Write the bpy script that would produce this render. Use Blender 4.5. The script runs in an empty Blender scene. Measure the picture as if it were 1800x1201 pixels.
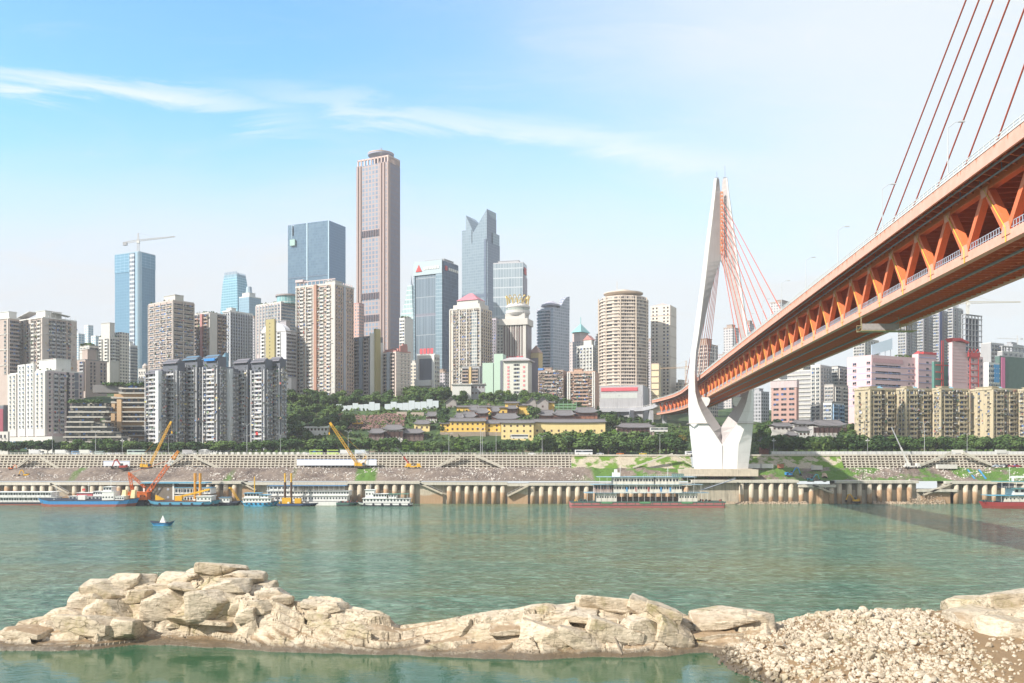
import bpy, math, random
import numpy as np
from mathutils import Vector, Matrix
R = math.radians
random.seed(7)
rng = np.random.default_rng(11)
S = bpy.context.scene
COL = S.collection

# ------------------------------------------------------------------ camera
cam_d = bpy.data.cameras.new('camera')
cam_d.sensor_width = 36.0
cam_d.lens = 32.0
cam_d.shift_y = (795 - 600.5) / 1800.0
cam_d.clip_start = 0.5
cam_d.clip_end = 40000
cam = bpy.data.objects.new('camera', cam_d)
cam.location = (0, 0, 30)
cam.rotation_euler = (R(90), 0, 0)
COL.objects.link(cam)
S.camera = cam
F = 1600.0
HAZE = 0.00014


def sx(px, Z): return (px - 900.0) / F * Z
def sz(py, Z): return 30.0 + (795.0 - py) / F * Z
def W(px, py, Z): return Vector((sx(px, Z), Z, sz(py, Z)))


# ------------------------------------------------------------------ light
SUN = Vector((-0.80, -0.52, 0.70)).normalized()
sun_d = bpy.data.lights.new('sun', 'SUN')
sun_d.energy = 4.4
sun_d.angle = R(0.55)
sun_d.color = (1.0, 0.94, 0.84)
sun_o = bpy.data.objects.new('sun', sun_d)
sun_o.rotation_euler = SUN.to_track_quat('Z', 'Y').to_euler()
sun_o.location = (-200, -200, 300)
COL.objects.link(sun_o)
S.view_settings.view_transform = 'Standard'
S.view_settings.look = 'None'
S.view_settings.gamma = 1
S.view_settings.exposure = 0.66


class NT:
    """tiny node-graph helper"""
    def __init__(s, nt): s.nt = nt
    def n(s, t, **kw):
        nd = s.nt.nodes.new(t)
        for k, v in kw.items(): setattr(nd, k, v)
        return nd
    def put(s, sock, v):
        if v is None: return
        if isinstance(v, (int, float)): sock.default_value = v
        elif isinstance(v, (tuple, list)):
            n = len(sock.default_value); v = tuple(v)
            sock.default_value = (v + (1.0,))[:n] if len(v) < n else v[:n]
        else: s.nt.links.new(v, sock)
    def m(s, op, a, b=None, c=None, clamp=False):
        nd = s.n('ShaderNodeMath', operation=op, use_clamp=clamp)
        s.put(nd.inputs[0], a); s.put(nd.inputs[1], b); s.put(nd.inputs[2], c)
        return nd.outputs[0]
    def vm(s, op, a, b=None, out=0):
        nd = s.n('ShaderNodeVectorMath', operation=op)
        s.put(nd.inputs[0], a); s.put(nd.inputs[1], b)
        return nd.outputs[out]
    def mix(s, f, a, b, bt='MIX'):
        nd = s.n('ShaderNodeMix', data_type='RGBA', blend_type=bt)
        s.put(nd.inputs[0], f); s.put(nd.inputs[6], a); s.put(nd.inputs[7], b)
        return nd.outputs[2]
    def noise(s, vec, scale, detail=3, rough=0.55, out=0, dist=0.0):
        nd = s.n('ShaderNodeTexNoise')
        s.put(nd.inputs['Vector'], vec); nd.inputs['Scale'].default_value = scale
        nd.inputs['Detail'].default_value = detail; nd.inputs['Roughness'].default_value = rough
        nd.inputs['Distortion'].default_value = dist
        return nd.outputs[out]
    def rng(s, v, a, b, c=0.0, d=1.0, smooth=False):
        nd = s.n('ShaderNodeMapRange', clamp=True)
        if smooth: nd.interpolation_type = 'SMOOTHSTEP'
        s.put(nd.inputs[0], v); s.put(nd.inputs[1], a); s.put(nd.inputs[2], b); s.put(nd.inputs[3], c); s.put(nd.inputs[4], d)
        return nd.outputs[0]
    def comb(s, x, y, z):
        nd = s.n('ShaderNodeCombineXYZ')
        s.put(nd.inputs[0], x); s.put(nd.inputs[1], y); s.put(nd.inputs[2], z)
        return nd.outputs[0]
    def sep(s, v):
        nd = s.n('ShaderNodeSeparateXYZ'); s.put(nd.inputs[0], v)
        return nd.outputs


world = bpy.data.worlds.new('World')
S.world = world
world.use_nodes = True
g = NT(world.node_tree)
bg = world.node_tree.nodes['Background']
sky = g.n('ShaderNodeTexSky', sky_type='NISHITA', sun_disc=False)
sky.sun_elevation = math.asin(SUN.z)
sky.sun_rotation = math.atan2(SUN.x, SUN.y)
sky.altitude = 200
sky.air_density = 1.0
sky.dust_density = 0.6
sky.ozone_density = 2.5
dirv = g.n('ShaderNodeTexCoord').outputs['Generated']
dx, dy, dz = g.sep(dirv)[:]
ysafe = g.m('MAXIMUM', g.m('ABSOLUTE', dy), 0.15)
uu = g.m('DIVIDE', dx, ysafe)
ww = g.m('DIVIDE', dz, ysafe)
cv = g.comb(uu, g.m('MULTIPLY', ww, 5.0), 0)
n1 = g.noise(cv, 3.6, 8, 0.66, dist=0.9)
n2 = g.noise(g.comb(g.m('ADD', uu, 3.7), g.m('MULTIPLY', ww, 3.4), 0), 2.1, 5, 0.6)


def band(u0, w0, u1, w1, th, fade):
    k = (w1 - w0) / (u1 - u0)
    line = g.m('ADD', g.m('MULTIPLY', g.m('SUBTRACT', uu, u0), k), w0)
    off = g.m('ABSOLUTE', g.m('SUBTRACT', g.m('ADD', ww, g.m('MULTIPLY', g.m('SUBTRACT', n1, 0.5), 0.10)), line))
    core = g.rng(off, th, 0.0, 0, 1, True)
    ends = g.m('MULTIPLY', g.rng(uu, u0 - fade, u0 + fade, 0, 1, True), g.rng(uu, u1 + fade, u1 - fade, 0, 1, True))
    return g.m('MULTIPLY', g.m('MULTIPLY', core, ends), g.rng(n1, 0.3, 0.6, 0.45, 1))


b1 = g.m('MULTIPLY', band(-0.60, 0.415, -0.28, 0.373, 0.022, 0.13), 0.85)
b2 = g.m('MULTIPLY', band(-0.27, 0.392, 0.20, 0.328, 0.026, 0.13), 0.5)
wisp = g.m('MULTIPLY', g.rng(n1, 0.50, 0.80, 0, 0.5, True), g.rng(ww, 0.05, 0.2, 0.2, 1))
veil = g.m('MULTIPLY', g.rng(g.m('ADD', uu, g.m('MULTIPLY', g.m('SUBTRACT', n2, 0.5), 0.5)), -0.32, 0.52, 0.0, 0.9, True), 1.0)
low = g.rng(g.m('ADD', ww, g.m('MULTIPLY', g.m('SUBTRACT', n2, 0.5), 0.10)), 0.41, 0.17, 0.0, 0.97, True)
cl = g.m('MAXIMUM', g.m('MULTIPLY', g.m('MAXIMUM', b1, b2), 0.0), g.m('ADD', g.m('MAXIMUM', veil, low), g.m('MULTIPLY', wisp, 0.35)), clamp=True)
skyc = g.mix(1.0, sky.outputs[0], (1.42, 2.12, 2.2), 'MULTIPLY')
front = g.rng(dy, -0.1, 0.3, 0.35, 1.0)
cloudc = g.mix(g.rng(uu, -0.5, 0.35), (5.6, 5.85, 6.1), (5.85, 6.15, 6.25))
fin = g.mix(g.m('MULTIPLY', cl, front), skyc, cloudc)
fin = g.mix(g.rng(dy, 0.15, -0.25, 0, .85), fin, (4.6, 4.35, 4.15))  # warm white added behind the camera as neutral fill light
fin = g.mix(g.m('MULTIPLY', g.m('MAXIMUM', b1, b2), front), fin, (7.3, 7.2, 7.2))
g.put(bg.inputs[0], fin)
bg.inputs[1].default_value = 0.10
S.cycles.volume_bounces = 0
S.cycles.max_bounces = 6
S.cycles.diffuse_bounces = 2
S.cycles.glossy_bounces = 2
S.cycles.transparent_max_bounces = 6
S.cycles.caustics_reflective = False
S.cycles.caustics_refractive = False

# ------------------------------------------------------------------ materials
MC = {}


def newmat(name):
    m = bpy.data.materials.new(name); m.use_nodes = True
    return m, NT(m.node_tree), m.node_tree.nodes['Principled BSDF']


def paint(col, rough=0.6, var=0.12, scale=0.6, metal=0.0, streak=0.0, spec=0.4):
    """plain weathered surface"""
    key = ('p', col, rough, var, scale, metal, streak)
    if key in MC: return MC[key]
    m, g, b = newmat('surface_%d' % len(MC))
    co = g.n('ShaderNodeTexCoord').outputs['Object']
    n = g.noise(co, scale, 4, 0.6)
    f = g.m('ADD', 1.0 - var, g.m('MULTIPLY', n, 2 * var))
    if streak:
        v = g.vm('MULTIPLY', co, (1.3, 1.3, 0.08))
        s_ = g.rng(g.noise(v, 1.0, 3, 0.6), 0.5, 0.75, 0, streak)
        f = g.m('MULTIPLY', f, g.m('SUBTRACT', 1.0, s_))
    c = g.mix(1.0, col + (1,), g.comb(f, f, f), 'MULTIPLY')
    g.put(b.inputs['Base Color'], c)
    b.inputs['Roughness'].default_value = rough
    b.inputs['Metallic'].default_value = metal
    b.inputs['Specular IOR Level'].default_value = spec
    MC[key] = m
    return m


def glassmat(dark=(0.03, 0.045, 0.06), light=(0.30, 0.33, 0.36), lf=0.3, accent=(0.05, 0.14, 0.40), af=0.04, cell=1.6):
    """window glass with curtains, blinds and clutter that differ from pane to pane"""
    key = ('g', dark, light, lf, accent, af, cell)
    if key in MC: return MC[key]
    m, g, b = newmat('glass_%d' % len(MC))
    pos = g.n('ShaderNodeNewGeometry').outputs['Position']
    q = g.vm('FLOOR', g.vm('MULTIPLY', pos, (1 / cell, 1 / cell, 1 / 1.5)))
    wn = g.n('ShaderNodeTexWhiteNoise', noise_dimensions='3D'); g.put(wn.inputs[0], q)
    r = wn.outputs[0]
    r2 = g.sep(wn.outputs[1])[1]
    c = g.mix(g.rng(r, 1 - lf, 1.0), dark + (1,), light + (1,))
    c = g.mix(g.rng(r2, 1 - af - 0.001, 1 - af), c, accent + (1,))
    g.put(b.inputs['Base Color'], c)
    b.inputs['Roughness'].default_value = 0.22
    b.inputs['Specular IOR Level'].default_value = 0.5
    MC[key] = m
    return m


def facade(glass, glass2, frame, bay=3.0, fh=3.0, fu=0.15, fz=0.25, metal=0.0, rough=0.25, band=0, bandc=None, u0=0.0, jitter=0.0, vert=None):
    """curtain wall or far window grid in the building's own coordinates"""
    key = ('f', glass, glass2, frame, bay, fh, fu, fz, metal, rough, band, bandc, u0, jitter, vert)
    if key in MC: return MC[key]
    m, g, b = newmat('facade_%d' % len(MC))
    x, y, z = g.sep(g.n('ShaderNodeTexCoord').outputs['Object'])[:]
    u = g.m('ADD', g.m('ADD', x, y), 500.0 + u0)
    ub = g.m('DIVIDE', u, bay); zb = g.m('DIVIDE', z, fh)
    mu = g.m('LESS_THAN', g.m('FRACT', ub), fu)
    mz = g.m('LESS_THAN', g.m('FRACT', zb), fz)
    fr = g.m('MAXIMUM', mu, mz)
    if vert:
        mv = g.m('LESS_THAN', g.m('FRACT', g.m('DIVIDE', u, vert[0])), vert[1])
        fr = g.m('MAXIMUM', fr, mv)
    wn = g.n('ShaderNodeTexWhiteNoise', noise_dimensions='3D')
    g.put(wn.inputs[0], g.comb(g.m('FLOOR', ub), g.m('FLOOR', zb), 3.3))
    nz = g.noise(g.comb(u, 0, z), 0.02, 2)
    t = g.m('ADD', g.m('MULTIPLY', wn.outputs[0], 0.6), g.m('MULTIPLY', nz, 0.4))
    if jitter: t = g.rng(wn.outputs[0], 1 - jitter, 1.0)
    c = g.mix(t, glass + (1,), glass2 + (1,))
    c = g.mix(fr, c, frame + (1,))
    if band:
        mb_ = g.m('LESS_THAN', g.m('FRACT', g.m('DIVIDE', z, band)), 3.2 / band)
        c = g.mix(mb_, c, bandc + (1,))
    g.put(b.inputs['Base Color'], c)
    g.put(b.inputs['Roughness'], g.m('ADD', rough, g.m('MULTIPLY', fr, 0.35)))
    b.inputs['Metallic'].default_value = metal
    MC[key] = m
    return m


# ------------------------------------------------------------------ mesh builder
QB = [(0, 3, 2, 1), (4, 5, 6, 7), (0, 1, 5, 4), (1, 2, 6, 5), (2, 3, 7, 6), (3, 0, 4, 7)]


class MB:
    def __init__(s): s.v = []; s.f = []; s.m = []
    def pts(s, P, Fc, mi=0):
        o = len(s.v); s.v.extend([tuple(p) for p in P])
        for f in Fc: s.f.append(tuple(i + o for i in f)); s.m.append(mi)
    def box(s, x0, x1, y0, y1, z0, z1, mi=0):
        if x1 < x0: x0, x1 = x1, x0
        if y1 < y0: y0, y1 = y1, y0
        s.pts([(x0, y0, z0), (x1, y0, z0), (x1, y1, z0), (x0, y1, z0), (x0, y0, z1), (x1, y0, z1), (x1, y1, z1), (x0, y1, z1)], QB, mi)
    def beam(s, p, q, w, h, mi=0, up=(0, 0, 1)):
        p = Vector(p); q = Vector(q); d = (q - p)
        if d.length < 1e-6: return
        d.normalize(); up = Vector(up)
        sd = d.cross(up)
        if sd.length < 1e-3: sd = d.cross(Vector((1, 0, 0)))
        sd.normalize(); u2 = sd.cross(d).normalized()
        a = sd * (w / 2); b = u2 * (h / 2)
        s.pts([p - a - b, p + a - b, q + a - b, q - a - b, p - a + b, p + a + b, q + a + b, q - a + b], QB, mi)
    def tube(s, p, q, r, n=6, mi=0, r2=None, cap=True):
        p = Vector(p); q = Vector(q); d = (q - p).normalized(); r2 = r if r2 is None else r2
        a = d.cross(Vector((0, 0, 1)))
        if a.length < 1e-3: a = Vector((1, 0, 0))
        a.normalize(); b = d.cross(a)
        P = []
        for c, rr in ((p, r), (q, r2)):
            for i in range(n):
                t = 2 * math.pi * i / n
                P.append(c + a * (rr * math.cos(t)) + b * (rr * math.sin(t)))
        Fc = [(i, (i + 1) % n, n + (i + 1) % n, n + i) for i in range(n)]
        if cap: Fc += [tuple(range(n))[::-1], tuple(range(n, 2 * n))]
        s.pts(P, Fc, mi)
    def prism(s, poly, z0, z1, mi=0, top=None):
        n = len(poly); top = top or poly
        P = [(x, y, z0) for x, y in poly] + [(x, y, z1) for x, y in top]
        Fc = [(i, (i + 1) % n, n + (i + 1) % n, n + i) for i in range(n)] + [tuple(range(n))[::-1], tuple(range(n, 2 * n))]
        s.pts(P, Fc, mi)
    def loft(s, rings, mi=0, caps=True):
        n = len(rings[0]); P = [p for r in rings for p in r]; Fc = []
        for k in range(len(rings) - 1):
            for i in range(n):
                j = (i + 1) % n
                Fc.append((k * n + i, k * n + j, (k + 1) * n + j, (k + 1) * n + i))
        if caps: Fc += [tuple(range(n))[::-1], tuple(range((len(rings) - 1) * n, len(rings) * n))]
        s.pts(P, Fc, mi)
    def lattice(s, p, q, w, step, r=0.07, mi=0, w2=None):
        p = Vector(p); q = Vector(q); L = (q - p).length; d = (q - p).normalized(); w2 = w if w2 is None else w2
        a = d.cross(Vector((0, 0, 1)))
        if a.length < 1e-3: a = Vector((1, 0, 0))
        a.normalize(); b = d.cross(a).normalized()
        n = max(2, int(L / step)); cs = [(1, 1), (1, -1), (-1, -1), (-1, 1)]
        def pt(i, k):
            t = i / n; ww_ = (w + (w2 - w) * t) / 2
            return p + d * (L * t) + a * (cs[k][0] * ww_) + b * (cs[k][1] * ww_)
        for k in range(4): s.tube(pt(0, k), pt(n, k), r, 4, mi, cap=False)
        for i in range(n):
            for k in range(4):
                s.tube(pt(i, k), pt(i + 1, (k + 1) % 4), r * 0.7, 3, mi, cap=False)
    def build(s, name, mats, parent=None, smooth=False, off=None):
        me = bpy.data.meshes.new(name)
        v = s.v
        if off is not None: v = [(x - off[0], y - off[1], z - off[2]) for x, y, z in v]
        me.from_pydata(v, [], s.f)
        if not isinstance(mats, (list, tuple)): mats = [mats]
        for m in mats: me.materials.append(m)
        if len(mats) > 1: me.polygons.foreach_set('material_index', s.m)
        if smooth: me.polygons.foreach_set('use_smooth', [True] * len(s.f))
        me.update()
        o = bpy.data.objects.new(name, me); COL.objects.link(o)
        if parent: o.parent = parent
        return o


def npmesh(name, V, Q, mats, mi=None, parent=None, smooth=False):
    me = bpy.data.meshes.new(name)
    V = np.asarray(V, np.float32); Q = np.asarray(Q, np.int32)
    me.vertices.add(len(V)); me.vertices.foreach_set('co', V.ravel())
    k = Q.shape[1]
    me.loops.add(Q.size); me.loops.foreach_set('vertex_index', Q.ravel())
    me.polygons.add(len(Q)); me.polygons.foreach_set('loop_start', np.arange(0, Q.size, k, dtype=np.int32))
    if not isinstance(mats, (list, tuple)): mats = [mats]
    for m in mats: me.materials.append(m)
    if mi is not None: me.polygons.foreach_set('material_index', np.asarray(mi, np.int32))
    me.polygons.foreach_set('use_smooth', np.full(len(Q), smooth))
    me.update(calc_edges=True)
    o = bpy.data.objects.new(name, me); COL.objects.link(o)
    if parent: o.parent = parent
    return o


def tag(o, label=None, cat=None, group=None, kind=None):
    if label: o['label'] = label
    if cat: o['category'] = cat
    if group: o['group'] = group
    if kind: o['kind'] = kind
    return o


def thing(name, label, cat, loc=(0, 0, 0), rz=0.0, group=None):
    o = bpy.data.objects.new(name, None); COL.objects.link(o)
    o.empty_display_size = 1
    o.location = loc; o.rotation_euler = (0, 0, rz)
    return tag(o, label, cat, group)


def copy_tree(src, loc, rz=0.0, scale=None, label=None, group=None):
    r = src.copy(); COL.objects.link(r); r.location = loc; r.rotation_euler = (0, 0, rz)
    if scale: r.scale = scale
    if label: r['label'] = label
    if group: r['group'] = group
    for ch in KIDS.get(src.name, []):
        c = ch.copy(); COL.objects.link(c); c.parent = r
        for gch in KIDS.get(ch.name, []):
            d = gch.copy(); COL.objects.link(d); d.parent = c
    return r


KIDS = {}


def note_kids(root):
    bpy.context.view_layer.update()
    for o in root.children:
        KIDS.setdefault(root.name, []).append(o)
        for c in o.children: KIDS.setdefault(o.name, []).append(c)


# ------------------------------------------------------------------ numpy noise
def vnoise(x, y, seed=0):
    xi = np.floor(x).astype(np.int64); yi = np.floor(y).astype(np.int64)
    xf = x - xi; yf = y - yi
    xf = xf * xf * (3 - 2 * xf); yf = yf * yf * (3 - 2 * yf)
    def h(a, b):
        n = (a * 374761393 + b * 668265263 + seed * 1442695041) & 0xffffffff
        n = ((n ^ (n >> 13)) * 1274126177) & 0xffffffff
        return ((n ^ (n >> 16)) & 0xffff) / 65535.0
    a = h(xi, yi); b = h(xi + 1, yi); c = h(xi, yi + 1); d = h(xi + 1, yi + 1)
    return (a * (1 - xf) + b * xf) * (1 - yf) + (c * (1 - xf) + d * xf) * yf


def fbm(x, y, seed=0, oct=4, g_=0.5):
    s_ = 0; a = 1; t = 0
    for i in range(oct):
        s_ = s_ + a * vnoise(x * 2 ** i, y * 2 ** i, seed + i * 7); t += a; a *= g_
    return s_ / t


def voro(x, y, seed=0):
    """nearest cell: F2-F1, cell id randoms (3), offset to the cell centre"""
    xi = np.floor(x).astype(np.int64); yi = np.floor(y).astype(np.int64)
    f1 = np.full(x.shape, 9.0); f2 = np.full(x.shape, 9.0)
    cx = np.zeros(x.shape); cy = np.zeros(x.shape); r0 = np.zeros(x.shape); r1 = np.zeros(x.shape); r2 = np.zeros(x.shape)
    def h(a, b, k):
        n = (a * 374761393 + b * 668265263 + (seed * 31 + k) * 1442695041) & 0xffffffff
        n = ((n ^ (n >> 13)) * 1274126177) & 0xffffffff
        n = ((n ^ (n >> 15)) * 2246822519) & 0xffffffff
        return ((n ^ (n >> 16)) & 0xffff) / 65535.0
    for a in (-1, 0, 1):
        for b in (-1, 0, 1):
            px_ = xi + a + 0.1 + 0.8 * h(xi + a, yi + b, 1); py_ = yi + b + 0.1 + 0.8 * h(xi + a, yi + b, 2)
            d = np.hypot(px_ - x, py_ - y)
            nr = d < f1
            f2 = np.where(nr, f1, np.minimum(f2, d))
            cx = np.where(nr, px_, cx); cy = np.where(nr, py_, cy)
            r0 = np.where(nr, h(xi + a, yi + b, 3), r0); r1 = np.where(nr, h(xi + a, yi + b, 4), r1); r2 = np.where(nr, h(xi + a, yi + b, 5), r2)
            f1 = np.where(nr, d, f1)
    return f2 - f1, r0, r1, r2, x - cx, y - cy


# ------------------------------------------------------------------ terrain
TY = [540, 562, 604, 620, 640, 660, 690, 720, 750, 800, 900, 1100, 1500, 2500, 6000]
TZ = [19.5, 28.2, 28.2, 30, 36, 45, 56, 65, 73, 79, 90, 104, 108, 80, 60]


def zg(X, Y):
    z = np.interp(Y, TY, TZ)
    rt = np.clip((np.asarray(X) - 30) / 60.0, 0, 1)
    z = z - rt * np.clip((Y - 620) / 120.0, 0, 1) * 24
    lf = np.clip((-120 - np.asarray(X)) / 80.0, 0, 1)
    z = z - lf * np.clip((np.asarray(Y) - 605) / 40.0, 0, 1) * 7 * (np.asarray(Y) < 720)
    n = (fbm(np.asarray(X) / 38.0 + 50, np.asarray(Y) / 38.0 + 9, 3) - 0.5) * 9
    return z + n * np.clip((Y - 606) / 40.0, 0, 1)


def zg1(x, y): return float(zg(np.array([float(x)]), np.array([float(y)]))[0])


def groundmat():
    m, g, b = newmat('hill_ground')
    co = g.n('ShaderNodeNewGeometry').outputs['Position']
    n = g.noise(co, 0.05, 5, 0.6); nn = g.noise(co, 0.5, 4, 0.6)
    c = g.mix(g.rng(n, 0.42, 0.58), (0.03, 0.06, 0.018, 1), (0.065, 0.115, 0.03, 1))
    c = g.mix(g.rng(nn, 0.55, 0.75), c, (0.025, 0.04, 0.015, 1))
    c = g.mix(g.rng(n, 0.60, 0.66), c, (0.22, 0.15, 0.11, 1))
    g.put(b.inputs['Base Color'], c); b.inputs['Roughness'].default_value = 0.95
    return m


def grid_mesh(xs, ys, zf, name, mat, smooth=True):
    X, Y = np.meshgrid(xs, ys); Zz = zf(X, Y)
    V = np.stack([X, Y, Zz], -1).reshape(-1, 3)
    nx = len(xs); ny = len(ys)
    i = np.arange(ny - 1)[:, None] * nx + np.arange(nx - 1)[None, :]
    Q = np.stack([i, i + 1, i + nx + 1, i + nx], -1).reshape(-1, 4)
    return npmesh(name, V, Q, mat, smooth=smooth)


GM = groundmat()
xs = np.concatenate([np.linspace(-3600, -700, 12), np.arange(-690, 900, 7.0), np.linspace(910, 3600, 12)])
ys = np.concatenate([np.arange(564.5, 830, 5.0), np.linspace(840, 1500, 40), np.linspace(1600, 3600, 10)])


def zhill(X, Y):
    z = zg(X, Y)
    # low range of wooded hills far behind the right bank
    z = z + 255 * np.exp(-((X - 1560) / 420.0) ** 2 - ((Y - 2700) / 350.0) ** 2)
    return z


tag(grid_mesh(xs, ys, zhill, 'hill', GM), kind='structure')

# road on the embankment
rd = MB(); rd.box(-700, 900, 565.5, 603.5, 27.0, 28.25)
tag(rd.build('road', paint((0.16, 0.155, 0.15), 0.9, 0.2, 0.2)), kind='structure')

# ------------------------------------------------------------------ water
m, g, b = newmat('river_water')
co = g.n('ShaderNodeNewGeometry').outputs['Position']
x_, y_, z_ = g.sep(co)[:]
calm = g.rng(g.m('ADD', y_, g.m('MULTIPLY', g.noise(co, 0.05, 2), 12.0)), 138, 162, 0.0, 1.0, True)
big = g.noise(g.vm('MULTIPLY', co, (0.5, 1.0, 1)), 0.012, 4, 0.6)
pat = g.noise(g.vm('MULTIPLY', co, (0.22, 1.0, 1)), 0.06, 4, 0.65)
w0 = g.noise(g.vm('MULTIPLY', co, (0.60, 1.0, 1)), 0.17, 4, 0.62, dist=0.6)
w1 = g.noise(g.vm('MULTIPLY', co, (0.60, 1.0, 1)), 0.42, 5, 0.68, dist=0.6)
w2 = g.noise(g.vm('MULTIPLY', co, (0.7, 1.0, 1)), 1.5, 3, 0.6)
hgt = g.m('ADD', g.m('ADD', g.m('MULTIPLY', w0, 2.4), g.m('MULTIPLY', w1, 1.4)), g.m('MULTIPLY', w2, 0.35))
strg = g.m('ADD', 0.022, g.m('MULTIPLY', calm, g.rng(pat, 0.35, 0.65, 0.6, 1.0)), clamp=True)
bp = g.n('ShaderNodeBump')
g.put(bp.inputs['Strength'], strg); bp.inputs['Distance'].default_value = 1.5
g.put(bp.inputs['Height'], hgt)
c = g.mix(g.rng(big, 0.44, 0.56), (0.050, 0.145, 0.092, 1), (0.120, 0.155, 0.066, 1))
w3 = g.noise(g.vm('MULTIPLY', co, (0.55, 1.0, 1)), 0.95, 4, 0.7, dist=0.4)
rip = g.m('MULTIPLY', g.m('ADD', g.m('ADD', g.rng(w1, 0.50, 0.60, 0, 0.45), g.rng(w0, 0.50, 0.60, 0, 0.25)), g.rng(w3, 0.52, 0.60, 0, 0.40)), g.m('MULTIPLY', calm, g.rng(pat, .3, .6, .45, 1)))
c = g.mix(rip, c, (0.32, 0.48, 0.36, 1))  # light ripple glints painted into the water colour
c = g.mix(g.m('MULTIPLY', g.rng(w3, .46, .36, 0, .7), calm), c, (0.022, 0.065, 0.035, 1))  # dark faces of the ripples painted in as well
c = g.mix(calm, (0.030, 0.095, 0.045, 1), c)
g.put(b.inputs['Base Color'], c)
g.put(b.inputs['Roughness'], g.rng(calm, 0, 1, 0.03, 0.10))
b.inputs['IOR'].default_value = 1.33
g.put(b.inputs['Normal'], bp.outputs[0])
wm = MB(); wm.pts([(-3600, -400, 0), (3600, -400, 0), (3600, 545, 0), (-3600, 545, 0)], [(0, 1, 2, 3)])
tag(wm.build('water', m), kind='structure')
import bmesh

# ------------------------------------------------------------------ foreground rocks
TOPL = [(-260, 1128), (-120, 1116), (0, 1109), (33, 1093), (63, 1083), (97, 1075), (133, 1050), (150, 1038), (167, 1027), (193, 1021), (213, 1009), (245, 1009), (300, 1014),
        (347, 1001), (368, 991), (400, 999), (433, 1012), (457, 1027), (493, 1036), (510, 1057), (533, 1055), (563, 1046), (600, 1054),
        (620, 1066), (667, 1075), (708, 1099), (730, 1097), (767, 1091), (857, 1076), (933, 1063), (983, 1061), (1060, 1046), (1110, 1068),
        (1133, 1054), (1165, 1062), (1200, 1079), (1213, 1084), (1300, 1069), (1347, 1076), (1356, 1092), (1400, 1100)]
FRT = [(-260, 1150), (0, 1144), (100, 1143), (170, 1140), (240, 1133), (300, 1133), (400, 1139), (500, 1147), (600, 1148), (700, 1151), (800, 1156),
       (930, 1159), (1050, 1155), (1160, 1153), (1240, 1146), (1300, 1150), (1400, 1150)]
DEP = [(-260, 5), (0, 7), (100, 9), (170, 12), (240, 13), (368, 14), (460, 12), (520, 11), (560, 11), (708, 9), (800, 11), (933, 13), (1100, 14), (1250, 11), (1356, 12), (1400, 9)]


def curve(T, x): return np.interp(x, [p[0] for p in T], [p[1] for p in T])


def frac_rock(X, Y, seed, amp, dip=0.0):
    """blocky fractured bedrock relief: tilted plates parted by deep narrow joints"""
    wx = X + 1.2 * (fbm(X / 5, Y / 5, seed + 1) - .5); wy = Y + 1.2 * (fbm(X / 5, Y / 5, seed + 2) - .5)
    ux_ = wx + wy * .35; vy_ = wy + wx * dip
    e1, a1, b1_, c1, dx1, dy1 = voro(ux_ / 8.5, vy_ / 3.2, seed)
    e2, a2, b2_, c2, dx2, dy2 = voro(ux_ / 3.4, vy_ / 1.3, seed + 5)
    e3, a3, b3_, c3, dx3, dy3 = voro(wx / 1.1, wy / 0.7, seed + 9)
    h = amp * (1.9 * (a1 - .5) + 2.5 * (b1_ - .3) * dx1 + 2.6 * (c1 - .3) * dy1)
    h += amp * (0.55 * (a2 - .5) + .7 * (b2_ - .4) * dx2 + .8 * (c2 - .4) * dy2) * (a1 > .30)
    h += amp * 0.07 * ((a3 - .5) + 1.0 * (b3_ - .5) * dx3) * (fbm(X / 4, Y / 4, seed + 30) > .45)
    h -= amp * 1.4 * np.clip(1 - e1 / 0.06, 0, 1) + amp * 0.8 * np.clip(1 - e2 / 0.08, 0, 1) * (a2 > .45) * (a1 > .30)
    h += 0.12 * (fbm(X / 0.9, Y / 0.9, seed + 20) - .5) + 0.35 * amp * (fbm(X / 3, Y / 3, seed + 21) - .5)
    return h


def strata(z, X, Y, k, hard, dip=0.10):
    """soft and hard beds: ledges along tilted bedding planes of uneven thickness"""
    q = z + dip * X + 0.06 * Y + 0.9 * (fbm(X / 11, Y / 9, 77) - .5)
    t = q * k + .8 * (vnoise(q * k * .55 + 9, q * 0 + 2.5, 78) - .5)
    fr = t - np.floor(t)
    st = np.floor(t) + np.clip((fr - .35) / .22, 0, 1)
    return z + hard * np.clip((fbm(X / 6, Y / 6, 79) - .30) * 2.6, 0, 1) * (st - t) / k


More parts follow.
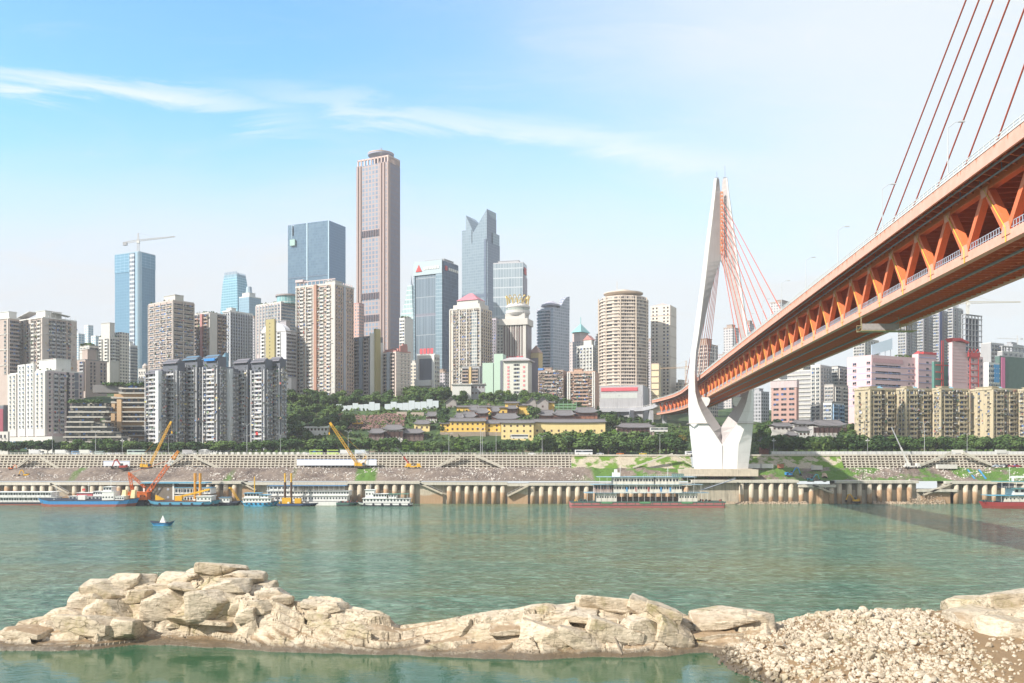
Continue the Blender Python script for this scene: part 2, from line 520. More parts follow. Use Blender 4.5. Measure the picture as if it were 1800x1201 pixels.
def rock_h(X, Y):
    px = X / Y * F + 900
    # the shoreline of the rock wobbles
    yf = curve(FRT, px) + 5 * (fbm(X / 4, X * 0 + 3, 5) - .5)
    Yf = 48000.0 / (yf - 795)
    D = curve(DEP, px)
    Yr = Yf + D
    zr = 30 - (curve(TOPL, px) - 795) / F * Yr
    zr = zr * np.interp(px, [120, 170, 490, 530, 2000], [1, .93, .93, 1, 1])
    t = (Y - Yf) / D
    tc = np.clip(t, 0, 1)
    blk = np.clip(1 - np.abs((px - 345) / 125.0) ** 3, 0, 1)            # the cliff of big blocks
    p1 = tc ** 0.85
    p2 = np.where(tc < .30, .13 * tc / .30, np.where(tc < .37, .13 + .47 * (tc - .30) / .07, .60 + .40 * ((tc - .37) / .63) ** .9))
    dome = np.clip(1 - np.abs((px - 600) / 90.0) ** 2, 0, 1)
    p1 = p1 * (1 - dome) + (tc ** 0.8) * dome
    p = p1 * (1 - blk) + p2 * blk
    h = zr * p
    h = np.where(t > 1, zr * np.clip(1 - ((t - 1) * 1.3) ** 2, -1, 1) - (t - 1) * 2, h)
    h = np.where(t < 0, t * 5.0, h)
    rel = np.clip(h / 3.0, 0.0, 1.0) * (0.35 + 0.65 * np.clip((1.15 - t) / .2, 0, 1)) * (1 - .80 * np.clip((t - .72) / .28, 0, 1))
    smooth = 1 - .55 * dome
    fr = frac_rock(X, Y, 3, 1.2, .12)
    h = h + fr * rel * smooth
    dp = np.interp(px, [0, 450, 700, 1300], [.06, .10, -.17, -.20])
    h = strata(h, X, Y, 0.70, .8, dp) * (h > 0.2) + h * (h <= 0.2)
    h = np.where(t > 1.0, np.minimum(h, zr * (1 - .2 * (t - 1))), h)
    gate = np.clip((1372 - px) / 8.0, 0, 1)
    h = h * gate - 3 * (1 - gate)
    # low muddy shelf at the foot of the blocks
    shelf = 0.55 * np.clip((t + .05) / .1, 0, 1) * np.clip((1.0 - t) / .1, 0, 1) - 2.0 * ((t < -.05) | (t > .98))
    return np.maximum(h, shelf - 3 * (1 - gate)), px, t


def rockmat(name, c1, c2, dark, mud=(0.30, 0.19, 0.095)):
    m, g, b = newmat(name)
    pos = g.n('ShaderNodeNewGeometry').outputs['Position']
    nrm = g.n('ShaderNodeNewGeometry').outputs['Normal']
    _, _, z = g.sep(pos)[:]; nzv = g.sep(nrm)[2]
    n1 = g.noise(pos, 0.16, 5, 0.6); n2 = g.noise(pos, 1.1, 6, 0.7); n3 = g.noise(g.vm('MULTIPLY', pos, (1, 1, 5)), 0.8, 5, 0.65)
    c = g.mix(g.rng(n1, 0.35, 0.65), c1 + (1,), c2 + (1,))
    c = g.mix(g.rng(n3, 0.48, 0.70, 0, 0.8), c, dark + (1,))
    c = g.mix(g.rng(n2, 0.54, 0.72, 0, 0.75), c, (0.20, 0.16, 0.10, 1))
    cw = g.vm('ADD', g.vm('MULTIPLY', pos, (.16, .3, .55)), g.vm('MULTIPLY', g.noise(pos, .35, 4, .6, out=1), (.55, .55, .55)))
    for sc_, wd_ in ((.8, .020),):
        cr2 = g.n('ShaderNodeTexVoronoi', feature='DISTANCE_TO_EDGE'); g.put(cr2.inputs['Vector'], cw); cr2.inputs['Scale'].default_value = sc_
        c = g.mix(g.m('MULTIPLY', g.rng(cr2.outputs[0], wd_ * .35, wd_, 1, 0), g.rng(n1, .42, .60, .0, .75)), c, (0.085, 0.062, 0.04, 1))
    # algae patches and silt lying on the flat shelves
    c = g.mix(g.m('MULTIPLY', g.rng(n1, 0.56, 0.68, 0, 0.55), g.rng(n2, 0.4, 0.6)), c, (0.30, 0.26, 0.09, 1))
    flat = g.rng(nzv, 0.80, 0.93)
    lowz = g.rng(g.m('ADD', z, g.m('MULTIPLY', g.m('SUBTRACT', n1, .5), 9.0)), 4.4, 2.4)
    c = g.mix(g.m('MULTIPLY', g.m('MULTIPLY', flat, lowz), 0.8), c, mud + (1,))
    wet = g.rng(g.m('ADD', z, g.m('MULTIPLY', g.m('SUBTRACT', n2, .5), 1.6)), 1.15, 0.45)
    c = g.mix(g.m('MULTIPLY', wet, 0.85), c, (0.10, 0.075, 0.045, 1))
    g.put(b.inputs['Base Color'], c)
    g.put(b.inputs['Roughness'], g.rng(wet, 0, 1, 0.85, 0.4))
    bp = g.n('ShaderNodeBump'); bp.inputs['Strength'].default_value = 0.6; bp.inputs['Distance'].default_value = 0.3
    cr = g.n('ShaderNodeTexVoronoi', feature='DISTANCE_TO_EDGE'); g.put(cr.inputs['Vector'], g.vm('ADD', pos, g.noise(pos, .6, 3, .6, out=1))); cr.inputs['Scale'].default_value = 0.55
    g.put(bp.inputs['Height'], g.m('ADD', g.m('ADD', n2, g.m('MULTIPLY', n3, .6)), g.rng(cr.outputs[0], 0, .03, 0, .3)))
    g.put(b.inputs['Normal'], bp.outputs[0])
    return m


RM = rockmat('bedrock', (0.64, 0.545, 0.42), (0.52, 0.425, 0.30), (0.26, 0.195, 0.125))
RM2 = rockmat('loose_stone', (0.66, 0.57, 0.45), (0.54, 0.45, 0.33), (0.32, 0.25, 0.17))


def beach_h(X, Y):
    px = X / Y * F + 900
    py0 = 795 + 48000.0 / Y                                             # where z = 0 would be seen
    left = np.interp(py0, [1078, 1090, 1110, 1140, 1165, 1185, 1200, 1260, 1500], [1600, 1395, 1330, 1250, 1268, 1300, 1345, 1430, 1500])
    inl = np.clip((px - left - 12 * (fbm(X / 3, Y / 3, 31) - .5)) / 90.0, -1, 1)
    back = np.clip((162 + np.clip((px - 1500) / 200, 0, 1) * 8 - Y) / 6.0, -1, 1)
    z = 1.5 * np.minimum(inl, back)
    mound = 1.7 * np.exp(-((px - 1560) / 170.0) ** 2 - ((Y - 148) / 13.0) ** 2) + .8 * np.exp(-((px - 1480) / 120.0) ** 2 - ((Y - 128) / 9.0) ** 2)
    z = z + mound * (z > 0) * np.clip(z, 0, 1) + 0.5 * (fbm(X / 5, Y / 5, 40) - .5) + .12 * (fbm(X / .8, Y / .8, 41) - .5)
    return z, px


def right_rock_h(X, Y):
    px = X / Y * F + 900
    top = np.interp(px, [1680, 1693, 1733, 1767, 1800, 1900, 2100], [1085, 1068, 1052, 1044, 1037, 1020, 1030])
    Yf = np.interp(px, [1680, 1693, 1740, 1800, 1900, 2100], [158, 150, 142, 136, 132, 130]) + 2 * (fbm(X / 4, Y * 0, 12) - .5)
    D = np.interp(px, [1680, 1700, 1760, 1900], [4, 12, 17, 20])
    Yr = Yf + D
    zr = 30 - (top - 795) / F * Yr
    t = (Y - Yf) / D
    tc = np.clip(t, 0, 1)
    p = np.where(tc < .12, .40 * tc / .12, .40 + .60 * ((tc - .12) / .88) ** .8)
    h = zr * p
    h = np.where(t > 1, zr * np.clip(1 - ((t - 1) * 1.6) ** 2, -1, 1), h)
    h = np.where(t < 0, -2.0, h)
    h = h + frac_rock(X, Y, 55, 1.1) * np.clip(h / 3, 0, 1) * (1 - .8 * np.clip((t - .7) / .3, 0, 1))
    h = strata(h, X, Y, .6, .6)
    g_ = np.clip((px - 1686) / 10.0, 0, 1)
    return h * g_ - 3 * (1 - g_)


dxy = 0.19
gx = np.arange(-112, 60, dxy); gy = np.arange(124, 172, dxy * 1.05)
X, Y = np.meshgrid(gx, gy)
H, PX, T = rock_h(X, Y)
nx = len(gx); ny = len(gy)
ii = (np.arange(ny - 1)[:, None] * nx + np.arange(nx - 1)[None, :])
Q = np.stack([ii, ii + 1, ii + nx + 1, ii + nx], -1).reshape(-1, 4)
V = np.stack([X, Y, H], -1).reshape(-1, 3)
hq = np.max(H.ravel()[Q], 1); pq = PX.ravel()[Q[:, 0]] + 14 * (fbm(X / 3, Y / 3, 91).ravel()[Q[:, 0]] - .5)


def sub(name, sel, label, cat, V=V, Q=Q, mat=None):
    q = Q[sel]; u, inv = np.unique(q, return_inverse=True)
    o = npmesh(name, V[u], inv.reshape(-1, 4), mat or RM, smooth=False)
    return tag(o, label, cat)


sub('rock_outcrop', (hq > -.7) & (pq < 528), 'tall pale rock outcrop of stacked cracked blocks, highest rock in the foreground', 'rock')
sub('rock_outcrop', (hq > -.7) & (pq >= 528) & (pq < 712), 'smooth domed rock shelf joined to the right side of the tall blocky outcrop', 'rock')
sub('rock_outcrop', (hq > -.7) & (pq >= 712) & (pq < 1212), 'long layered rock ridge rising to a point in the middle of the foreground', 'rock')
sub('rock_slab', (hq > -.7) & (pq >= 1212), 'flat tilted rock slab lying between the long ridge and the gravel bank', 'rock')

OUT = [o for o in COL.objects if o.name.startswith('rock_')]


def hit(px, py, hf):
    """distance at which the line of sight through a photo point meets the rock"""
    Ys = np.arange(124, 172, .1); Xs = sx(px, Ys); hz_ = hf(Xs, Ys); z = sz(py, Ys)
    k = np.where((hz_ >= z) & (z > -.3))[0]
    return Ys[k[0]] if len(k) else None


def block(parent, px, py, w, h, seed, hf, dep=.95, tilt=None, rz=None, push=.60):
    """one joint-bounded block: a box with worn edges, chipped corners and a rough skin"""
    Z = hit(px, py, hf)
    if Z is None: return
    rr = random.Random(seed); W_ = w / F * Z * .66; H_ = h / F * Z * .50; D_ = W_ * dep * rr.uniform(.8, 1.2)
    bm = bmesh.new(); bmesh.ops.create_cube(bm, size=2); bmesh.ops.subdivide_edges(bm, edges=bm.edges[:], cuts=9, use_grid_fill=True)
    M = Matrix.Rotation(rr.uniform(-.22, .22) if rz is None else rz, 3, 'Z') @ Matrix.Rotation(rr.uniform(-.10, .10) if tilt is None else tilt, 3, 'Y') @ Matrix.Rotation(rr.uniform(-.18, .05), 3, 'X')
    pl = []
    for _ in range(7):
        n_ = Vector((rr.choice((-1, 1)) * rr.uniform(.2, 1), rr.choice((-1, 1)) * rr.uniform(.2, 1), rr.choice((-1, 1, 1)) * rr.uniform(.2, 1))).normalized(); pl.append((n_, rr.uniform(.80, 1.25)))
    V = []
    for v in bm.verts:
        p = v.co.copy(); q = (abs(p.x) ** 16 + abs(p.y) ** 16 + abs(p.z) ** 16) ** (1 / 16); p = p / q
        for n_, d_ in pl:
            t_ = p.dot(n_) - d_
            if t_ > 0: p -= n_ * t_
        V.append((p.x * W_, p.y * D_, p.z * H_))
    V = np.array(V); s_ = seed * 3.1
    nn = (fbm(V[:, 0] * .8 + s_, V[:, 2] * .8 + V[:, 1] * .6, 300, 4) - .5) * .42 * min(1, H_) ; rad = V / (np.linalg.norm(V, axis=1)[:, None] + 1e-6)
    bed = np.sin((V[:, 2] + .12 * V[:, 0]) * 4.2 + s_) ; V = V + rad * (nn + .05 * np.clip(bed, -1, .2))[:, None]
    V = V @ np.array(M).T
    fs = [[v.index for v in f.verts] for f in bm.faces]; bm.free()
    me = bpy.data.meshes.new('rock_block'); me.from_pydata(V.tolist(), [], fs); me.materials.append(RM)
    o = bpy.data.objects.new('rock_block', me); COL.objects.link(o); o.parent = parent; o.location = (sx(px, Z), Z + D_ * push, sz(py, Z))


rk = lambda X, Y: rock_h(X, Y)[0]
BL = [(295, 1066, 74, 58), (368, 1068, 70, 54), (243, 1050, 34, 24), (240, 1070, 24, 14), (247, 1092, 38, 32), (303, 1100, 22, 12), (355, 1096, 96, 16), (412, 1075, 18, 28), (432, 1082, 26, 26), (458, 1070, 40, 26),
      (185, 1040, 64, 34), (214, 1026, 44, 32), (248, 1024, 34, 26), (285, 1018, 56, 18), (322, 1022, 58, 24), (352, 1014, 50, 26), (384, 1006, 66, 24), (424, 1018, 56, 26), (396, 1032, 60, 24), (335, 1036, 60, 20), (282, 1038, 66, 22), (440, 1042, 50, 24), (474, 1048, 46, 24), (494, 1056, 30, 18),
      (160, 1062, 64, 34), (122, 1082, 56, 28), (190, 1078, 66, 40), (150, 1104, 84, 36), (206, 1110, 52, 40), (92, 1102, 60, 26), (40, 1114, 64, 20)]
for i, (a, b_, w, h) in enumerate(BL): block(OUT[0], a, b_, w, h, i + 1, rk)
for i, (a, b_, w, h) in enumerate([(552, 1066, 36, 20), (583, 1070, 40, 20), (560, 1086, 34, 16)]): block(OUT[1], a, b_, w, h, i + 60, rk)
for i, (a, b_, w, h, tl) in enumerate([(960, 1122, 70, 40, .2), (1020, 1130, 66, 40, .25), (1078, 1124, 76, 52, .3), (1132, 1122, 66, 56, .4), (1182, 1120, 56, 50, .4), (1062, 1066, 72, 26, .1), (1135, 1070, 44, 26, .3), (1168, 1080, 50, 26, .3), (1000, 1082, 80, 16, .05),
                                       (905, 1108, 70, 16, .05), (1090, 1094, 80, 16, .1), (1210, 1106, 40, 30, .3)]): block(OUT[2], a, b_, w, h, i + 80, rk, tilt=tl)
for i, (a, b_, w, h, tl) in enumerate([(1285, 1090, 100, 30, -.06), (1332, 1092, 48, 30, .15), (1240, 1106, 50, 22, .1), (1262, 1120, 70, 14, 0)]): block(OUT[3], a, b_, w, h, i + 110, rk, tilt=tl, dep=.6)

gx2 = np.arange(22, 150, .28); gy2 = np.arange(96, 176, .28)
X2, Y2 = np.meshgrid(gx2, gy2)
HB, PXB = beach_h(X2, Y2)
nx2 = len(gx2)
i2 = (np.arange(len(gy2) - 1)[:, None] * nx2 + np.arange(nx2 - 1)[None, :])
Q2 = np.stack([i2, i2 + 1, i2 + nx2 + 1, i2 + nx2], -1).reshape(-1, 4)
V2 = np.stack([X2, Y2, HB], -1).reshape(-1, 3)
mud = rockmat('silt', (0.27, 0.175, 0.085), (0.33, 0.225, 0.12), (0.20, 0.13, 0.07))
sel = np.max(HB.ravel()[Q2], 1) > -.6
o = sub('gravel_bank', sel, None, None, V2, Q2, mud); o['kind'] = 'structure'
gx3 = np.arange(72, 150, .22); gy3 = np.arange(122, 176, .24)
X3, Y3 = np.meshgrid(gx3, gy3); H3 = right_rock_h(X3, Y3)
nx3 = len(gx3)
i3 = (np.arange(len(gy3) - 1)[:, None] * nx3 + np.arange(nx3 - 1)[None, :])
Q3 = np.stack([i3, i3 + 1, i3 + nx3 + 1, i3 + nx3], -1).reshape(-1, 4)
V3 = np.stack([X3, Y3, H3], -1).reshape(-1, 3)
RRK = sub('rock_outcrop', np.max(H3.ravel()[Q3], 1) > 0.2, 'smooth sloping rock mass with a cracked front at the right end of the gravel bank', 'rock', V3, Q3)

for i, (a_, b_, w, h, tl) in enumerate([(1738, 1066, 90, 26, -.08), (1785, 1060, 90, 34, -.1), (1760, 1090, 110, 30, -.05), (1728, 1104, 60, 34, .05), (1782, 1116, 80, 50, .1), (1704, 1082, 40, 18, 0)]): block(RRK, a_, b_, w, h, i + 130, right_rock_h, tilt=tl, dep=.7)
STV = []
for k in range(10):
    bm = bmesh.new(); bmesh.ops.create_icosphere(bm, subdivisions=2 if k < 6 else 1, radius=0.5)
    rr = random.Random(k)
    planes = [(Vector((rr.uniform(-1, 1), rr.uniform(-1, 1), rr.uniform(-1, 1))).normalized(), rr.uniform(.24, .42)) for _ in range(9)]
    for v in bm.verts:
        for n_, d_ in planes:
            t_ = v.co.dot(n_) - d_
            if t_ > 0: v.co -= n_ * t_
        v.co.x *= 1.3; v.co.z *= .8
    vs = np.array([v.co[:] for v in bm.verts]); fs = np.array([[v.index for v in f.verts] for f in bm.faces])
    STV.append((vs, fs)); bm.free()


def rotm(n):
    q = rng.normal(size=(n, 4)); q /= np.linalg.norm(q, axis=1)[:, None]
    w, x, y, z = q.T
    return np.stack([1 - 2 * (y * y + z * z), 2 * (x * y - z * w), 2 * (x * z + y * w), 2 * (x * y + z * w), 1 - 2 * (x * x + z * z), 2 * (y * z - x * w),
                     2 * (x * z - y * w), 2 * (y * z + x * w), 1 - 2 * (x * x + y * y)], -1).reshape(n, 3, 3)


def scatter(name, P, size, kinds, mat):
    """many loose stones in one mesh"""
    Vs = []; Fs = []; off = 0; Rm = rotm(len(P)); kk = rng.integers(0, len(kinds), len(P))
    for k, kd in enumerate(kinds):
        w = np.where(kk == k)[0]
        if not len(w): continue
        vs, fs = STV[kd]
        v = np.einsum('nij,vj->nvi', Rm[w], vs) * size[w][:, None, None] + P[w][:, None, :]
        f = fs[None] + (np.arange(len(w)) * len(vs))[:, None, None] + off
        Vs.append(v.reshape(-1, 3)); Fs.append(f.reshape(-1, 3)); off += len(w) * len(vs)
    return npmesh(name, np.concatenate(Vs), np.concatenate(Fs), mat)


nS = 30000
sxp = rng.uniform(22, 120, nS); syp = rng.uniform(99, 172, nS)
hb, pb = beach_h(sxp, syp)
dens = np.clip((hb + .25) / .4, 0, 1) * np.where((pb > 1455) & (syp < 168), 1, 1)
mudz = np.exp(-((pb - 1690 - (150 - syp) * 3.2) / 55.0) ** 2) * (syp < 158)     # bare silt in front of the right rock
mudz = np.maximum(mudz, (pb > 1745 + (128 - syp) * 4) * .9)
dens = dens * (1 - .93 * mudz) * (0.45 + .55 * (fbm(sxp / 6, syp / 6, 8) > .42))
ok = (rng.uniform(0, 1, nS) < dens) & (pb < 1950)
P = np.stack([sxp, syp, hb], -1)[ok]
sz_ = 0.30 + 0.85 * rng.uniform(0, 1, len(P)) ** 3 * (0.5 + fbm(P[:, 0] / 7, P[:, 1] / 7, 9)) + .10 * (P[:, 1] < 140)
P[:, 2] += sz_ * .12
tag(scatter('gravel', P, sz_, [6, 7, 8, 9], RM2), kind='stuff', label='pale broken gravel covering the low bank', cat='gravel')
bl = []
for k in range(6):
    vs, fs = STV[k]
    me = bpy.data.meshes.new('boulder'); me.from_pydata(vs.tolist(), [], fs.tolist()); me.materials.append(RM2); bl.append(me)
nb = 0
for _ in range(4000):
    if nb >= 170: break
    x_ = random.uniform(25, 105); y_ = random.uniform(101, 160)
    hh, pp = beach_h(np.array([x_]), np.array([y_])); hh = hh[0]; pp = pp[0]
    if hh < -.05 or pp > 1790 or pp < 1250: continue
    if random.random() > (1.0 if y_ < 138 else .35): continue
    if pp > 1640 + (140 - y_) * 2.5 and random.random() > .1: continue
    s_ = random.uniform(.75, 1.5) * (1.45 if random.random() < .15 else 1)
    o = bpy.data.objects.new('boulder', bl[nb % 6]); COL.objects.link(o)
    o.location = (x_, y_, hh + .22 * s_); o.scale = (s_ * random.uniform(.8, 1.3), s_, s_ * random.uniform(.7, 1)); o.rotation_euler = (random.uniform(-.4, .4), random.uniform(-.4, .4), random.uniform(0, 6.28))
    tag(o, 'pale angular boulder lying loose on the gravel bank at the lower right', 'boulder', 'boulders lying on the gravel bank'); nb += 1
# mooring post driven into the ridge
t = MB(); p0 = W(1073, 1105, 138); t.tube((p0.x, p0.y - 1, p0.z), (p0.x + 1.2, p0.y - 4.5, .3), .13, 6)
tag(t.build('mooring_rope', paint((0.25, 0.2, 0.15))), 'thin dark mooring rope hanging down the front of the long rock ridge', 'rope')

# ------------------------------------------------------------------ far bank: quay, slopes, lattice walls
CONC = paint((0.52, 0.46, 0.37), 0.85, 0.25, 0.35, streak=0.35)
CONC_W = paint((0.58, 0.54, 0.46), 0.8, 0.15, 0.4, streak=0.3)
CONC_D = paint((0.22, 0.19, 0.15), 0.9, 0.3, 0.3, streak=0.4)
DARK = paint((0.045, 0.042, 0.045), 0.9, 0.2)
WHITE = paint((0.70, 0.69, 0.66), 0.6, 0.08, streak=0.12)
PIPE = None


def colmat():
    """concrete column, stained brown where the river rises in flood"""
    m, g, b = newmat('flood_stained_concrete')
    pos = g.n('ShaderNodeNewGeometry').outputs['Position']
    x, y, z = g.sep(pos)[:]
    n = g.noise(pos, 0.12, 3); n2 = g.noise(g.vm('MULTIPLY', pos, (1.5, 1.5, .25)), 1.0, 4, .65)
    lv = g.m('ADD', 2.5, g.m('MULTIPLY', g.rng(g.noise(g.comb(x, 0, 0), 0.016, 2), .38, .62), 8.0))
    st = g.rng(g.m('SUBTRACT', z, lv), .6, -.6)
    c = g.mix(g.rng(n2, .35, .7), (0.62, 0.55, 0.44, 1), (0.44, 0.37, 0.28, 1))
    c = g.mix(g.m('MULTIPLY', st, .75), c, (0.42, 0.24, 0.12, 1))
    c = g.mix(g.rng(g.m('FRACT', g.m('MULTIPLY', z, .29)), .93, .98, 0, .3), c, (0.25, 0.2, 0.15, 1))
    g.put(b.inputs['Base Color'], c); b.inputs['Roughness'].default_value = .9
    return m


COLM = colmat()
BWALL = paint((0.50, 0.44, 0.35), .9, .25, .35, streak=.5)
QY = 530.0


def quay(px0, px1, ytop, first, step, label, ramp=None, col_r=1.45, ybase=885):
    """one piece of the quay: back wall, cap beam, round columns standing in front"""
    x0 = sx(px0, QY); x1 = sx(px1, QY); zt = sz(ytop, QY)
    t = thing('quay_wall', label, 'quay wall', ((x0 + x1) / 2, QY, 0))
    ox, oy = (x0 + x1) / 2, QY
    mb = MB(); mb.box(x0 - ox, x1 - ox, 1.2, 9, -3, zt - .05); mb.build('back_wall', BWALL, t)
    # dark panels between the columns stand in for the shade of the bays
    mb = MB(); mb.box(x0 - ox, x1 - ox, -2.2, 9.2, zt - 1.5, zt); mb.build('cap_beam', CONC_W, t)
    if first is not None:
        px = first
        bays = MB()
        while px < px1 - 3:
            cx = sx(px, QY) - ox
            mb = MB(); mb.tube((cx, -.3, -2), (cx, -.3, zt - 1.5), col_r, 14)
            c = mb.build('column', COLM, t, smooth=False)
            c.data.polygons.foreach_set('use_smooth', [len(p.vertices) == 4 for p in c.data.polygons])
            nx_ = sx(px + step, QY) - ox
            if px + step < px1 - 3:
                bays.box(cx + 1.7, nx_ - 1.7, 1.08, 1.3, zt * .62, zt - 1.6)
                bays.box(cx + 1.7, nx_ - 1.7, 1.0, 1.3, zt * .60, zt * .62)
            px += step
        if bays.v: bays.build('recess_shade', CONC_D, t)
    return t


def ramp(pxa, ya, pxb, yb, label, Yf=QY - 1.0, wd=2.4, th=1.0):
    a = Vector((sx(pxa, Yf), Yf, sz(ya, Yf))); b = Vector((sx(pxb, Yf), Yf, sz(yb, Yf)))
    mb = MB(); mb.beam(a, b, wd, th)
    t = thing('river_stairs', label, 'stairs', ((a + b) / 2)[:])
    mb.build('flight', CONC, t, off=t.location)
    mb = MB(); n = max(3, int((b - a).length / 2.5))
    for i in range(n + 1):
        p = a.lerp(b, i / n) + Vector((0, -wd / 2 + .1, th / 2)); mb.tube(p, p + Vector((0, 0, 1)), .06, 4)
    mb.beam(a + Vector((0, -wd / 2 + .1, th / 2 + 1)), b + Vector((0, -wd / 2 + .1, th / 2 + 1)), .1, .1)
    mb.build('handrail', WHITE, t, off=t.location)
    mb = MB()                                                           # wall under the flight
    P = [(a.x, a.z - .5), (b.x, b.z - .5), (b.x, -2), (a.x, -2)]
    mb.pts([(x, Yf + 1.0, z) for x, z in P] + [(x, Yf + 2.2, z) for x, z in P], [(0, 1, 2, 3), (7, 6, 5, 4), (0, 4, 5, 1), (1, 5, 6, 2), (2, 6, 7, 3), (3, 7, 4, 0)])
    mb.build('side_wall', COLM, t, off=t.location)
    return t


quay(-120, 100, 848, -112, 15.6, 'concrete quay with round columns behind the white pontoon at the left edge')
quay(100, 250, 848, 132, 15.6, 'columned quay behind the long blue cargo ship')
quay(250, 428, 846, 367, 15.2, 'short columned quay with a white cap between the blue roofed pier house and the tug')
quay(428, 612, 848, 612, 15, 'plain concrete quay behind the long white pontoon boat')
quay(612, 738, 846, 617, 15.4, 'columned quay above the small white river boat')
quay(738, 786, 848, None, 15, 'short blank quay wall beside the stairs')
quay(786, 892, 848, 790, 15.6, 'freestanding run of seven pale columns left of the three deck ship')
quay(892, 930, 850, None, 15, 'narrow blank quay wall between two flights of river stairs')
quay(930, 1058, 849, 936, 15.8, 'columned quay running up to the bow of the three deck ship')
quay(1058, 1215, 849, 1062, 16, 'quay hidden behind the three deck ship')
quay(1215, 1296, 844, None, 16, 'solid concrete quay block under the white bridge pylon')
quay(1296, 1402, 844, 1303, 17.4, 'tall columned quay just right of the bridge pylon')
quay(1402, 1468, 852, 1408, 17.7, 'lower quay of four brown stained columns right of the pylon')
quay(1468, 1612, 845, 1475, 17.6, 'long white capped quay with rust brown columns')
quay(1612, 1680, 860, None, 17, 'broken low quay with rubble at its foot')
quay(1660, 2250, 846, 1680, 16.8, 'columned quay behind the red hulled ship at the right edge')
ramp(738, 850, 778, 868, 'flight of stairs falling to the right from the quay above the small white boat')
ramp(90, 850, 122, 868, 'flight of stairs beside the white pontoon at the left')
ramp(425, 848, 450, 862, 'flight of stairs falling behind the blue tug')
ramp(892, 872, 928, 854, 'flight of stairs climbing to the right beside the seven pale columns', QY - 2.6)
ramp(1428, 853, 1464, 867, 'fallen concrete flight leaning on the brown stained columns')
ramp(1622, 870, 1672, 850, 'broken concrete ramp climbing to the right above the rubble')


def slopemat():
    m, g, b = newmat('rubble_slope')
    pos = g.n('ShaderNodeNewGeometry').outputs['Position']
    x, y, z = g.sep(pos)[:]
    n = g.noise(g.vm('MULTIPLY', pos, (.6, .6, 1)), 0.10, 4, .6); n2 = g.noise(pos, 0.9, 5, .7)
    c = g.mix(g.rng(n, .35, .65), (0.115, 0.085, 0.07, 1), (0.25, 0.195, 0.155, 1))
    c = g.mix(g.rng(n2, .56, .66), c, (0.42, 0.36, 0.31, 1))
    gx_ = g.noise(g.comb(x, 0, g.m('MULTIPLY', z, .3)), 0.028, 3, .5)
    right = g.rng(x, 35, 60)
    gr = g.m('MAXIMUM', g.rng(gx_, .60, .64), g.m('MULTIPLY', right, g.rng(g.noise(pos, .07, 4, .6), .45, .52)))
    c = g.mix(gr, c, g.mix(n2, (0.05, 0.12, 0.015, 1), (0.12, 0.22, 0.03, 1)))
    g.put(b.inputs['Base Color'], c); b.inputs['Roughness'].default_value = .95
    return m


def zslope(X, Y):
    t = (Y - 534) / 26.0
    z = np.interp(Y, [528, 539, 541, 556, 562, 570], [13.0, 13.2, 13.9, 20.0, 20.6, 20.6])
    n = fbm(X / 9, Y / 7, 60) - .5; n2 = fbm(X / 2, Y / 2, 61) - .5
    k = np.clip((Y - 538) / 4, 0, 1) * np.clip((560 - Y) / 4, 0, 1)
    big = np.clip(fbm(X / 26.0, X * 0 + 2, 62) - .42, 0, 1) * 9
    return z + k * (n * 3.0 + n2 * 1.1 + big * np.clip((t - .1), 0, 1) * np.clip(1.0 - t, 0, 1) * 2)


tag(grid_mesh(np.arange(-700, 900, 1.2), np.arange(532, 568, 1.0), zslope, 'slope', slopemat(), smooth=False), kind='structure')
RUB = paint((0.58, 0.53, 0.48), .9, .25, .8)
nR = 9000
rx = rng.uniform(-330, 330, nR); ry = rng.uniform(539, 560, nR)
rz_ = zslope(rx, ry)
okr = (fbm(rx / 12, ry / 6, 70) > .47) & ((rx < 45) | (rx > 205))
P = np.stack([rx, ry, rz_], -1)[okr]; s_ = .3 + 1.3 * rng.uniform(0, 1, len(P)) ** 3
tag(scatter('rubble', P, s_, [6, 7, 8, 9], RUB), kind='stuff', label='broken concrete rubble tipped over the riverbank slope', cat='rubble')
nR = 1600
rx = np.concatenate([rng.uniform(sx(1268, 527), sx(1420, 527), 700), rng.uniform(sx(1535, 527), sx(1660, 527), 900)]); ry = rng.uniform(524.5, 528, nR)
P = np.stack([rx, ry, (ry - 525.0) * .4 + (rx > sx(1600, 527)) * 1.2 * (ry - 525) * rng.uniform(0, 1, nR)], -1); s_ = .4 + .9 * rng.uniform(0, 1, nR) ** 2
tag(scatter('rubble', P, s_, [6, 7, 8, 9], paint((0.42, 0.33, 0.24), .9, .3, .8)), kind='stuff', label='brown stones heaped at the waterline below the quay', cat='rubble')

# lattice retaining walls: white beams over dark pockets
POCK = paint((0.12, 0.085, 0.06), .9, .35, .6)
LATW = paint((0.60, 0.55, 0.47), .8, .2, .5, streak=.35)


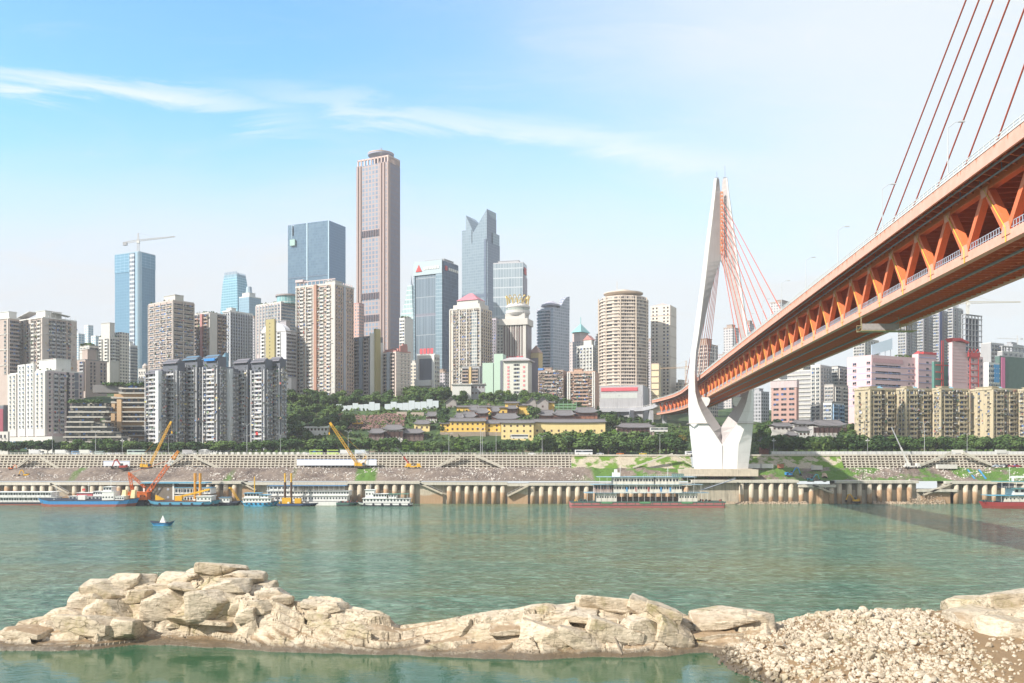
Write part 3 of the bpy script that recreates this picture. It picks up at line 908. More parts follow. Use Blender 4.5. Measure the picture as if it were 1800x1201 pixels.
def lattice_wall(px0, px1, label, stairs=()):
    Yb, Yt = 561.0, 564.2; zb, zt = 20.2, 28.2
    x0 = sx(px0, Yb); x1 = sx(px1, Yb)
    t = thing('retaining_wall', label, 'retaining wall', ((x0 + x1) / 2, Yb, zb))
    def pt(x, f, out): return (x, Yb + (Yt - Yb) * f - out, zb + (zt - zb) * f)
    mb = MB()
    mb.pts([pt(x0, 0, 0), pt(x1, 0, 0), pt(x1, 1, 0), pt(x0, 1, 0), (x0, Yt + 2, zb - 1), (x1, Yt + 2, zb - 1), (x1, Yt + 2, zt), (x0, Yt + 2, zt)],
           [(0, 1, 2, 3), (3, 2, 6, 7), (0, 3, 7, 4), (1, 5, 6, 2)])
    mb.build('backing', POCK, t, off=t.location)
    mb = MB(); x = x0
    while x <= x1:
        a = Vector(pt(x, 0, .1)); b = Vector(pt(x, 1, .1)); mb.beam(a, b, .62, .8, up=(0, 1, 0)); x += 2.42
    for k in range(6):
        f = k / 5 * .97 + .01
        a = Vector(pt(x0, f, .35)); b = Vector(pt(x1, f, .35)); mb.beam(a, b, 1.1, .62)
        a.z -= .45
    mb.build('lattice', LATW, t, off=t.location)
    mb = MB(); mb.box(x0, x1, Yt - .6, Yt + .6, zt, zt + .4)
    mb.build('coping', CONC_W, t, off=t.location)
    for (sa, ya, sb, yb) in stairs:
        a = Vector((sx(sa, 559), 559.6, sz(ya, 559))); b = Vector((sx(sb, 559), 559.6, sz(yb, 559)))
        mb = MB(); mb.beam(a, b, 2.2, .7); mb.beam(a + Vector((0, -1.1, .9)), b + Vector((0, -1.1, .9)), .25, .7)
        mb.build('stairway', CONC_W, t, off=t.location)
    return t


lattice_wall(-140, 200, 'lattice retaining wall of white beams at the left end of the embankment', [(52, 806, 28, 824), (73, 806, 105, 826)])
lattice_wall(200, 520, 'lattice retaining wall of white beams behind the yellow and orange cranes', [(322, 804, 300, 818), (340, 803, 388, 826)])
lattice_wall(520, 780, 'lattice retaining wall of white beams behind the long white hoarding', [])
lattice_wall(780, 1004, 'lattice retaining wall of white beams with stairs rising to a peak below the temple', [(812, 800, 765, 824), (832, 800, 886, 824)])
lattice_wall(1481, 2250, 'lattice retaining wall of white beams below the tan apartment blocks', [(1672, 797, 1616, 820), (1692, 797, 1742, 818)])


def greenwallmat():
    m, g, b = newmat('overgrown_concrete')
    pos = g.n('ShaderNodeNewGeometry').outputs['Position']
    n = g.noise(g.vm('MULTIPLY', pos, (.7, 1, 1)), 0.11, 5, .6); n2 = g.noise(pos, 1.2, 4, .7)
    c = g.mix(g.rng(n2, .4, .7), (0.50, 0.44, 0.34, 1), (0.34, 0.29, 0.21, 1))
    c = g.mix(g.rng(n, .475, .525), c, g.mix(n2, (0.07, 0.15, 0.012, 1), (0.17, 0.28, 0.035, 1)))
    g.put(b.inputs['Base Color'], c); b.inputs['Roughness'].default_value = .95
    return m


GWM = greenwallmat()
for a, b_, lb in ((1004, 1216, 'concrete embankment wall overgrown with bright green creeper left of the pylon'), (1312, 1481, 'concrete embankment wall overgrown with bright green creeper right of the pylon')):
    x0 = sx(a, 561); x1 = sx(b_, 561); t = thing('retaining_wall', lb, 'retaining wall', ((x0 + x1) / 2, 561, 20))
    xsn = np.arange(x0, x1 + .01, 1.0); V = []; 
    fs = np.linspace(0, 1, 12)
    XX, FF = np.meshgrid(xsn, fs)
    YY = 557.5 + FF * 7 + 1.2 * (fbm(XX / 4, FF * 5, 81) - .5); ZZ = 20 + FF * 8.2
    V = np.stack([XX - t.location.x, YY - 561, ZZ - 20], -1).reshape(-1, 3); n_ = len(xsn)
    i_ = np.arange(11)[:, None] * n_ + np.arange(n_ - 1)[None, :]
    npmesh('wall_face', V, np.stack([i_, i_ + 1, i_ + n_ + 1, i_ + n_], -1).reshape(-1, 4), GWM, parent=t)
    mb = MB(); mb.box(x0, x1, 563.5, 566, 27.6, 28.6); mb.build('coping', CONC_W, t, off=t.location)
    if a == 1004:
        mb = MB(); A = Vector((sx(1182, 557), 556.4, sz(798, 557))); B = Vector((sx(1112, 557), 555, sz(822, 557))); mb.beam(A, B, 2, .8)
        A2 = Vector((sx(1186, 557), 556.4, sz(799, 557))); B2 = Vector((sx(1216, 557), 556.0, sz(818, 557))); mb.beam(A2, B2, 1.6, .6)
        mb.build('stairway', CONC_W, t, off=t.location)

# railing along the embankment road
t = thing('railing', 'low white railing along the top of the embankment', 'railing', (0, 564.6, 28.6))
mb = MB()
for x in np.arange(-330, 40, 2.4): mb.box(x - .12, x + .12, -.1, .1, 0, 1.1)
for z in (.55, 1.05): mb.box(-330, 40, -.06, .06, z, z + .12)
mb.build('rail', WHITE, t)


def hoarding(px0, px1, y0, y1, Z, label, n, col=(0.80, 0.82, 0.86), edge=(0.25, 0.32, 0.6)):
    x0 = sx(px0, Z); x1 = sx(px1, Z); z0 = sz(y1, Z); z1 = sz(y0, Z)
    t = thing('hoarding', label, 'hoarding', ((x0 + x1) / 2, Z, z0)); w = (x1 - x0) / n
    for i in range(n):
        mb = MB(); a = x0 + i * w; mb.box(a + .04, a + w - .04, Z - .15, Z, z0 + .12, z1 - .12); mb.build('panel', paint(col, .5, .04), t, off=t.location)
    mb = MB(); mb.box(x0 - .1, x1 + .1, Z - .1, Z + .2, z1 - .12, z1 + .15); mb.box(x0 - .1, x1 + .1, Z - .1, Z + .2, z0, z0 + .12)
    for i in range(n + 1): mb.box(x0 + i * w - .04, x0 + i * w + .04, Z - .12, Z + .2, z0, z1)
    mb.build('frame', paint(edge, .5), t, off=t.location)


hoarding(182, 228, 811, 819.5, 558.0, 'short white hoarding with a blue edge on the lattice wall at the left', 2)
hoarding(522, 662, 808, 818.5, 558.0, 'long white four panel hoarding hung across the lattice wall', 4)

# ------------------------------------------------------------------ the bridge
ORANGE = paint((0.86, 0.205, 0.08), .5, .10, .3, streak=.12)
PINKO = paint((0.86, 0.38, 0.26), .5, .08, .3, streak=.15)  # the orange lightened to pink, sun and haze put into the paint
DORANGE = paint((0.70, 0.20, 0.10), .6, .15, .3)
def fasciamat(zt=75.7, ln=8.0):
    m, g, b = newmat('drip_stained_paint')
    pos = g.n('ShaderNodeNewGeometry').outputs['Position']; x, y, z = g.sep(pos)[:]
    n = g.noise(g.comb(0, y, 0), 1.1, 3, .6); n2 = g.noise(pos, .5, 3)
    drip = g.rng(g.m('SUBTRACT', g.m('MULTIPLY', g.m('SUBTRACT', n, .42), ln), g.m('SUBTRACT', zt, z)), 0.0, .25)
    c = g.mix(g.rng(n2, .3, .7), (0.86, 0.46, 0.35, 1), (0.80, 0.38, 0.27, 1))  # orange paint lightened as if sunlit; only the drips are stains
    g.put(b.inputs['Base Color'], g.mix(g.m('MULTIPLY', drip, .95), c, (0.62, 0.13, 0.025, 1))); b.inputs['Roughness'].default_value = .5
    return m


FASC = fasciamat(); FASC2 = fasciamat(64.6, 5.0)


def pylonmat():
    m, g, b = newmat('white_painted_concrete')
    pos = g.n('ShaderNodeNewGeometry').outputs['Position']; x, y, z = g.sep(pos)[:]
    n = g.noise(g.vm('MULTIPLY', pos, (.9, .9, .05)), 1.0, 4, .6); n2 = g.noise(pos, .08, 3)
    c = g.mix(g.rng(n, .52, .74, 0, .30), (0.84, 0.83, 0.82, 1), (0.50, 0.47, 0.44, 1))
    c = g.mix(g.rng(n2, .4, .7, 0, .12), c, (0.6, 0.57, 0.55, 1))
    j = g.m('LESS_THAN', g.m('FRACT', g.m('MULTIPLY', z, .1667)), .022)
    g.put(b.inputs['Base Color'], g.mix(g.m('MULTIPLY', j, .35), c, (0.35, 0.33, 0.32, 1))); b.inputs['Roughness'].default_value = .55
    return m


PYL = pylonmat()
PYG = paint((0.45, 0.41, 0.41), .6, .06, .15, streak=.12)  # bevel grey puts the shade of the inward faces into the colour
STEEL = paint((0.30, 0.33, 0.38), .5, .1)
CABLE = paint((0.52, 0.09, 0.035), .5, .05)
th = math.atan2(165.0, F)
DV = Vector((math.sin(th), math.cos(th), 0)); PV = Vector((math.cos(th), -math.sin(th), 0))
T0 = 555.0; C0 = 68.5


def B(s, u, z):
    """along the bridge from the pylon (s grows away from the camera), u to the right of the centre line"""
    off = -0.00077 * max(0, s - 120) ** 2
    cr = -1.2 * (min(s, 0) / 420.0) ** 2
    p = DV * (T0 + s) + PV * (C0 + u + off)
    return Vector((p.x, p.y, z + cr))


PB = B(0, 0, 19.8)
bridge = thing('cable_stayed_bridge', 'orange double deck cable stayed bridge with a white harp shaped pylon', 'bridge', PB[:])


def bpart(mb, name, mats, parent=bridge, smooth=False): return mb.build(name, mats, parent, smooth, off=PB)


S0, S1 = -500, 262


def strip(mb, sa, sb, st, prof, mi=0):
    """sweep a closed (u,z) profile along the deck"""
    ss = list(np.arange(sa, sb, st)) + [sb]
    mb.loft([[B(s, u, z) for u, z in prof] for s in ss], mi)


mb = MB(); strip(mb, S0, S1, 16, [(-12, 75.2), (12, 75.2), (12, 75.7), (-12, 75.7)][::-1]); bpart(mb, 'upper_deck', paint((0.20, 0.19, 0.19), .9))
for sgn in (-1, 1):
    u0, u1 = sorted((sgn * 12.0, sgn * 12.35))
    mb = MB(); strip(mb, S0, S1, 16, [(u0, 73.8), (u1, 73.8), (u1, 75.9), (u0, 75.9)][::-1]); bpart(mb, 'fascia', FASC)
    u0, u1 = sorted((sgn * 6.9, sgn * 8.1))
    mb = MB(); strip(mb, S0, S1, 16, [(u0, 72.9), (u1, 72.9), (u1, 74.9), (u0, 74.9)][::-1]); bpart(mb, 'top_chord', ORANGE)
    mb = MB(); strip(mb, S0, S1, 16, [(u0, 63.1), (u1, 63.1), (u1, 64.65), (u0, 64.65)][::-1]); bpart(mb, 'lower_chord', FASC2)
mb = MB(); strip(mb, S0, S1, 16, [(-6.9, 64.0), (6.9, 64.0), (6.9, 64.35), (-6.9, 64.35)][::-1]); bpart(mb, 'lower_deck', DORANGE)
mb = MB(); strip(mb, S0, S1, 16, [(-2.2, 64.36), (2.2, 64.36), (2.2, 64.8), (-2.2, 64.8)][::-1]); bpart(mb, 'rail_track', paint((0.25, 0.23, 0.22), .9))
mb = MB(); s = S0
while s < S1:
    mb.beam(B(s, -6.9, 63.5), B(s, 6.9, 63.5), .3, .9); s += 2.6
for u in (-4.6, -1.6, 1.6, 4.6): strip(mb, S0, S1, 16, [(u - .12, 63.25), (u + .12, 63.25), (u + .12, 63.95), (u - .12, 63.95)][::-1])
bpart(mb, 'floor_beams', ORANGE)
mb = MB()
for u in (-3.4, 2.8): strip(mb, S0, S1, 16, [(u - .22, 62.75), (u + .22, 62.75), (u + .22, 63.05), (u - .22, 63.05)][::-1])
bpart(mb, 'inspection_rail', STEEL)
mb = MB(); s = S0
while s < S1:                                                           # cantilevered cross beams below the roadway
    for sg in (-1, 1):
        P = [B(s, sg * 7.8, 75.15), B(s, sg * 12, 75.15), B(s, sg * 12, 74.6), B(s, sg * 7.8, 73.6)]
        d = DV * .16; mb.pts([p - d for p in P] + [p + d for p in P], [(0, 1, 2, 3), (7, 6, 5, 4), (0, 4, 5, 1), (1, 5, 6, 2), (2, 6, 7, 3), (3, 7, 4, 0)])
    mb.beam(B(s, -7, 74.4), B(s, 7, 74.4), .3, 1.3); s += 3.2
for u in (-10.2, 0, 10.2): strip(mb, S0, S1, 16, [(u - .1, 74.8), (u + .1, 74.8), (u + .1, 75.15), (u - .1, 75.15)][::-1])
bpart(mb, 'cross_beams', DORANGE)
for u, z in ((-11.1, 73.9), (-9.6, 73.4), (10.4, 73.6)):
    mb = MB()
    s = S0
    while s < S1 - 16: mb.tube(B(s, u, z), B(s + 16, u, z), .17, 6); s += 16
    s = S0
    while s < S1: mb.box(*(lambda p: (p.x - .06, p.x + .06, p.y - .06, p.y + .06, p.z, p.z + 1.2))(B(s, u, z))); s += 8
    bpart(mb, 'service_pipe', paint((0.22, 0.26, 0.34), .5))
# diagonals: each a box section between its two nodes
diag = []
n = -32
while n * 16 + 2 < S1 - 16:
    sb = n * 16 + 6.0
    for sg in (-1, 1):
        for dlt in (-8, 8):
            if not (S0 < sb + dlt < S1): continue
            diag.append((sb, sb + dlt, sg))
    n += 1
diag.sort(key=lambda d: (B(d[0], d[2] * 7.5, 64)).length if d[2] < 0 or d[0] > -300 else 900)
rest = MB(); cnt = 0
for sb, st_, sg in diag:
    front = st_ > sb
    mb = MB() if (cnt < 100) else rest
    a = B(sb, sg * 7.5, 64.4); b_ = B(st_, sg * 7.5, 73.4)
    d = (b_ - a).normalized(); a2 = a + d * .2; b2 = b_ - d * .2
    mb.beam(a2, b2, 1.5 if front else 1.2, 1.15, up=PV)
    if cnt < 100: bpart(mb, 'diagonal', ORANGE)
    cnt += 1
o = bpart(rest, 'diagonal', ORANGE); o['kind'] = 'stuff'
GUS = []; n = -32
while n * 16 < S1 - 20:                                                 # gusset plates at the nodes
    for sg in (-1, 1):
        for ss, z, h in ((n * 16 + 6, 65.0, 2.0), (n * 16 + 14, 72.7, 1.6)):
            if ss > S1: continue
            u = sg * 8.16
            P = [B(ss - 1.5, u, z - h / 2), B(ss + 1.5, u, z - h / 2), B(ss + .9, u, z + h / 2), B(ss - .9, u, z + h / 2)]
            if z > 70: P = [B(ss - .9, u, z - h / 2), B(ss + .9, u, z - h / 2), B(ss + 1.5, u, z + h / 2), B(ss - 1.5, u, z + h / 2)]
            mb = MB(); GUS.append(((P[0]).length + (0 if sg < 0 else 2000), mb))
            q = PV * .07; mb.pts([p - q for p in P] + [p + q for p in P], [(0, 1, 2, 3), (7, 6, 5, 4), (0, 4, 5, 1), (1, 5, 6, 2), (2, 6, 7, 3), (3, 7, 4, 0)])
    n += 1
GUS.sort(key=lambda q: q[0]); rest = MB()
for i, (_, q) in enumerate(GUS):
    if i < 80: bpart(q, 'gusset_plate', PINKO)
    else: rest.pts(q.v, q.f)
o = bpart(rest, 'gusset_plate', PINKO); o['kind'] = 'stuff'
n = -32
while n * 16 < 180:                                                     # yellow cable ducts on the diagonals
    mb = MB(); s = n * 16 + 6.0; a = B(s, -8.2, 63.0); b_ = B(s, -8.25, 65.2); c_ = B(s + 8, -8.2, 73.2)
    mb.tube(a, b_, .09, 4); mb.tube(b_, c_, .09, 4); n += 1; bpart(mb, 'cable_duct', paint((0.75, 0.48, 0.06), .5))
mb = MB(); s = S0
while s < S1:                                                           # pavement railing of the lower deck
    for sg in (-1, 1): mb.box(*(lambda p: (p.x - .05, p.x + .05, p.y - .05, p.y + .05, p.z, p.z + 1.15))(B(s, sg * 7.9, 64.7)))
    s += 1.0
for sg in (-1, 1):
    for z in (64.95, 65.8): strip(mb, S0, S1, 16, [(sg * 7.9 - .05, z), (sg * 7.9 + .05, z), (sg * 7.9 + .05, z + .1), (sg * 7.9 - .05, z + .1)][::-1])
bpart(mb, 'lower_railing', paint((0.45, 0.48, 0.55), .5))
mb = MB(); s = S0
while s < S1:                                                           # white railing of the roadway
    for sg in (-1, 1): mb.box(*(lambda p: (p.x - .06, p.x + .06, p.y - .06, p.y + .06, p.z, p.z + 1.25))(B(s, sg * 12.1, 75.9)))
    s += 2.0
for sg in (-1, 1):
    for z in (76.25, 76.6, 77.05): strip(mb, S0, S1, 16, [(sg * 12.1 - .06, z), (sg * 12.1 + .06, z), (sg * 12.1 + .06, z + .1), (sg * 12.1 - .06, z + .1)][::-1])
    strip(mb, S0, S1, 16, [(sg * 12.25 - .2, 75.9), (sg * 12.25 + .2, 75.9), (sg * 12.25 + .2, 76.12), (sg * 12.25 - .2, 76.12)][::-1])
bpart(mb, 'upper_railing', WHITE)

# pylon: outer half width, crease, opening half width, half depth by height
HO = [(825, 15.5), (790, 17.0), (745, 18.6), (710, 19.0), (680, 18.9), (650, 18.5), (620, 17.6), (590, 16.0), (540, 13.7), (490, 11.4), (430, 8.9), (380, 6.7), (345, 5.0), (315, 3.9)]
HB_ = [(825, 0), (782, 0), (760, 5.0), (745, 8.6), (725, 12.0), (710, 14.0), (690, 15.6), (657, 16.0), (620, 15.2), (590, 13.6), (540, 11.4), (490, 9.3), (430, 7.0), (380, 5.0), (345, 3.7), (315, 2.7)]
HI = [(825, 0), (752, 0), (733, 4.2), (718, 7.8), (703, 10.6), (690, 12.6), (680, 13.6), (655, 14.2), (620, 13.6), (590, 11.6), (560, 9.4), (540, 7.9), (515, 6.0), (490, 3.8), (470, 1.7), (458, 0.02), (340, 0.02), (334, .5), (315, 1.1)]
HD = [(825, 6.4), (745, 6.0), (700, 5.4), (650, 5.0), (540, 4.3), (430, 3.4), (315, 2.3)]


def crv(T, y): T = sorted(T); return float(np.interp(y, [p[0] for p in T], [p[1] for p in T]))


def pylon(parent, s0, name='pylon'):
    py = thing(name, None, None, (0, 0, 0)); py.parent = parent
    ys_ = sorted(set([825, 800, 782, 770, 760, 752, 745, 738, 733, 725, 718, 710, 703, 697, 690, 685, 680, 670, 657, 645, 630, 620, 605, 590, 575, 560, 550, 540, 528, 515, 503, 490, 480, 470, 464, 458, 445, 430, 405, 380, 360, 345, 340, 334, 325, 315]), reverse=True)
    for sg in (-1, 1):
        for part, (i0, i1) in (('shell', (0, 3)), ('bevel', (3, 4))):
            rings = []
            for y in ys_:
                z = 30 + (795 - y) * .3406
                O, Bc, I, D = crv(HO, y), crv(HB_, y), crv(HI, y), crv(HD, y)
                I = max(I, .02); Bc = max(Bc, I + .02)
                M = Bc + .55 * (O - Bc)
                if part == 'shell': pr = [(O, .45 * D), (M, D), (Bc, D), (Bc, -D), (M, -D), (O, -.45 * D)]
                else: pr = [(Bc - .01, D - .02), (I, .30 * D if Bc - I > .1 else D - .05), (I, -.30 * D if Bc - I > .1 else -D + .05), (Bc - .01, -D + .02)]
                ring = []
                for u, dd in pr: ring.append(B0(s0 + dd, sg * u, z))
                if sg < 0: ring = ring[::-1]
                rings.append(ring)
            mb = MB(); mb.loft(rings); mb.build('leg' if part == 'shell' else 'leg_bevel', PYL if part == 'shell' else PYG, py, off=PB)
    if s0 < -1: return py
    mb = MB()                                                           # walkways round the foot and seams
    for sg in (-1, 1):
        z = 30 + (795 - 745) * .3406
        for (ua, ub) in ((8.4, 19.2),):
            mb.beam(B0(s0 - 6.5, sg * ua, z), B0(s0 - 6.5, sg * ub, z), 1.0, .35); mb.beam(B0(s0 - 7.0, sg * ua, z + 1), B0(s0 - 7.0, sg * ub, z + 1), .08, .08)
            mb.beam(B0(s0 - 6, sg * 19.2, z), B0(s0 + 6, sg * 19.2, z), 1.0, .35)
    mb.build('service_walkway', paint((0.42, 0.38, 0.34), .7), py, off=PB)
    mb = MB(); Dm = 6.45                                                # joint down the middle of the foot
    mb.beam(B0(s0 - Dm, 0, 19.9), B0(s0 - Dm, 0, 34), .28, .12, up=PV); mb.build('centre_joint', PYG, py, off=PB)
    mb = MB()                                                           # deck seats
    for sg in (-1, 1):
        z1 = 62.8
        P = [(13.8, z1), (6.8, z1), (6.6, z1 - 2.2), (7.6, z1 - 4.6), (9.2, z1 - 6.0)]
        A = [B0(s0 - 2.2, sg * u, z) for u, z in P]; Bq = [B0(s0 + 2.2, sg * u, z) for u, z in P]; n_ = len(P)
        mb.pts(A + Bq, [tuple(range(n_)), tuple(range(n_, 2 * n_))[::-1]] + [(i, n_ + i, n_ + (i + 1) % n_, (i + 1) % n_) for i in range(n_)])
    mb.build('deck_seat', PYL, py, off=PB)
    mb = MB()
    for sg, h in ((-1, 4.5), (1, 8)):
        p = B0(s0, sg * 2.4, 193.5); mb.tube(p, p + Vector((0, 0, h)), .12, 4); mb.box(p.x - 1.0, p.x + 1.0, p.y - .8, p.y + .8, p.z, p.z + .9)
    mb.build('mast', STEEL, py, off=PB)
    mb = MB(); z = 150.0
    for u in (-.75, .75):
        for d in (-3.8, 3.8): mb.beam(B0(s0 + d, u, 148), B0(s0 + d, u, 184), .35, .35, up=PV)
    while z < 184.5:
        for d in (-3.8, 3.8): mb.beam(B0(s0 + d, -.8, z), B0(s0 + d, .8, z), .5, 1.1)
        z += 2.15
    mb.build('anchor_box', [paint((0.62, 0.26, 0.14), .6)], py, off=PB)
    return py


def B0(s, u, z):
    p = DV * (T0 + s) + PV * (C0 + u); return Vector((p.x, p.y, z))


pylon(bridge, 0.0)
pylon(bridge, -445.0)
# foundation
t = thing('pylon_foundation', 'weathered concrete foundation block under the white bridge pylon', 'foundation', PB[:])
mb = MB()
for (ua, ub, da, db, z0, z1) in ((-25, 20, -12, 12, 15.9, 19.8), (-21, 17, -10.2, 10.2, 19.8, 20.2)):
    P = [B0(da, ua, 0), B0(da, ub, 0), B0(db, ub, 0), B0(db, ua, 0)]; mb.prism([(p.x, p.y) for p in P], z0, z1)
mb.build('block', CONC, t, off=PB)
# stay cables
def cable(sa, sd, za, r=.17):
    mb = MB(); a = B0(sa, 0, za) + DV * (-1.5 if sd < sa else 1.5); mb.tube(a, B(sd, 0, 75.6), r, 6); mb.tube(B(sd, 0, 75.6), B(sd, 0, 75.6).lerp(a, .02), r * 1.7, 6)
    bpart(mb, 'stay_cable', CABLE)


for i in range(9):
    cable(0, -209 + 16 * i, 180.9 - i * 4.0, .19)
    cable(0, min(205, 209 - 16 * i), 180.9 - i * 4.0, .19)
for i, (q, za) in enumerate([(252.7, 153.4), (236.4, 149.5), (220.3, 145.6), (204.2, 141.2), (188, 136.8), (172, 133), (156, 129), (140, 125)]):
    s_ = (q / math.cos(th)) - T0 + (C0) * math.tan(th)
    cable(-445, s_, za, .165)
    if i < 4: cable(-445, -445 - (s_ + 445) if -445 - (s_ + 445) > S0 else S0 + 2, za, .165)

# lamps on the deck
LAMP = paint((0.55, 0.56, 0.57), .5)


def lamp_proto(h, arms, name, label, group, two=False, globes=False):
    t = thing(name, label, 'street lamp', (0, 0, -500), 0, group)
    mb = MB(); mb.tube((0, 0, 0), (0, 0, h), .12, 6, r2=.07)
    mb.build('pole', LAMP, t)
    if globes:
        mb = MB(); hd = MB()
        for k in range(5):
            a = k * 1.2566; p = Vector((math.cos(a) * .9, math.sin(a) * .9, h - .6)) if k < 4 else Vector((0, 0, h + .3))
            if k < 4: mb.tube((0, 0, h - 1.2), p, .05, 4)
            hd.box(p.x - .28, p.x + .28, p.y - .28, p.y + .28, p.z, p.z + .55)
        mb.build('arm', LAMP, t); hd.build('lantern', WHITE, t)
    else:
        for sg in ((-1, 1) if two else (1,)):
            mb = MB(); mb.tube((0, 0, h), (sg * arms * .55, 0, h + .9), .06, 4); mb.tube((sg * arms * .55, 0, h + .9), (sg * arms, 0, h + 1.0), .05, 4)
            mb.build('arm', LAMP, t)
            mb = MB(); mb.box(sg * arms - .55, sg * arms + .55, -.2, .2, h + .86, h + 1.06); mb.build('lamp_head', LAMP, t)
    note_kids(t); return t


lp = lamp_proto(10.0, 2.2, 'street_lamp', 'slim curved arm street lamp standing on the upper deck of the orange bridge', 'street lamps on the bridge deck')
first = True
for i in range(14):
    s = -395 + 36.5 * i
    p = B(s, -11.2, 75.7)
    if first: lp.location = p; lp.rotation_euler = (0, 0, -th); first = False
    else: copy_tree(lp, p[:], -th)

# maintenance platform under the lower deck
p = B(-345 + 0, 0, 60.5)
zc = sz(577, 213); 
t = thing('maintenance_platform', 'steel maintenance gantry wrapped in sheeting slung under the orange bridge', 'platform', (sx(1555, 213), 213, zc))
mb = MB(); x0 = sx(1510, 213) - t.location.x; x1 = sx(1583, 213) - t.location.x; xe = sx(1608, 213) - t.location.x
for z in (-.75, .75):
    for y in (-1.4, 1.4): mb.box(x0, xe, y - .06, y + .06, z - .06, z + .06)
x = x0
while x < xe - .2:
    for y in (-1.4, 1.4): mb.beam((x, y, -.75), (x + 1.2, y, .75), .06, .06); mb.box(x - .04, x + .04, y - .04, y + .04, -.75, .75)
    x += 1.3
mb.box(x0, xe, -1.4, 1.4, -.8, -.74)
for x in (x0 + .5, x1 - .5):
    mb.tube((x, 0, .7), (x, 0, 2.6), .08, 4)
mb.build('frame', paint((0.5, 0.42, 0.25), .6), t)
mb = MB(); mb.box(x0 + .2, x1 - 1, -1.5, -1.44, -.6, .85); mb.build('sheeting', paint((0.42, 0.38, 0.38), .8, .3, 1.5), t)

# grey approach viaduct that leaves the bridge to the left
GREY = paint((0.45, 0.46, 0.50), .8, .12)
e = B(255, 0, 0)
t = thing('approach_viaduct', 'grey concrete viaduct joining the far end of the orange bridge from the left', 'viaduct', (sx(1120, 800), 800, 60))
mb = MB(); path = [(1162, 704, 800), (1148, 712, 806), (1130, 716, 812), (1105, 717.5, 816), (1078, 718, 818), (1040, 718, 822)]
rg = []
for px, py, Z in path:
    x = sx(px, Z); z = sz(py, Z); rg.append([(x, Z, z), (x, Z, z - 3.2), (x, Z + 14, z - 3.2), (x, Z + 14, z)])
mb.loft(rg); mb.build('deck', GREY, t, off=t.location)
mb = MB()
for (a, b_) in zip(path[:-1], path[1:]):
    A = W(*a); Bq = W(*b_)
    for dz in (.6, 1.1): mb.beam(A + Vector((0, 0, dz)), Bq + Vector((0, 0, dz)), .12, .12)
    for k in range(6): q = A.lerp(Bq, k / 6); mb.box(q.x - .1, q.x + .1, q.y - .1, q.y + .1, q.z, q.z + 1.2)
mb.build('railing', WHITE, t, off=t.location)
for px in (1112, 1146, 1170):
    mb = MB(); x = sx(px, 806); mb.box(x - 1.6, x + 1.6, 808, 816, 40, sz(716, 806) - 2.6); mb.build('pier', GREY, t, off=t.location)
for px, Z in ((1077, 817), (1118, 811), (1146, 803)):
    copy_tree(lp, (sx(px, Z), Z + 1, sz(716, Z)), 0, (1, 1, 1.3), 'slim curved arm street lamp on the grey viaduct left of the pylon', 'street lamps on the grey viaduct')

# ------------------------------------------------------------------ buildings
GD = glassmat()
GDK = glassmat(dark=(0.015, 0.018, 0.026), light=(0.17, 0.19, 0.21), lf=.32, af=.07)
GBL = glassmat(dark=(0.05, 0.08, 0.12), light=(0.28, 0.36, 0.42), lf=.4, af=.0)
ROOFC = paint((0.30, 0.29, 0.28), .9, .2)
PLANT = None


class Tm:
    """a small repeated part (window, balcony): boxes around x = 0, looking along -y"""
    def __init__(s, boxes):
        V = []; Fq = []; M = []
        for (x0, x1, y0, y1, z0, z1, mi) in boxes:
            o = len(V)
            V += [(x0, y0, z0), (x1, y0, z0), (x1, y1, z0), (x0, y1, z0), (x0, y0, z1), (x1, y0, z1), (x1, y1, z1), (x0, y1, z1)]
            for k, f in enumerate(QB):
                if k == 4 : continue                                   # the face against the wall
                Fq.append([i + o for i in f]); M.append(mi)
        s.V = np.array(V, float); s.F = np.array(Fq); s.M = np.array(M); s.me = {}
    def mesh(s, name, mats):
        key = (name, tuple(m.name for m in mats))
        if key not in s.me:
            me = bpy.data.meshes.new(name); me.from_pydata(s.V.tolist(), [], s.F.tolist())
            for m in mats: me.materials.append(m)
            me.polygons.foreach_set('material_index', s.M.astype(np.int32)); me.update(); s.me[key] = me
        return s.me[key]


TC = {}


def win(w, h, sill=True, fr=True):
    k = ('w', w, h, sill)
    if k not in TC:
        b = [(-w / 2, w / 2, -.06, .05, 0, h, 0)]
        if sill: b.append((-w / 2 - .1, w / 2 + .1, -.45, .05, -.35, -.02, 1))
        if w > 1.7: b.append((-.06, .06, -.12, .05, 0, h, 1))
        if sill and w > 1.0: b.append((w * .18, w * .18 + .75, -.62, .05, -.5, .12, 1))
        TC[k] = Tm(b)
    return TC[k]


def balc(w, h=3.0, d=1.3, par=1.1):
    k = ('b', w, h, d, par)
    if k not in TC:
        TC[k] = Tm([(-w / 2, w / 2, -d, .02, -.15, par, 1), (-w / 2 + .1, w / 2 - .1, -.08, .03, par, h - .18, 0),
                    (w * .12, w * .12 + .14, -d + .05, 0, par, h - .15, 1), (-w / 2, -w / 2 + .15, -d, 0, par, h - .15, 1), (w / 2 - .15, w / 2, -d, 0, par, h - .15, 1)])
    return TC[k]


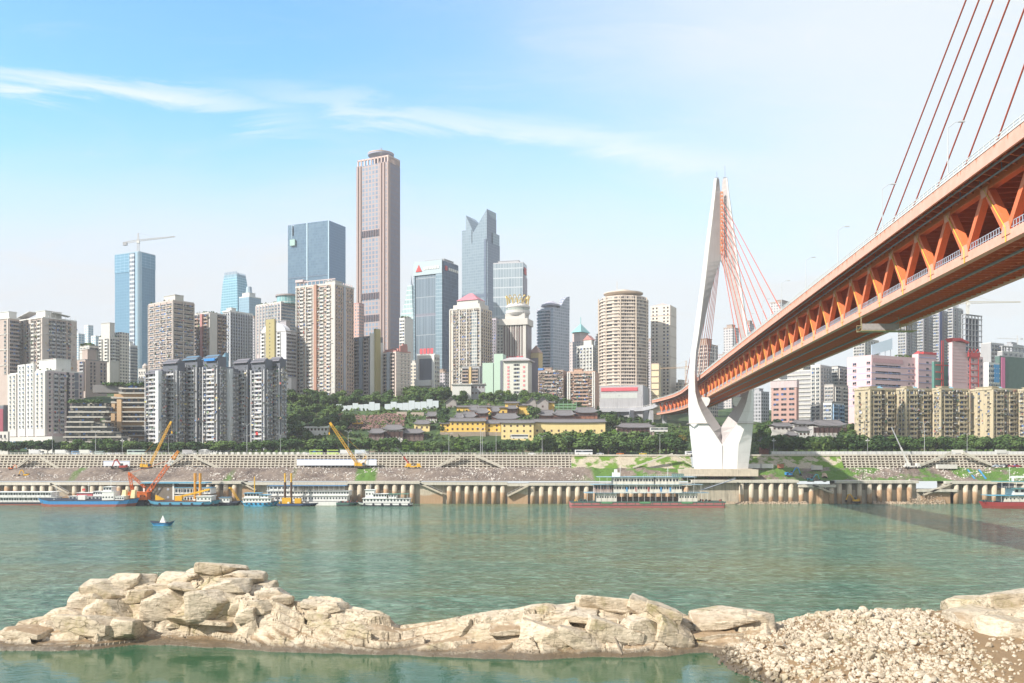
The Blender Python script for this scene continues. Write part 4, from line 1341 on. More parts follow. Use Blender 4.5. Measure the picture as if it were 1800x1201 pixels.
def place(b, name, tm, pos, mats, limit=100):
    """pos: (face, u, z); the highest ones (nothing stands in front of them) become parts, the rest one stuff part"""
    pos = sorted(pos, key=lambda p: -p[2]); me = tm.mesh(name, mats)
    for f, u, z in pos[:limit]:
        o = bpy.data.objects.new(name, me); COL.objects.link(o); o.parent = b['root']
        if f == 'L': o.location = (-b['a'] + u, 0, z)
        else: o.location = (0, u, z); o.rotation_euler = (0, 0, math.pi / 2)
    rest = pos[limit:]
    if rest:
        n = len(tm.V); fl = np.array([p[0] == 'L' for p in rest]); U = np.array([p[1] for p in rest]); Zz = np.array([p[2] for p in rest])
        V = np.empty((len(rest), n, 3))
        x, y, z = tm.V.T
        V[:, :, 2] = z[None] + Zz[:, None]
        V[:, :, 0] = np.where(fl[:, None], x[None] - b['a'] + U[:, None], -y[None])
        V[:, :, 1] = np.where(fl[:, None], y[None] + 0 * U[:, None], x[None] + U[:, None])
        Fq = (tm.F[None] + (np.arange(len(rest)) * n)[:, None, None]).reshape(-1, 4)
        o = npmesh(name, V.reshape(-1, 3), Fq, list(mats), np.tile(tm.M, len(rest)), parent=b['root']); o['kind'] = 'stuff'


def base(label, x0, xc, x2, yt, Z, phi, cat='apartment block', name=None, zb=None, group=None):
    ph = R(phi); Cx = sx(xc, Z); u0 = (x0 - 900) / F; u2 = (x2 - 900) / F
    a = (Cx - u0 * Z) / (math.cos(ph) + u0 * math.sin(ph))
    den = (math.sin(ph) - u2 * math.cos(ph)); bb = (u2 * Z - Cx) / den if den > .03 else 20
    bb = min(bb, 90)
    zt = sz(yt, Z)
    if zb is None:
        pts = [(Cx, Z), (Cx - a * math.cos(ph), Z + a * math.sin(ph)), (Cx + bb * math.sin(ph), Z + bb * math.cos(ph))]
        zb = min(zg1(*p) for p in pts) - 2
    t = thing(name or cat.replace(' ', '_'), label, cat, (Cx, Z, zb), -ph, group)
    return dict(root=t, a=a, b=bb, h=zt - zb, zb=zb, ph=ph, Z=Z)


def body(b, mat, a0=0, b0=0, h=None, name='wall', z0=0, x1=0.0):
    mb = MB(); mb.box(-b['a'] + a0, x1, 0, b['b'] - b0, z0, h or b['h']); return mb.build(name, mat, b['root'])


def fb(b, mb, f, u0, u1, z0, z1, o0, o1, mi=0):
    if f == 'L': mb.box(-b['a'] + u0, -b['a'] + u1, -o1, -o0, z0, z1, mi)
    else: mb.box(o0, o1, u0, u1, z0, z1, mi)


def L_(b, f): return b['a'] if f == 'L' else b['b']


def roof(b, mat=None, par=.9, boxes=(), ov=0.0, mat2=None):
    """parapet and the machine rooms on top; boxes are (fx0,fx1,fy0,fy1,height)"""
    mb = MB(); h = b['h']; A = b['a'] + ov; Bb = b['b'] + ov; e = .35
    mb.box(-A, ov, -ov - .02, e, h, h + par); mb.box(-A, -A + e, e, Bb, h, h + par); mb.box(ov - e, ov + .02, e, Bb, h, h + par); mb.box(-A, ov, Bb - e, Bb, h, h + par)
    r = mb.build('roof', mat or ROOFC, b['root'])
    for (p0, p1, q0, q1, hh) in boxes:
        mb = MB(); mb.box(-b['a'] * (1 - p0), -b['a'] * (1 - p1), b['b'] * q0, b['b'] * q1, h, h + hh)
        mb.box(-b['a'] * (1 - p0) - .4, -b['a'] * (1 - p1) + .4, b['b'] * q0 - .4, b['b'] * q1 + .4, h + hh, h + hh + .35)
        mb.build('roof_house', mat2 or mat or ROOFC, r)
    return r


def windows(b, f, n, w, hh=1.6, fh=3.0, gl=GD, fr=WHITE, u0=0.03, u1=0.97, z0=None, ztop=1.0, skip=(), name='window', sill=True, limit=50, zmin=None):
    w *= 1.18; hh = round(hh * 1.12, 2)
    L = L_(b, f); H = b['h'] - ztop; zmin = b.get('zvis', 6) if zmin is None else zmin
    fl = int((H - zmin) / fh); pos = []
    for k in range(fl):
        z = H - fh * (k + 1) + (fh - hh) * .6
        for i in range(n):
            if i in skip: continue
            pos.append((f, L * (u0 + (u1 - u0) * (i + .5) / n), z))
    place(b, name, win(round(w, 2), hh, sill), pos, [gl, fr], limit)


def balconies(b, f, us, w, fh=3.0, gl=GDK, par=WHITE, ztop=1.0, zmin=None, d=1.3, ph=1.1, limit=60, name='balcony'):
    L = L_(b, f); H = b['h'] - ztop; zmin = b.get('zvis', 6) if zmin is None else zmin
    pos = [(f, L * u, H - fh * (k + 1)) for k in range(int((H - zmin) / fh)) for u in us]
    place(b, name, balc(round(w, 2), fh, d, ph), pos, [gl, par], limit)


def strips(b, f, us, wd, out, mat, z0=0, ztop=0, name='pilaster'):
    mb = MB(); L = L_(b, f)
    for u in us: fb(b, mb, f, L * u - wd / 2, L * u + wd / 2, z0, b['h'] - ztop, 0.02, out)
    mb.build(name, mat, b['root'])


def bands(b, f, fh, hh, out, mat, ztop=0, zmin=None, u0=0, u1=1, name='floor_bands'):
    mb = MB(); L = L_(b, f); z = b['h'] - ztop - fh; zmin = b.get('zvis', 5) if zmin is None else zmin
    while z > zmin: fb(b, mb, f, L * u0, L * u1, z, z + hh, .02, out); z -= fh
    mb.build(name, mat, b['root'])


def leaves(name, n, X0, X1, Y0, Y1, z, mat, parent, s=.9, h=1.6):
    V = []; Q = []
    for i in range(n):
        c = Vector((random.uniform(X0, X1), random.uniform(Y0, Y1), z + random.uniform(0, h)))
        a = Vector((random.gauss(0, 1), random.gauss(0, 1), random.gauss(0, 1))).normalized() * s; d = a.cross(Vector((random.gauss(0, 1), random.gauss(0, 1), random.gauss(0, 1)))).normalized() * s * .7
        o = len(V); V += [c - a - d, c + a - d, c + a + d, c - a + d]; Q.append((o, o + 1, o + 2, o + 3))
    return npmesh(name, [tuple(v) for v in V], Q, mat, parent=parent)


def leafmat(name, c1, c2, c3):
    m, g, b = newmat(name)
    pos = g.n('ShaderNodeNewGeometry').outputs['Position']
    oi = g.n('ShaderNodeObjectInfo').outputs['Random']
    n = g.noise(pos, 0.35, 3, .6); n2 = g.noise(pos, 2.2, 2, .5)
    c = g.mix(g.rng(g.m('ADD', g.m('MULTIPLY', oi, .5), g.m('MULTIPLY', n, .5)), .25, .75), c1 + (1,), c2 + (1,))
    c = g.mix(g.rng(g.m('ADD', g.m('MULTIPLY', g.m('FRACT', g.m('MULTIPLY', oi, 7.3)), .65), g.m('MULTIPLY', n2, .35)), .50, .90, 0, .85), c, c3 + (1,))
    g.put(b.inputs['Base Color'], c); b.inputs['Roughness'].default_value = .7
    b.inputs['Specular IOR Level'].default_value = .25
    return m


LEAF = leafmat('leaf_dark', (0.034, 0.074, 0.022), (0.075, 0.135, 0.032), (0.15, 0.22, 0.055))
LEAFL = leafmat('leaf_light', (0.07, 0.14, 0.02), (0.12, 0.20, 0.03), (0.16, 0.24, 0.045))
LEAFY = leafmat('leaf_yellow', (0.20, 0.15, 0.03), (0.28, 0.21, 0.04), (0.16, 0.17, 0.03))


def garden(b, n=60, s=.8):
    leaves('roof_garden', n, -b['a'] + .5, -.5, .3, b['b'] * .5, b['h'] + .4, LEAF, b['root'], s)


TAN = paint((0.50, 0.41, 0.37), .85, .10, .1, streak=.15)
TANL = paint((0.55, 0.49, 0.45), .85, .10, .1, streak=.15)
CREAM = paint((0.60, 0.575, 0.54), .85, .08, .1, streak=.15)
PINKW = paint((0.56, 0.47, 0.47), .85, .10, .1, streak=.15)
GREYC = paint((0.42, 0.42, 0.44), .85, .12, .1, streak=.25)
GREYD = paint((0.16, 0.17, 0.20), .85, .15, .1, streak=.2)
OLIVE = paint((0.42, 0.36, 0.18), .85, .08, .1)
OLIVEL = paint((0.53, 0.45, 0.31), .85, .12, .1, streak=.3)
BROWNC = paint((0.40, 0.31, 0.26), .85, .12, .1, streak=.2)
RED = paint((0.55, 0.06, 0.06), .6, .08)
PINKR = paint((0.50, 0.24, 0.22), .7, .08)

CLUT = None


def clutmat():
    m, g, b = newmat('balcony_things')
    pos = g.n('ShaderNodeNewGeometry').outputs['Position']
    wn = g.n('ShaderNodeTexWhiteNoise', noise_dimensions='3D'); g.put(wn.inputs[0], g.vm('FLOOR', g.vm('MULTIPLY', pos, (.7, .7, .7))))
    cr = g.n('ShaderNodeValToRGB'); cr.color_ramp.interpolation = 'CONSTANT'; e = cr.color_ramp.elements
    e[0].color = (.55, .55, .54, 1); e[1].position = .22; e[1].color = (.16, .16, .17, 1)
    for p_, c_ in ((.42, (.42, .36, .28)), (.55, (.62, .61, .60)), (.70, (.10, .20, .42)), (.78, (.30, .20, .14)), (.86, (.12, .26, .16)), (.92, (.48, .10, .09)), (.96, (.6, .5, .2))):
        q = e.new(p_); q.color = c_ + (1,)
    g.put(cr.inputs[0], wn.outputs[0]); g.put(b.inputs['Base Color'], cr.outputs[0]); b.inputs['Roughness'].default_value = .7
    return m


def clutter(b, f, n, out=1.5, u0=.04, u1=.96, zmin=4, fh=3.0, top=2):
    """air conditioners, awnings, washing and boxed-in balconies nobody could count"""
    global CLUT
    CLUT = CLUT or clutmat(); mb = MB(); L = L_(b, f); H = b['h'] - top
    for i in range(n):
        z = zmin + fh * int(random.uniform(0, (H - zmin) / fh)) + (H - zmin) % fh + random.uniform(.1, 1.5); u = L * random.uniform(u0, u1); k = random.random(); o = out * random.uniform(.5, 1.05)
        if k < .55: fb(b, mb, f, u, u + random.uniform(.6, 1.0), z, z + .6, .05, o)
        elif k < .8: fb(b, mb, f, u, u + random.uniform(1.2, 2.6), z, z + random.uniform(.8, 1.6), .05, o)
        elif k < .93: fb(b, mb, f, u, u + random.uniform(1.5, 3.2), z + 1, z + 1.12, .05, o + .5)
        else: fb(b, mb, f, u, u + .18, z - 4, z + 4, .05, .5)
    o = mb.build('balcony_clutter', CLUT, b['root']); o['kind'] = 'stuff'


# --- left edge -----------------------------------------------------
b = base('tan apartment tower cut by the left edge of the picture, dark right side', -45, 17, 34, 560, 700, 28); b['zvis'] = 40
body(b, TAN); windows(b, 'L', 5, 2.2, limit=50, gl=GDK, fr=CREAM); windows(b, 'R', 4, 1.8, gl=GDK, fr=GREYC); strips(b, 'L', (.0, .33, .66, .97), 1.2, .9, TANL); roof(b, WHITE, 1.2, [(.2, .95, .1, .9, 5.5)], .5); bands(b, 'L', 12, .5, .5, CREAM)
b = base('wide tan apartment tower with slanted pergolas on its roof', 31, 76, 133, 559, 700, 33); b['zvis'] = 30
body(b, TAN); balconies(b, 'L', (.12, .62, .86), 4.0, par=CREAM, d=.9); windows(b, 'L', 9, 1.1, skip=(1, 5, 7), gl=GDK, fr=TANL); windows(b, 'R', 8, 1.5, gl=GDK, fr=CREAM, skip=(0, 5)); balconies(b, 'R', (.3, .45, .62), 2.8, par=GREYC, d=.8)
strips(b, 'L', (.28, .5, .97), 3.0, .5, TANL); strips(b, 'R', (.05, .93), 5.0, .6, TANL); bands(b, 'L', 12, .5, .65, CREAM); bands(b, 'R', 12, .5, .65, CREAM)
r = roof(b, WHITE, 1.0, [(.6, .95, .1, .6, 6.0)], .6)
clutter(b, 'L', 160, 1.1, zmin=35); clutter(b, 'R', 160, 1.1, zmin=35)
mb = MB(); h = b['h']; mb.beam((-b['a'], 2, h + 2), (-b['a'] * .45, 2, h + 6), 8, .3, up=(0, 0, 1)); mb.beam((-2, 8, h + 5), (2, b['b'] * .75, h + 3), 8, .3)
for k in range(6): mb.tube((1.5, 5 + k * 4, h), (1.5, 5 + k * 4, h + 4.5), .12, 4)
mb.build('pergola', WHITE, r)
b = base('cream and pink apartment block with four white window bays and a blue glass podium', 17, 82, 147, 652, 630, 36); b['zvis'] = 16
ho = b['h']
body(b, PINKW, x1=0); A = b['a']
for i, (f0, f1, up) in enumerate(((0, .25, 0), (.27, .49, 6), (.50, .72, 6), (.73, 1.0, 0))):
    mb = MB(); mb.box(-A + A * f0, -A + A * f1 - (1.2 if i < 3 else 0), -1.2, .5, 14, ho + up); mb.build('bay', CREAM if i in (0, 3) else WHITE, b['root'])
    bb = dict(b); bb['h'] = ho + up
    place(bb, 'window', win(2.3, 1.6), [('L', A * (f0 + (f1 - f0) * (.27 + .42 * j)), ho + up - 3.0 * (k + 1)) for k in range(int((ho + up - 18) / 3)) for j in range(2)], [GDK, WHITE], 26)
for o in b['root'].children:
    if o.name.startswith('window'): 
        if o.get('kind') != 'stuff': o.location.y -= 1.2
        else: o.location.y -= 1.2
bands(b, 'R', 6, .35, .12, CREAM); balconies(b, 'R', (.24, .40), 3.0, par=GREYC, gl=GDK, d=.8); windows(b, 'R', 9, 1.1, skip=(1, 2, 3, 4, 7), gl=GDK, fr=CREAM)
mb = MB(); fb(b, mb, 'R', b['b'] * .53, b['b'] * .60, 14, ho, .02, .15); mb.build('recess_shade', DARK, b['root'])  # dark strip laid on the wall as the shade of a gap
strips(b, 'R', (.80,), 3.0, .1, GREYD)
mb = MB(); mb.box(-A - 1, b['b'] * .5, -3, b['b'], 2, 13.5); mb.build('podium', CREAM, b['root'])
place(b, 'podium_window', win(3.4, 5.5, False), [('L', 3 + 5.2 * i, 5) for i in range(int(A / 5.2))], [paint((0.04, 0.16, 0.30), .2, .2), WHITE])
for o in b['root'].children:
    if o.name.startswith('podium_window'): o.location.y -= 3.0
roof(b, WHITE, .8, [(.05, .2, .2, .5, 3), (.5, .95, .3, .7, 9)]); garden(b, 50); clutter(b, 'R', 120, .9, .15, .5, 14)

# --- pale towers far behind ---------------------------------------
FW = dict(rough=.4)
for lb, x0, xc, x2, yt, Z, c in (('slim pale blue tower with white top right of the wide tan tower', 148, 155, 164, 573, 1350, (0.45, 0.58, 0.68)),
                                 ('low pale blue tower touching the wide tan tower', 131, 138, 149, 588, 1300, (0.42, 0.55, 0.66)),
                                 ('small pale blue tower half hidden behind the white balcony tower at the left', 160, 168, 176, 592, 1250, (0.5, 0.62, 0.7))):
    b = base(lb, x0, xc, x2, yt, Z, 28, 'tower'); body(b, facade((.20, .34, .45), c, (.70, .72, .74), 4.5, 3.6, .35, .35)); roof(b, WHITE, 1.5)
b = base('beige block with a green roof garden between the tan tower and the white balcony tower', 140, 157, 175, 608, 850, 30); b['zvis'] = 40
body(b, CREAM); windows(b, 'L', 3, 2.6, gl=GDK); windows(b, 'R', 4, 2.0, gl=GDK, fr=GREYC); bands(b, 'L', 3, .5, .5, WHITE); roof(b); garden(b, 120, 1.4)
b = base('plain brown pink apartment block with one balcony strip in front of the white balcony tower', 131, 150, 188, 633, 770, 30); b['zvis'] = 8
body(b, TAN); balconies(b, 'L', (.75,), 5.0, par=GREYC); windows(b, 'L', 3, 1.2, skip=(2,), gl=GDK, fr=TANL); windows(b, 'R', 6, 1.3, skip=(0, 3), gl=GDK, fr=TANL); roof(b, None, .8, [(.5, 1, .1, .5, 9)], mat2=TAN)
b = base('white apartment tower with dark balcony rows and a square head house', 174, 193, 221, 593, 850, 30); b['zvis'] = 30
body(b, CREAM); balconies(b, 'L', (.2, .75), 4.2, par=WHITE, limit=50); windows(b, 'R', 6, 1.8, gl=GDK, fr=WHITE, limit=50); balconies(b, 'R', (.25, .7), 3.2, par=WHITE, d=.8, limit=40); roof(b, CREAM, 1, [(.2, 1, .0, .3, 13.5)]); garden(b, 60, 1.2)
mb = MB(); mb.box(-8, 1, b['b'] * .6, b['b'] + 3, 0, b['h'] + 6); mb.build('rear_wing', facade((.05, .05, .06), (.3, .3, .3), (.62, .58, .52), 3, 3, .4, .45), b['root'])
b = base('low pale blue grey block in front of the blue tower under construction', 219, 229, 242, 608, 900, 30); b['zvis'] = 5
body(b, GREYC); windows(b, 'L', 4, 1.5, gl=GBL, fr=WHITE, limit=60); windows(b, 'R', 5, 1.5, gl=GBL, fr=WHITE, limit=40); roof(b, WHITE, 1, [(.3, .8, .1, .5, 4)])

# --- blue tower with the crane -------------------------------------
b = base('smooth blue glass tower with a hoist strip on its face, under construction', 202, 244, 273, 443, 1250, 26, 'skyscraper')
BLG = facade((.15, .29, .42), (.18, .33, .46), (.15, .28, .40), 3.4, 4.0, .10, .10, .25, .25)
body(b, BLG); A = b['a']; H = b['h']
mb = MB(); mb.box(-A * .36, -A * .17, -1.0, .1, 0, H - 1)
mb.build('hoist_shaft', facade((.05, .07, .13), (.35, .36, .38), (.55, .6, .65), 3.0, 6.0, .12, .45), b['root'])
mb = MB(); mb.tube((-2.5, 2.0, 0), (-2.5, 2.0, H), 4.2, 14); mb.build('corner_column', facade((.38, .52, .62), (.42, .56, .66), (.26, .42, .54), 90, 9, 0, .06, .2, .2), b['root'])
mb = MB(); mb.box(-A, -A * .38, -.5, 0, H - 26, H - .5); mb.box(.0, .5, 2, b['b'], H - 20, H - .5); mb.build('crown_band', facade((.16, .32, .46), (.19, .36, .5), (.3, .46, .58), 8, 4, .05, .1, .2), b['root'])
roof(b, paint((.35, .45, .52)), 1.2)


def tower_crane(px_m, y_base, y_jib, px_tip, y_tip, px_c, y_c, Z, label, col=(0.62, 0.58, 0.55), w=2.0):
    """hammerhead crane: mast, slewing head, jib, counter jib with ballast"""
    x = sx(px_m, Z); zb = sz(y_base, Z); zj = sz(y_jib, Z); r = max(.09, w * .07); mt = paint(col, .5)
    t = thing('tower_crane', label, 'crane', (x, Z, zb))
    mb = MB(); mb.lattice((0, 0, -2), (0, 0, zj - zb), w, w * 1.3, r); mb.build('mast', mt, t)
    mb = MB(); mb.lattice((0, 0, zj - zb), (sx(px_tip, Z) - x, 0, sz(y_tip, Z) - zb), w * .8, w * 1.5, r, w2=w * .4); mb.build('jib', mt, t)
    mb = MB(); c = Vector((sx(px_c, Z) - x, 0, sz(y_c, Z) - zb)); mb.lattice((0, 0, zj - zb), c, w * .8, w * 1.3, r); mb.build('counter_jib', mt, t)
    mb = MB(); mb.box(c.x - w, c.x + w, -w * .6, w * .6, c.z - w * 1.4, c.z + w * .3); mb.build('ballast', GREYC, t)
    mb = MB(); top = (0, 0, zj - zb + w * 4); mb.lattice((0, 0, zj - zb), top, w * .8, w, r, w2=w * .3)
    mb.tube(top, (c.x * .9, 0, c.z + .5), r * .6, 4); mb.tube(top, ((sx(px_tip, Z) - x) * .55, 0, zj - zb + (sz(y_tip, Z) - sz(y_jib, Z)) * .55 + .5), r * .6, 4); mb.build('tie_frame', mt, t)
    mb = MB(); mb.box(-w * .5, w * .9, -w * .9, w * .1, zj - zb - w * 1.6, zj - zb - w * .2); mb.build('cab', WHITE, t)
    return t


tower_crane(243, 444, 423, 308, 416, 220, 427, 1255, 'slim tower crane on the roof of the blue glass tower', w=2.6)

# --- tan grid building and neighbours ------------------------------
b = base('dusty pink office block with rows of dark window bands and a planted roof edge', 261, 304, 341, 529, 720, 38); b['zvis'] = 26
body(b, TAN); windows(b, 'L', 4, 5.6, 1.5, 3.5, GDK, TANL, limit=60); windows(b, 'R', 4, 5.0, 1.5, 3.5, GDK, TANL, limit=40); bands(b, 'L', 3.5, .5, .7, TANL); bands(b, 'R', 3.5, .5, .7, TANL); strips(b, 'L', (.01, .25, .5, .75, .99), .8, .5, TANL); strips(b, 'R', (.01, .48, .99), 1.0, .5, TANL)
roof(b, TANL, 1.0, [(.55, 1, .1, .5, 5)], mat2=CREAM); garden(b, 50, .7); clutter(b, 'L', 130, .9, zmin=26, fh=3.5); clutter(b, 'R', 120, .9, zmin=26, fh=3.5)
b = base('dark balcony block with a dull pink stripe and a blank cream end wall', 341, 367, 398, 551, 760, 34); b['zvis'] = 26
body(b, GREYD); balconies(b, 'L', (.2, .85), 5.0, par=BROWNC, d=1.0, limit=60); strips(b, 'L', (.58,), 2.6, 1.6, PINKR)
mb = MB(); fb(b, mb, 'R', 0, b['b'] * .42, 0, b['h'], .02, 1.2); mb.build('end_wall', CREAM, b['root'])
balconies(b, 'R', (.58, .84), 4.0, par=BROWNC, d=1.0, limit=60); roof(b, CREAM, 1.2); garden(b, 60); clutter(b, 'L', 150, 1.3, zmin=24); clutter(b, 'R', 120, 1.3, .45, .97, 24)
b = base('grey apartment slab with fine vertical ribs and a flat white roof line', 392, 404, 443, 548, 860, 34); b['zvis'] = 30
body(b, GREYC); windows(b, 'R', 9, 1.7, gl=GDK, fr=GREYC, limit=99); windows(b, 'L', 3, 1.2, gl=GDK, fr=GREYC, limit=20); strips(b, 'R', tuple(i / 9 for i in range(10)), .6, 1.0, paint((.55, .56, .60), .8)); balconies(b, 'R', (.9,), 4, par=GREYC, limit=30); roof(b, WHITE, 1.4, ov=.6, boxes=[(.2, .9, .1, .3, 4)])

# tapering teal tower
b = base('teal glass tower narrowing towards a ribbed crown, partly behind the grey slab', 386, 418, 440, 480, 1400, 28, 'skyscraper')
TG = facade((.16, .34, .44), (.21, .40, .50), (.28, .46, .54), 5.0, 4.0, .10, .30, .25, .25)
A, Bq, H = b['a'], b['b'], b['h']
mb = MB()
for z0, z1, f0, f1 in ((0, H * .62, 1.0, 1.0), (H * .62, H * .80, 1.0, .90), (H * .80, H * .93, .90, .80), (H * .93, H, .80, .70)):
    def rg_(f, z): return [(-A / 2 - A * f / 2, Bq / 2 - Bq * f / 2, z), (-A / 2 + A * f / 2, Bq / 2 - Bq * f / 2, z), (-A / 2 + A * f / 2, Bq / 2 + Bq * f / 2, z), (-A / 2 - A * f / 2, Bq / 2 + Bq * f / 2, z)]
    mb.loft([rg_(f0, z0), rg_(f1, z1)])
mb.build('wall', TG, b['root'])
mb = MB()
for i in range(9):
    f = (i + .5) / 9; x = -A * .85 + A * .7 * f; mb.box(x - .5, x + .5, Bq * .13, Bq * .13 + 1, H * .93, H + 4)
for i in range(7): y = Bq * .15 + Bq * .7 * i / 7; mb.box(-A * .16, -A * .16 + 1, y, y + 1, H * .93, H + 2)
mb.build('crown_ribs', paint((.35, .45, .55)), b['root'])
b = base('stepped blue office tower with a small round cap right of the tapering teal tower', 420, 438, 459, 522, 1380, 30, 'tower')
body(b, facade((.18, .30, .40), (.30, .42, .52), (.26, .40, .50), 4.0, 4.0, .25, .35)); roof(b, WHITE, 1.5, [(.2, .9, .1, .6, 7)])
mb = MB(); mb.tube((-b['a'] * .4, 8, b['h'] + 7), (-b['a'] * .4, 8, b['h'] + 17), 5, 12, r2=4); mb.build('cap', paint((.4, .5, .6)), b['root'])

b = base('pale pink apartment tower with a round glass drum on its roof', 450, 494, 521, 532, 900, 36); b['zvis'] = 40
body(b, PINKW); strips(b, 'L', tuple(i / 8 for i in range(9)), .8, .5, CREAM); windows(b, 'L', 8, 2.6, 1.8, 3.2, GBL, CREAM, limit=60); windows(b, 'R', 6, 2.4, 1.8, 3.2, GBL, CREAM, limit=40)
r = roof(b, CREAM, 1.2); H = b['h']; A = b['a']
mb = MB(); mb.tube((-A * .12, 14, H), (-A * .12, 14, H + 7.5), 12.0, 24); mb.build('glass_drum', facade((.14, .34, .36), (.3, .5, .5), (.5, .55, .55), 4, 7, .1, .1, .1, .15), r)
mb = MB(); mb.tube((-A * .12, 14, H + 7.5), (-A * .12, 14, H + 9), 13.4, 24); mb.tube((-A * .12, 14, H + 9), (-A * .12, 14, H + 10), 13.4, 24, r2=8); mb.tube((-A * .12, 14, H + 10), (-A * .12, 14, H + 19), .15, 4); mb.build('drum_lid', paint((.32, .27, .26)), r)
garden(b, 60, 1.3)

b = base('white apartment tower with an arched top and an olive green centre stripe', 458, 503, 521, 570, 740, 30); b['zvis'] = 20
A, Bq, H = b['a'], b['b'], b['h']; n_ = 18
ar = [(-A, 0)] + [(-A, H - 8)] + [(-A / 2 - A / 2 * math.cos(math.pi * i / n_), H - 8 + 10 * math.sin(math.pi * i / n_)) for i in range(1, n_)] + [(0, H - 8), (0, 0)]
mb = MB(); N = len(ar); mb.pts([(x, 0, z) for x, z in ar] + [(x, 6, z) for x, z in ar], [tuple(range(N)), tuple(range(N, 2 * N))[::-1]] + [(i, N + i, N + (i + 1) % N, (i + 1) % N) for i in range(N)])
mb.build('front_wall', paint((.72, .72, .76), .8), b['root'])
mb = MB(); mb.box(-A, 0, 6, Bq, 0, H - 6); mb.build('wall', GREYC, b['root'])
mb = MB(); mb.box(-A * .74, -A * .40, -1.6, .1, 0, H + 5); mb.build('stripe', OLIVE, b['root'])
balconies(b, 'L', (.12, .74), 3.4, par=WHITE, d=.9, ztop=6, limit=60); 
place(b, 'stair_window', win(.7, 1.2, False), [('L', A * .42, H + 1 - 3 * k) for k in range(24)], [GDK, WHITE])
for o in b['root'].children:
    if o.name.startswith('stair_window'): o.location.y -= 1.6
windows(b, 'R', 5, 1.9, gl=GDK, fr=GREYC, ztop=7, limit=60); bands(b, 'R', 3, .3, .5, GREYC, ztop=7); roof(dict(b, h=H - 6), None, .8, [(.55, .8, .5, .9, 10)], mat2=paint((.35, .33, .35)))

# peach tower
b = base('tall peach apartment tower with a brown recessed stripe and a roof pergola', 520, 589, 622, 500, 740, 26); b['zvis'] = 3
PEACH = paint((0.58, 0.44, 0.37), .85, .08, .1, streak=.1)
body(b, PEACH); A, Bq, H = b['a'], b['b'], b['h']
balconies(b, 'L', (.16, .375, .675, .84), 3.6, gl=GDK, par=CREAM, d=.8, limit=80); windows(b, 'L', 12, 1.2, 1.7, 3.0, GDK, CREAM, skip=(1, 2, 4, 6, 8, 9, 10), limit=20)
bands(b, 'L', 3, .35, .75, CREAM, ztop=0); strips(b, 'L', (.025, .27, .465, .93), .8, 1.0, CREAM)
mb = MB(); fb(b, mb, 'L', A * .49, A * .56, 0, H + 1, .02, 1.7); mb.build('brown_stripe', paint((.42, .24, .18), .85), b['root'])
strips(b, 'L', (.97,), 3.2, .9, CREAM)
windows(b, 'R', 8, 1.1, 1.5, 3.0, GDK, PEACH, skip=(3, 4), limit=90); mb = MB(); fb(b, mb, 'R', Bq * .43, Bq * .52, 0, H, .02, .9); mb.build('grey_stripe', paint((.45, .46, .52), .7), b['root'])
r = roof(b, CREAM, 1.4, [(.75, 1, 0, .35, 3)], .3, mat2=CREAM)
mb = MB()
for i in range(10): x = -A + A * i / 10; mb.box(x, x + .6, 0, .6, H, H + 4.5)
mb.box(-A, 0, 0, .8, H + 4.2, H + 5); mb.box(-A, -A + 8, -.8, 6, H + 4.5, H + 6.5)
for i in range(6): y = Bq * .35 + Bq * .65 * i / 6; mb.box(-.8, 0, y, y + .6, H, H + 3)
mb.build('pergola', PINKW, r)
clutter(b, 'L', 380, 1.0); clutter(b, 'R', 90, .5)

# blue slab skyscraper
b = base('broad steel blue glass skyscraper with a notch and gondola at its top left', 506, 578, 607, 388, 1320, 24, 'skyscraper')
A, Bq, H = b['a'], b['b'], b['h']
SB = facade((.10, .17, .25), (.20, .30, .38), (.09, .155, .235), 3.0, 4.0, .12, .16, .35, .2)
SBR = facade((.075, .16, .27), (.10, .20, .32), (.075, .15, .26), 3.0, 4.0, .08, .10, .35, .2)  # darker copy of the front glass, shade of the right side painted in
mb = MB(); mb.box(-A * .86, -A * .15 + A * .15, 0, Bq, 0, H); mb.box(-A, -A * .86, 0, Bq, 0, H); mb = MB()
P = [(-A, 0), (-A, H - .5), (-A * .90, H - .5), (-A * .90, H - 16), (-A * .85, H - 16), (-A * .85, H), (0, H), (0, 0)]; N = len(P)
mb.pts([(x, 0, z) for x, z in P] + [(x, Bq, z) for x, z in P], [tuple(range(N)), tuple(range(N, 2 * N))[::-1]] + [(i, N + i, N + (i + 1) % N, (i + 1) % N) for i in range(N)])
mb.build('wall', SB, b['root'])
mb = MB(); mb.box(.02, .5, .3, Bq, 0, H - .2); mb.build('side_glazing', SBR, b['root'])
mb = MB(); mb.box(-A * .535, -A * .51, -.7, .0, 0, H + .3); mb.box(-.9, .55, -.6, .1, 0, H + .5); mb.box(-A * .9, -A * .89, -.5, .2, H - 20, H); mb.build('light_fin', paint((.45, .60, .70), .4), b['root'])
mb = MB(); mb.box(-A, 0, -.4, .0, H * .70, H * .70 + 1.3); mb.build('dark_joint', paint((.12, .17, .25)), b['root'])
mb = MB(); mb.box(-A * .92, -A * .80, -3, -.3, H - 31, H - 22); mb.build('gondola', paint((.35, .52, .47), .6), b['root'])
roof(b, SBR, .4)

b = base('salmon building peeping out between the peach tower and the tallest skyscraper', 618, 631, 640, 534, 1000, 28, 'building'); body(b, facade((.10, .12, .16), (.4, .42, .45), (.62, .36, .30), 3.4, 3.4, .4, .35)); roof(b, PINKR, 1)

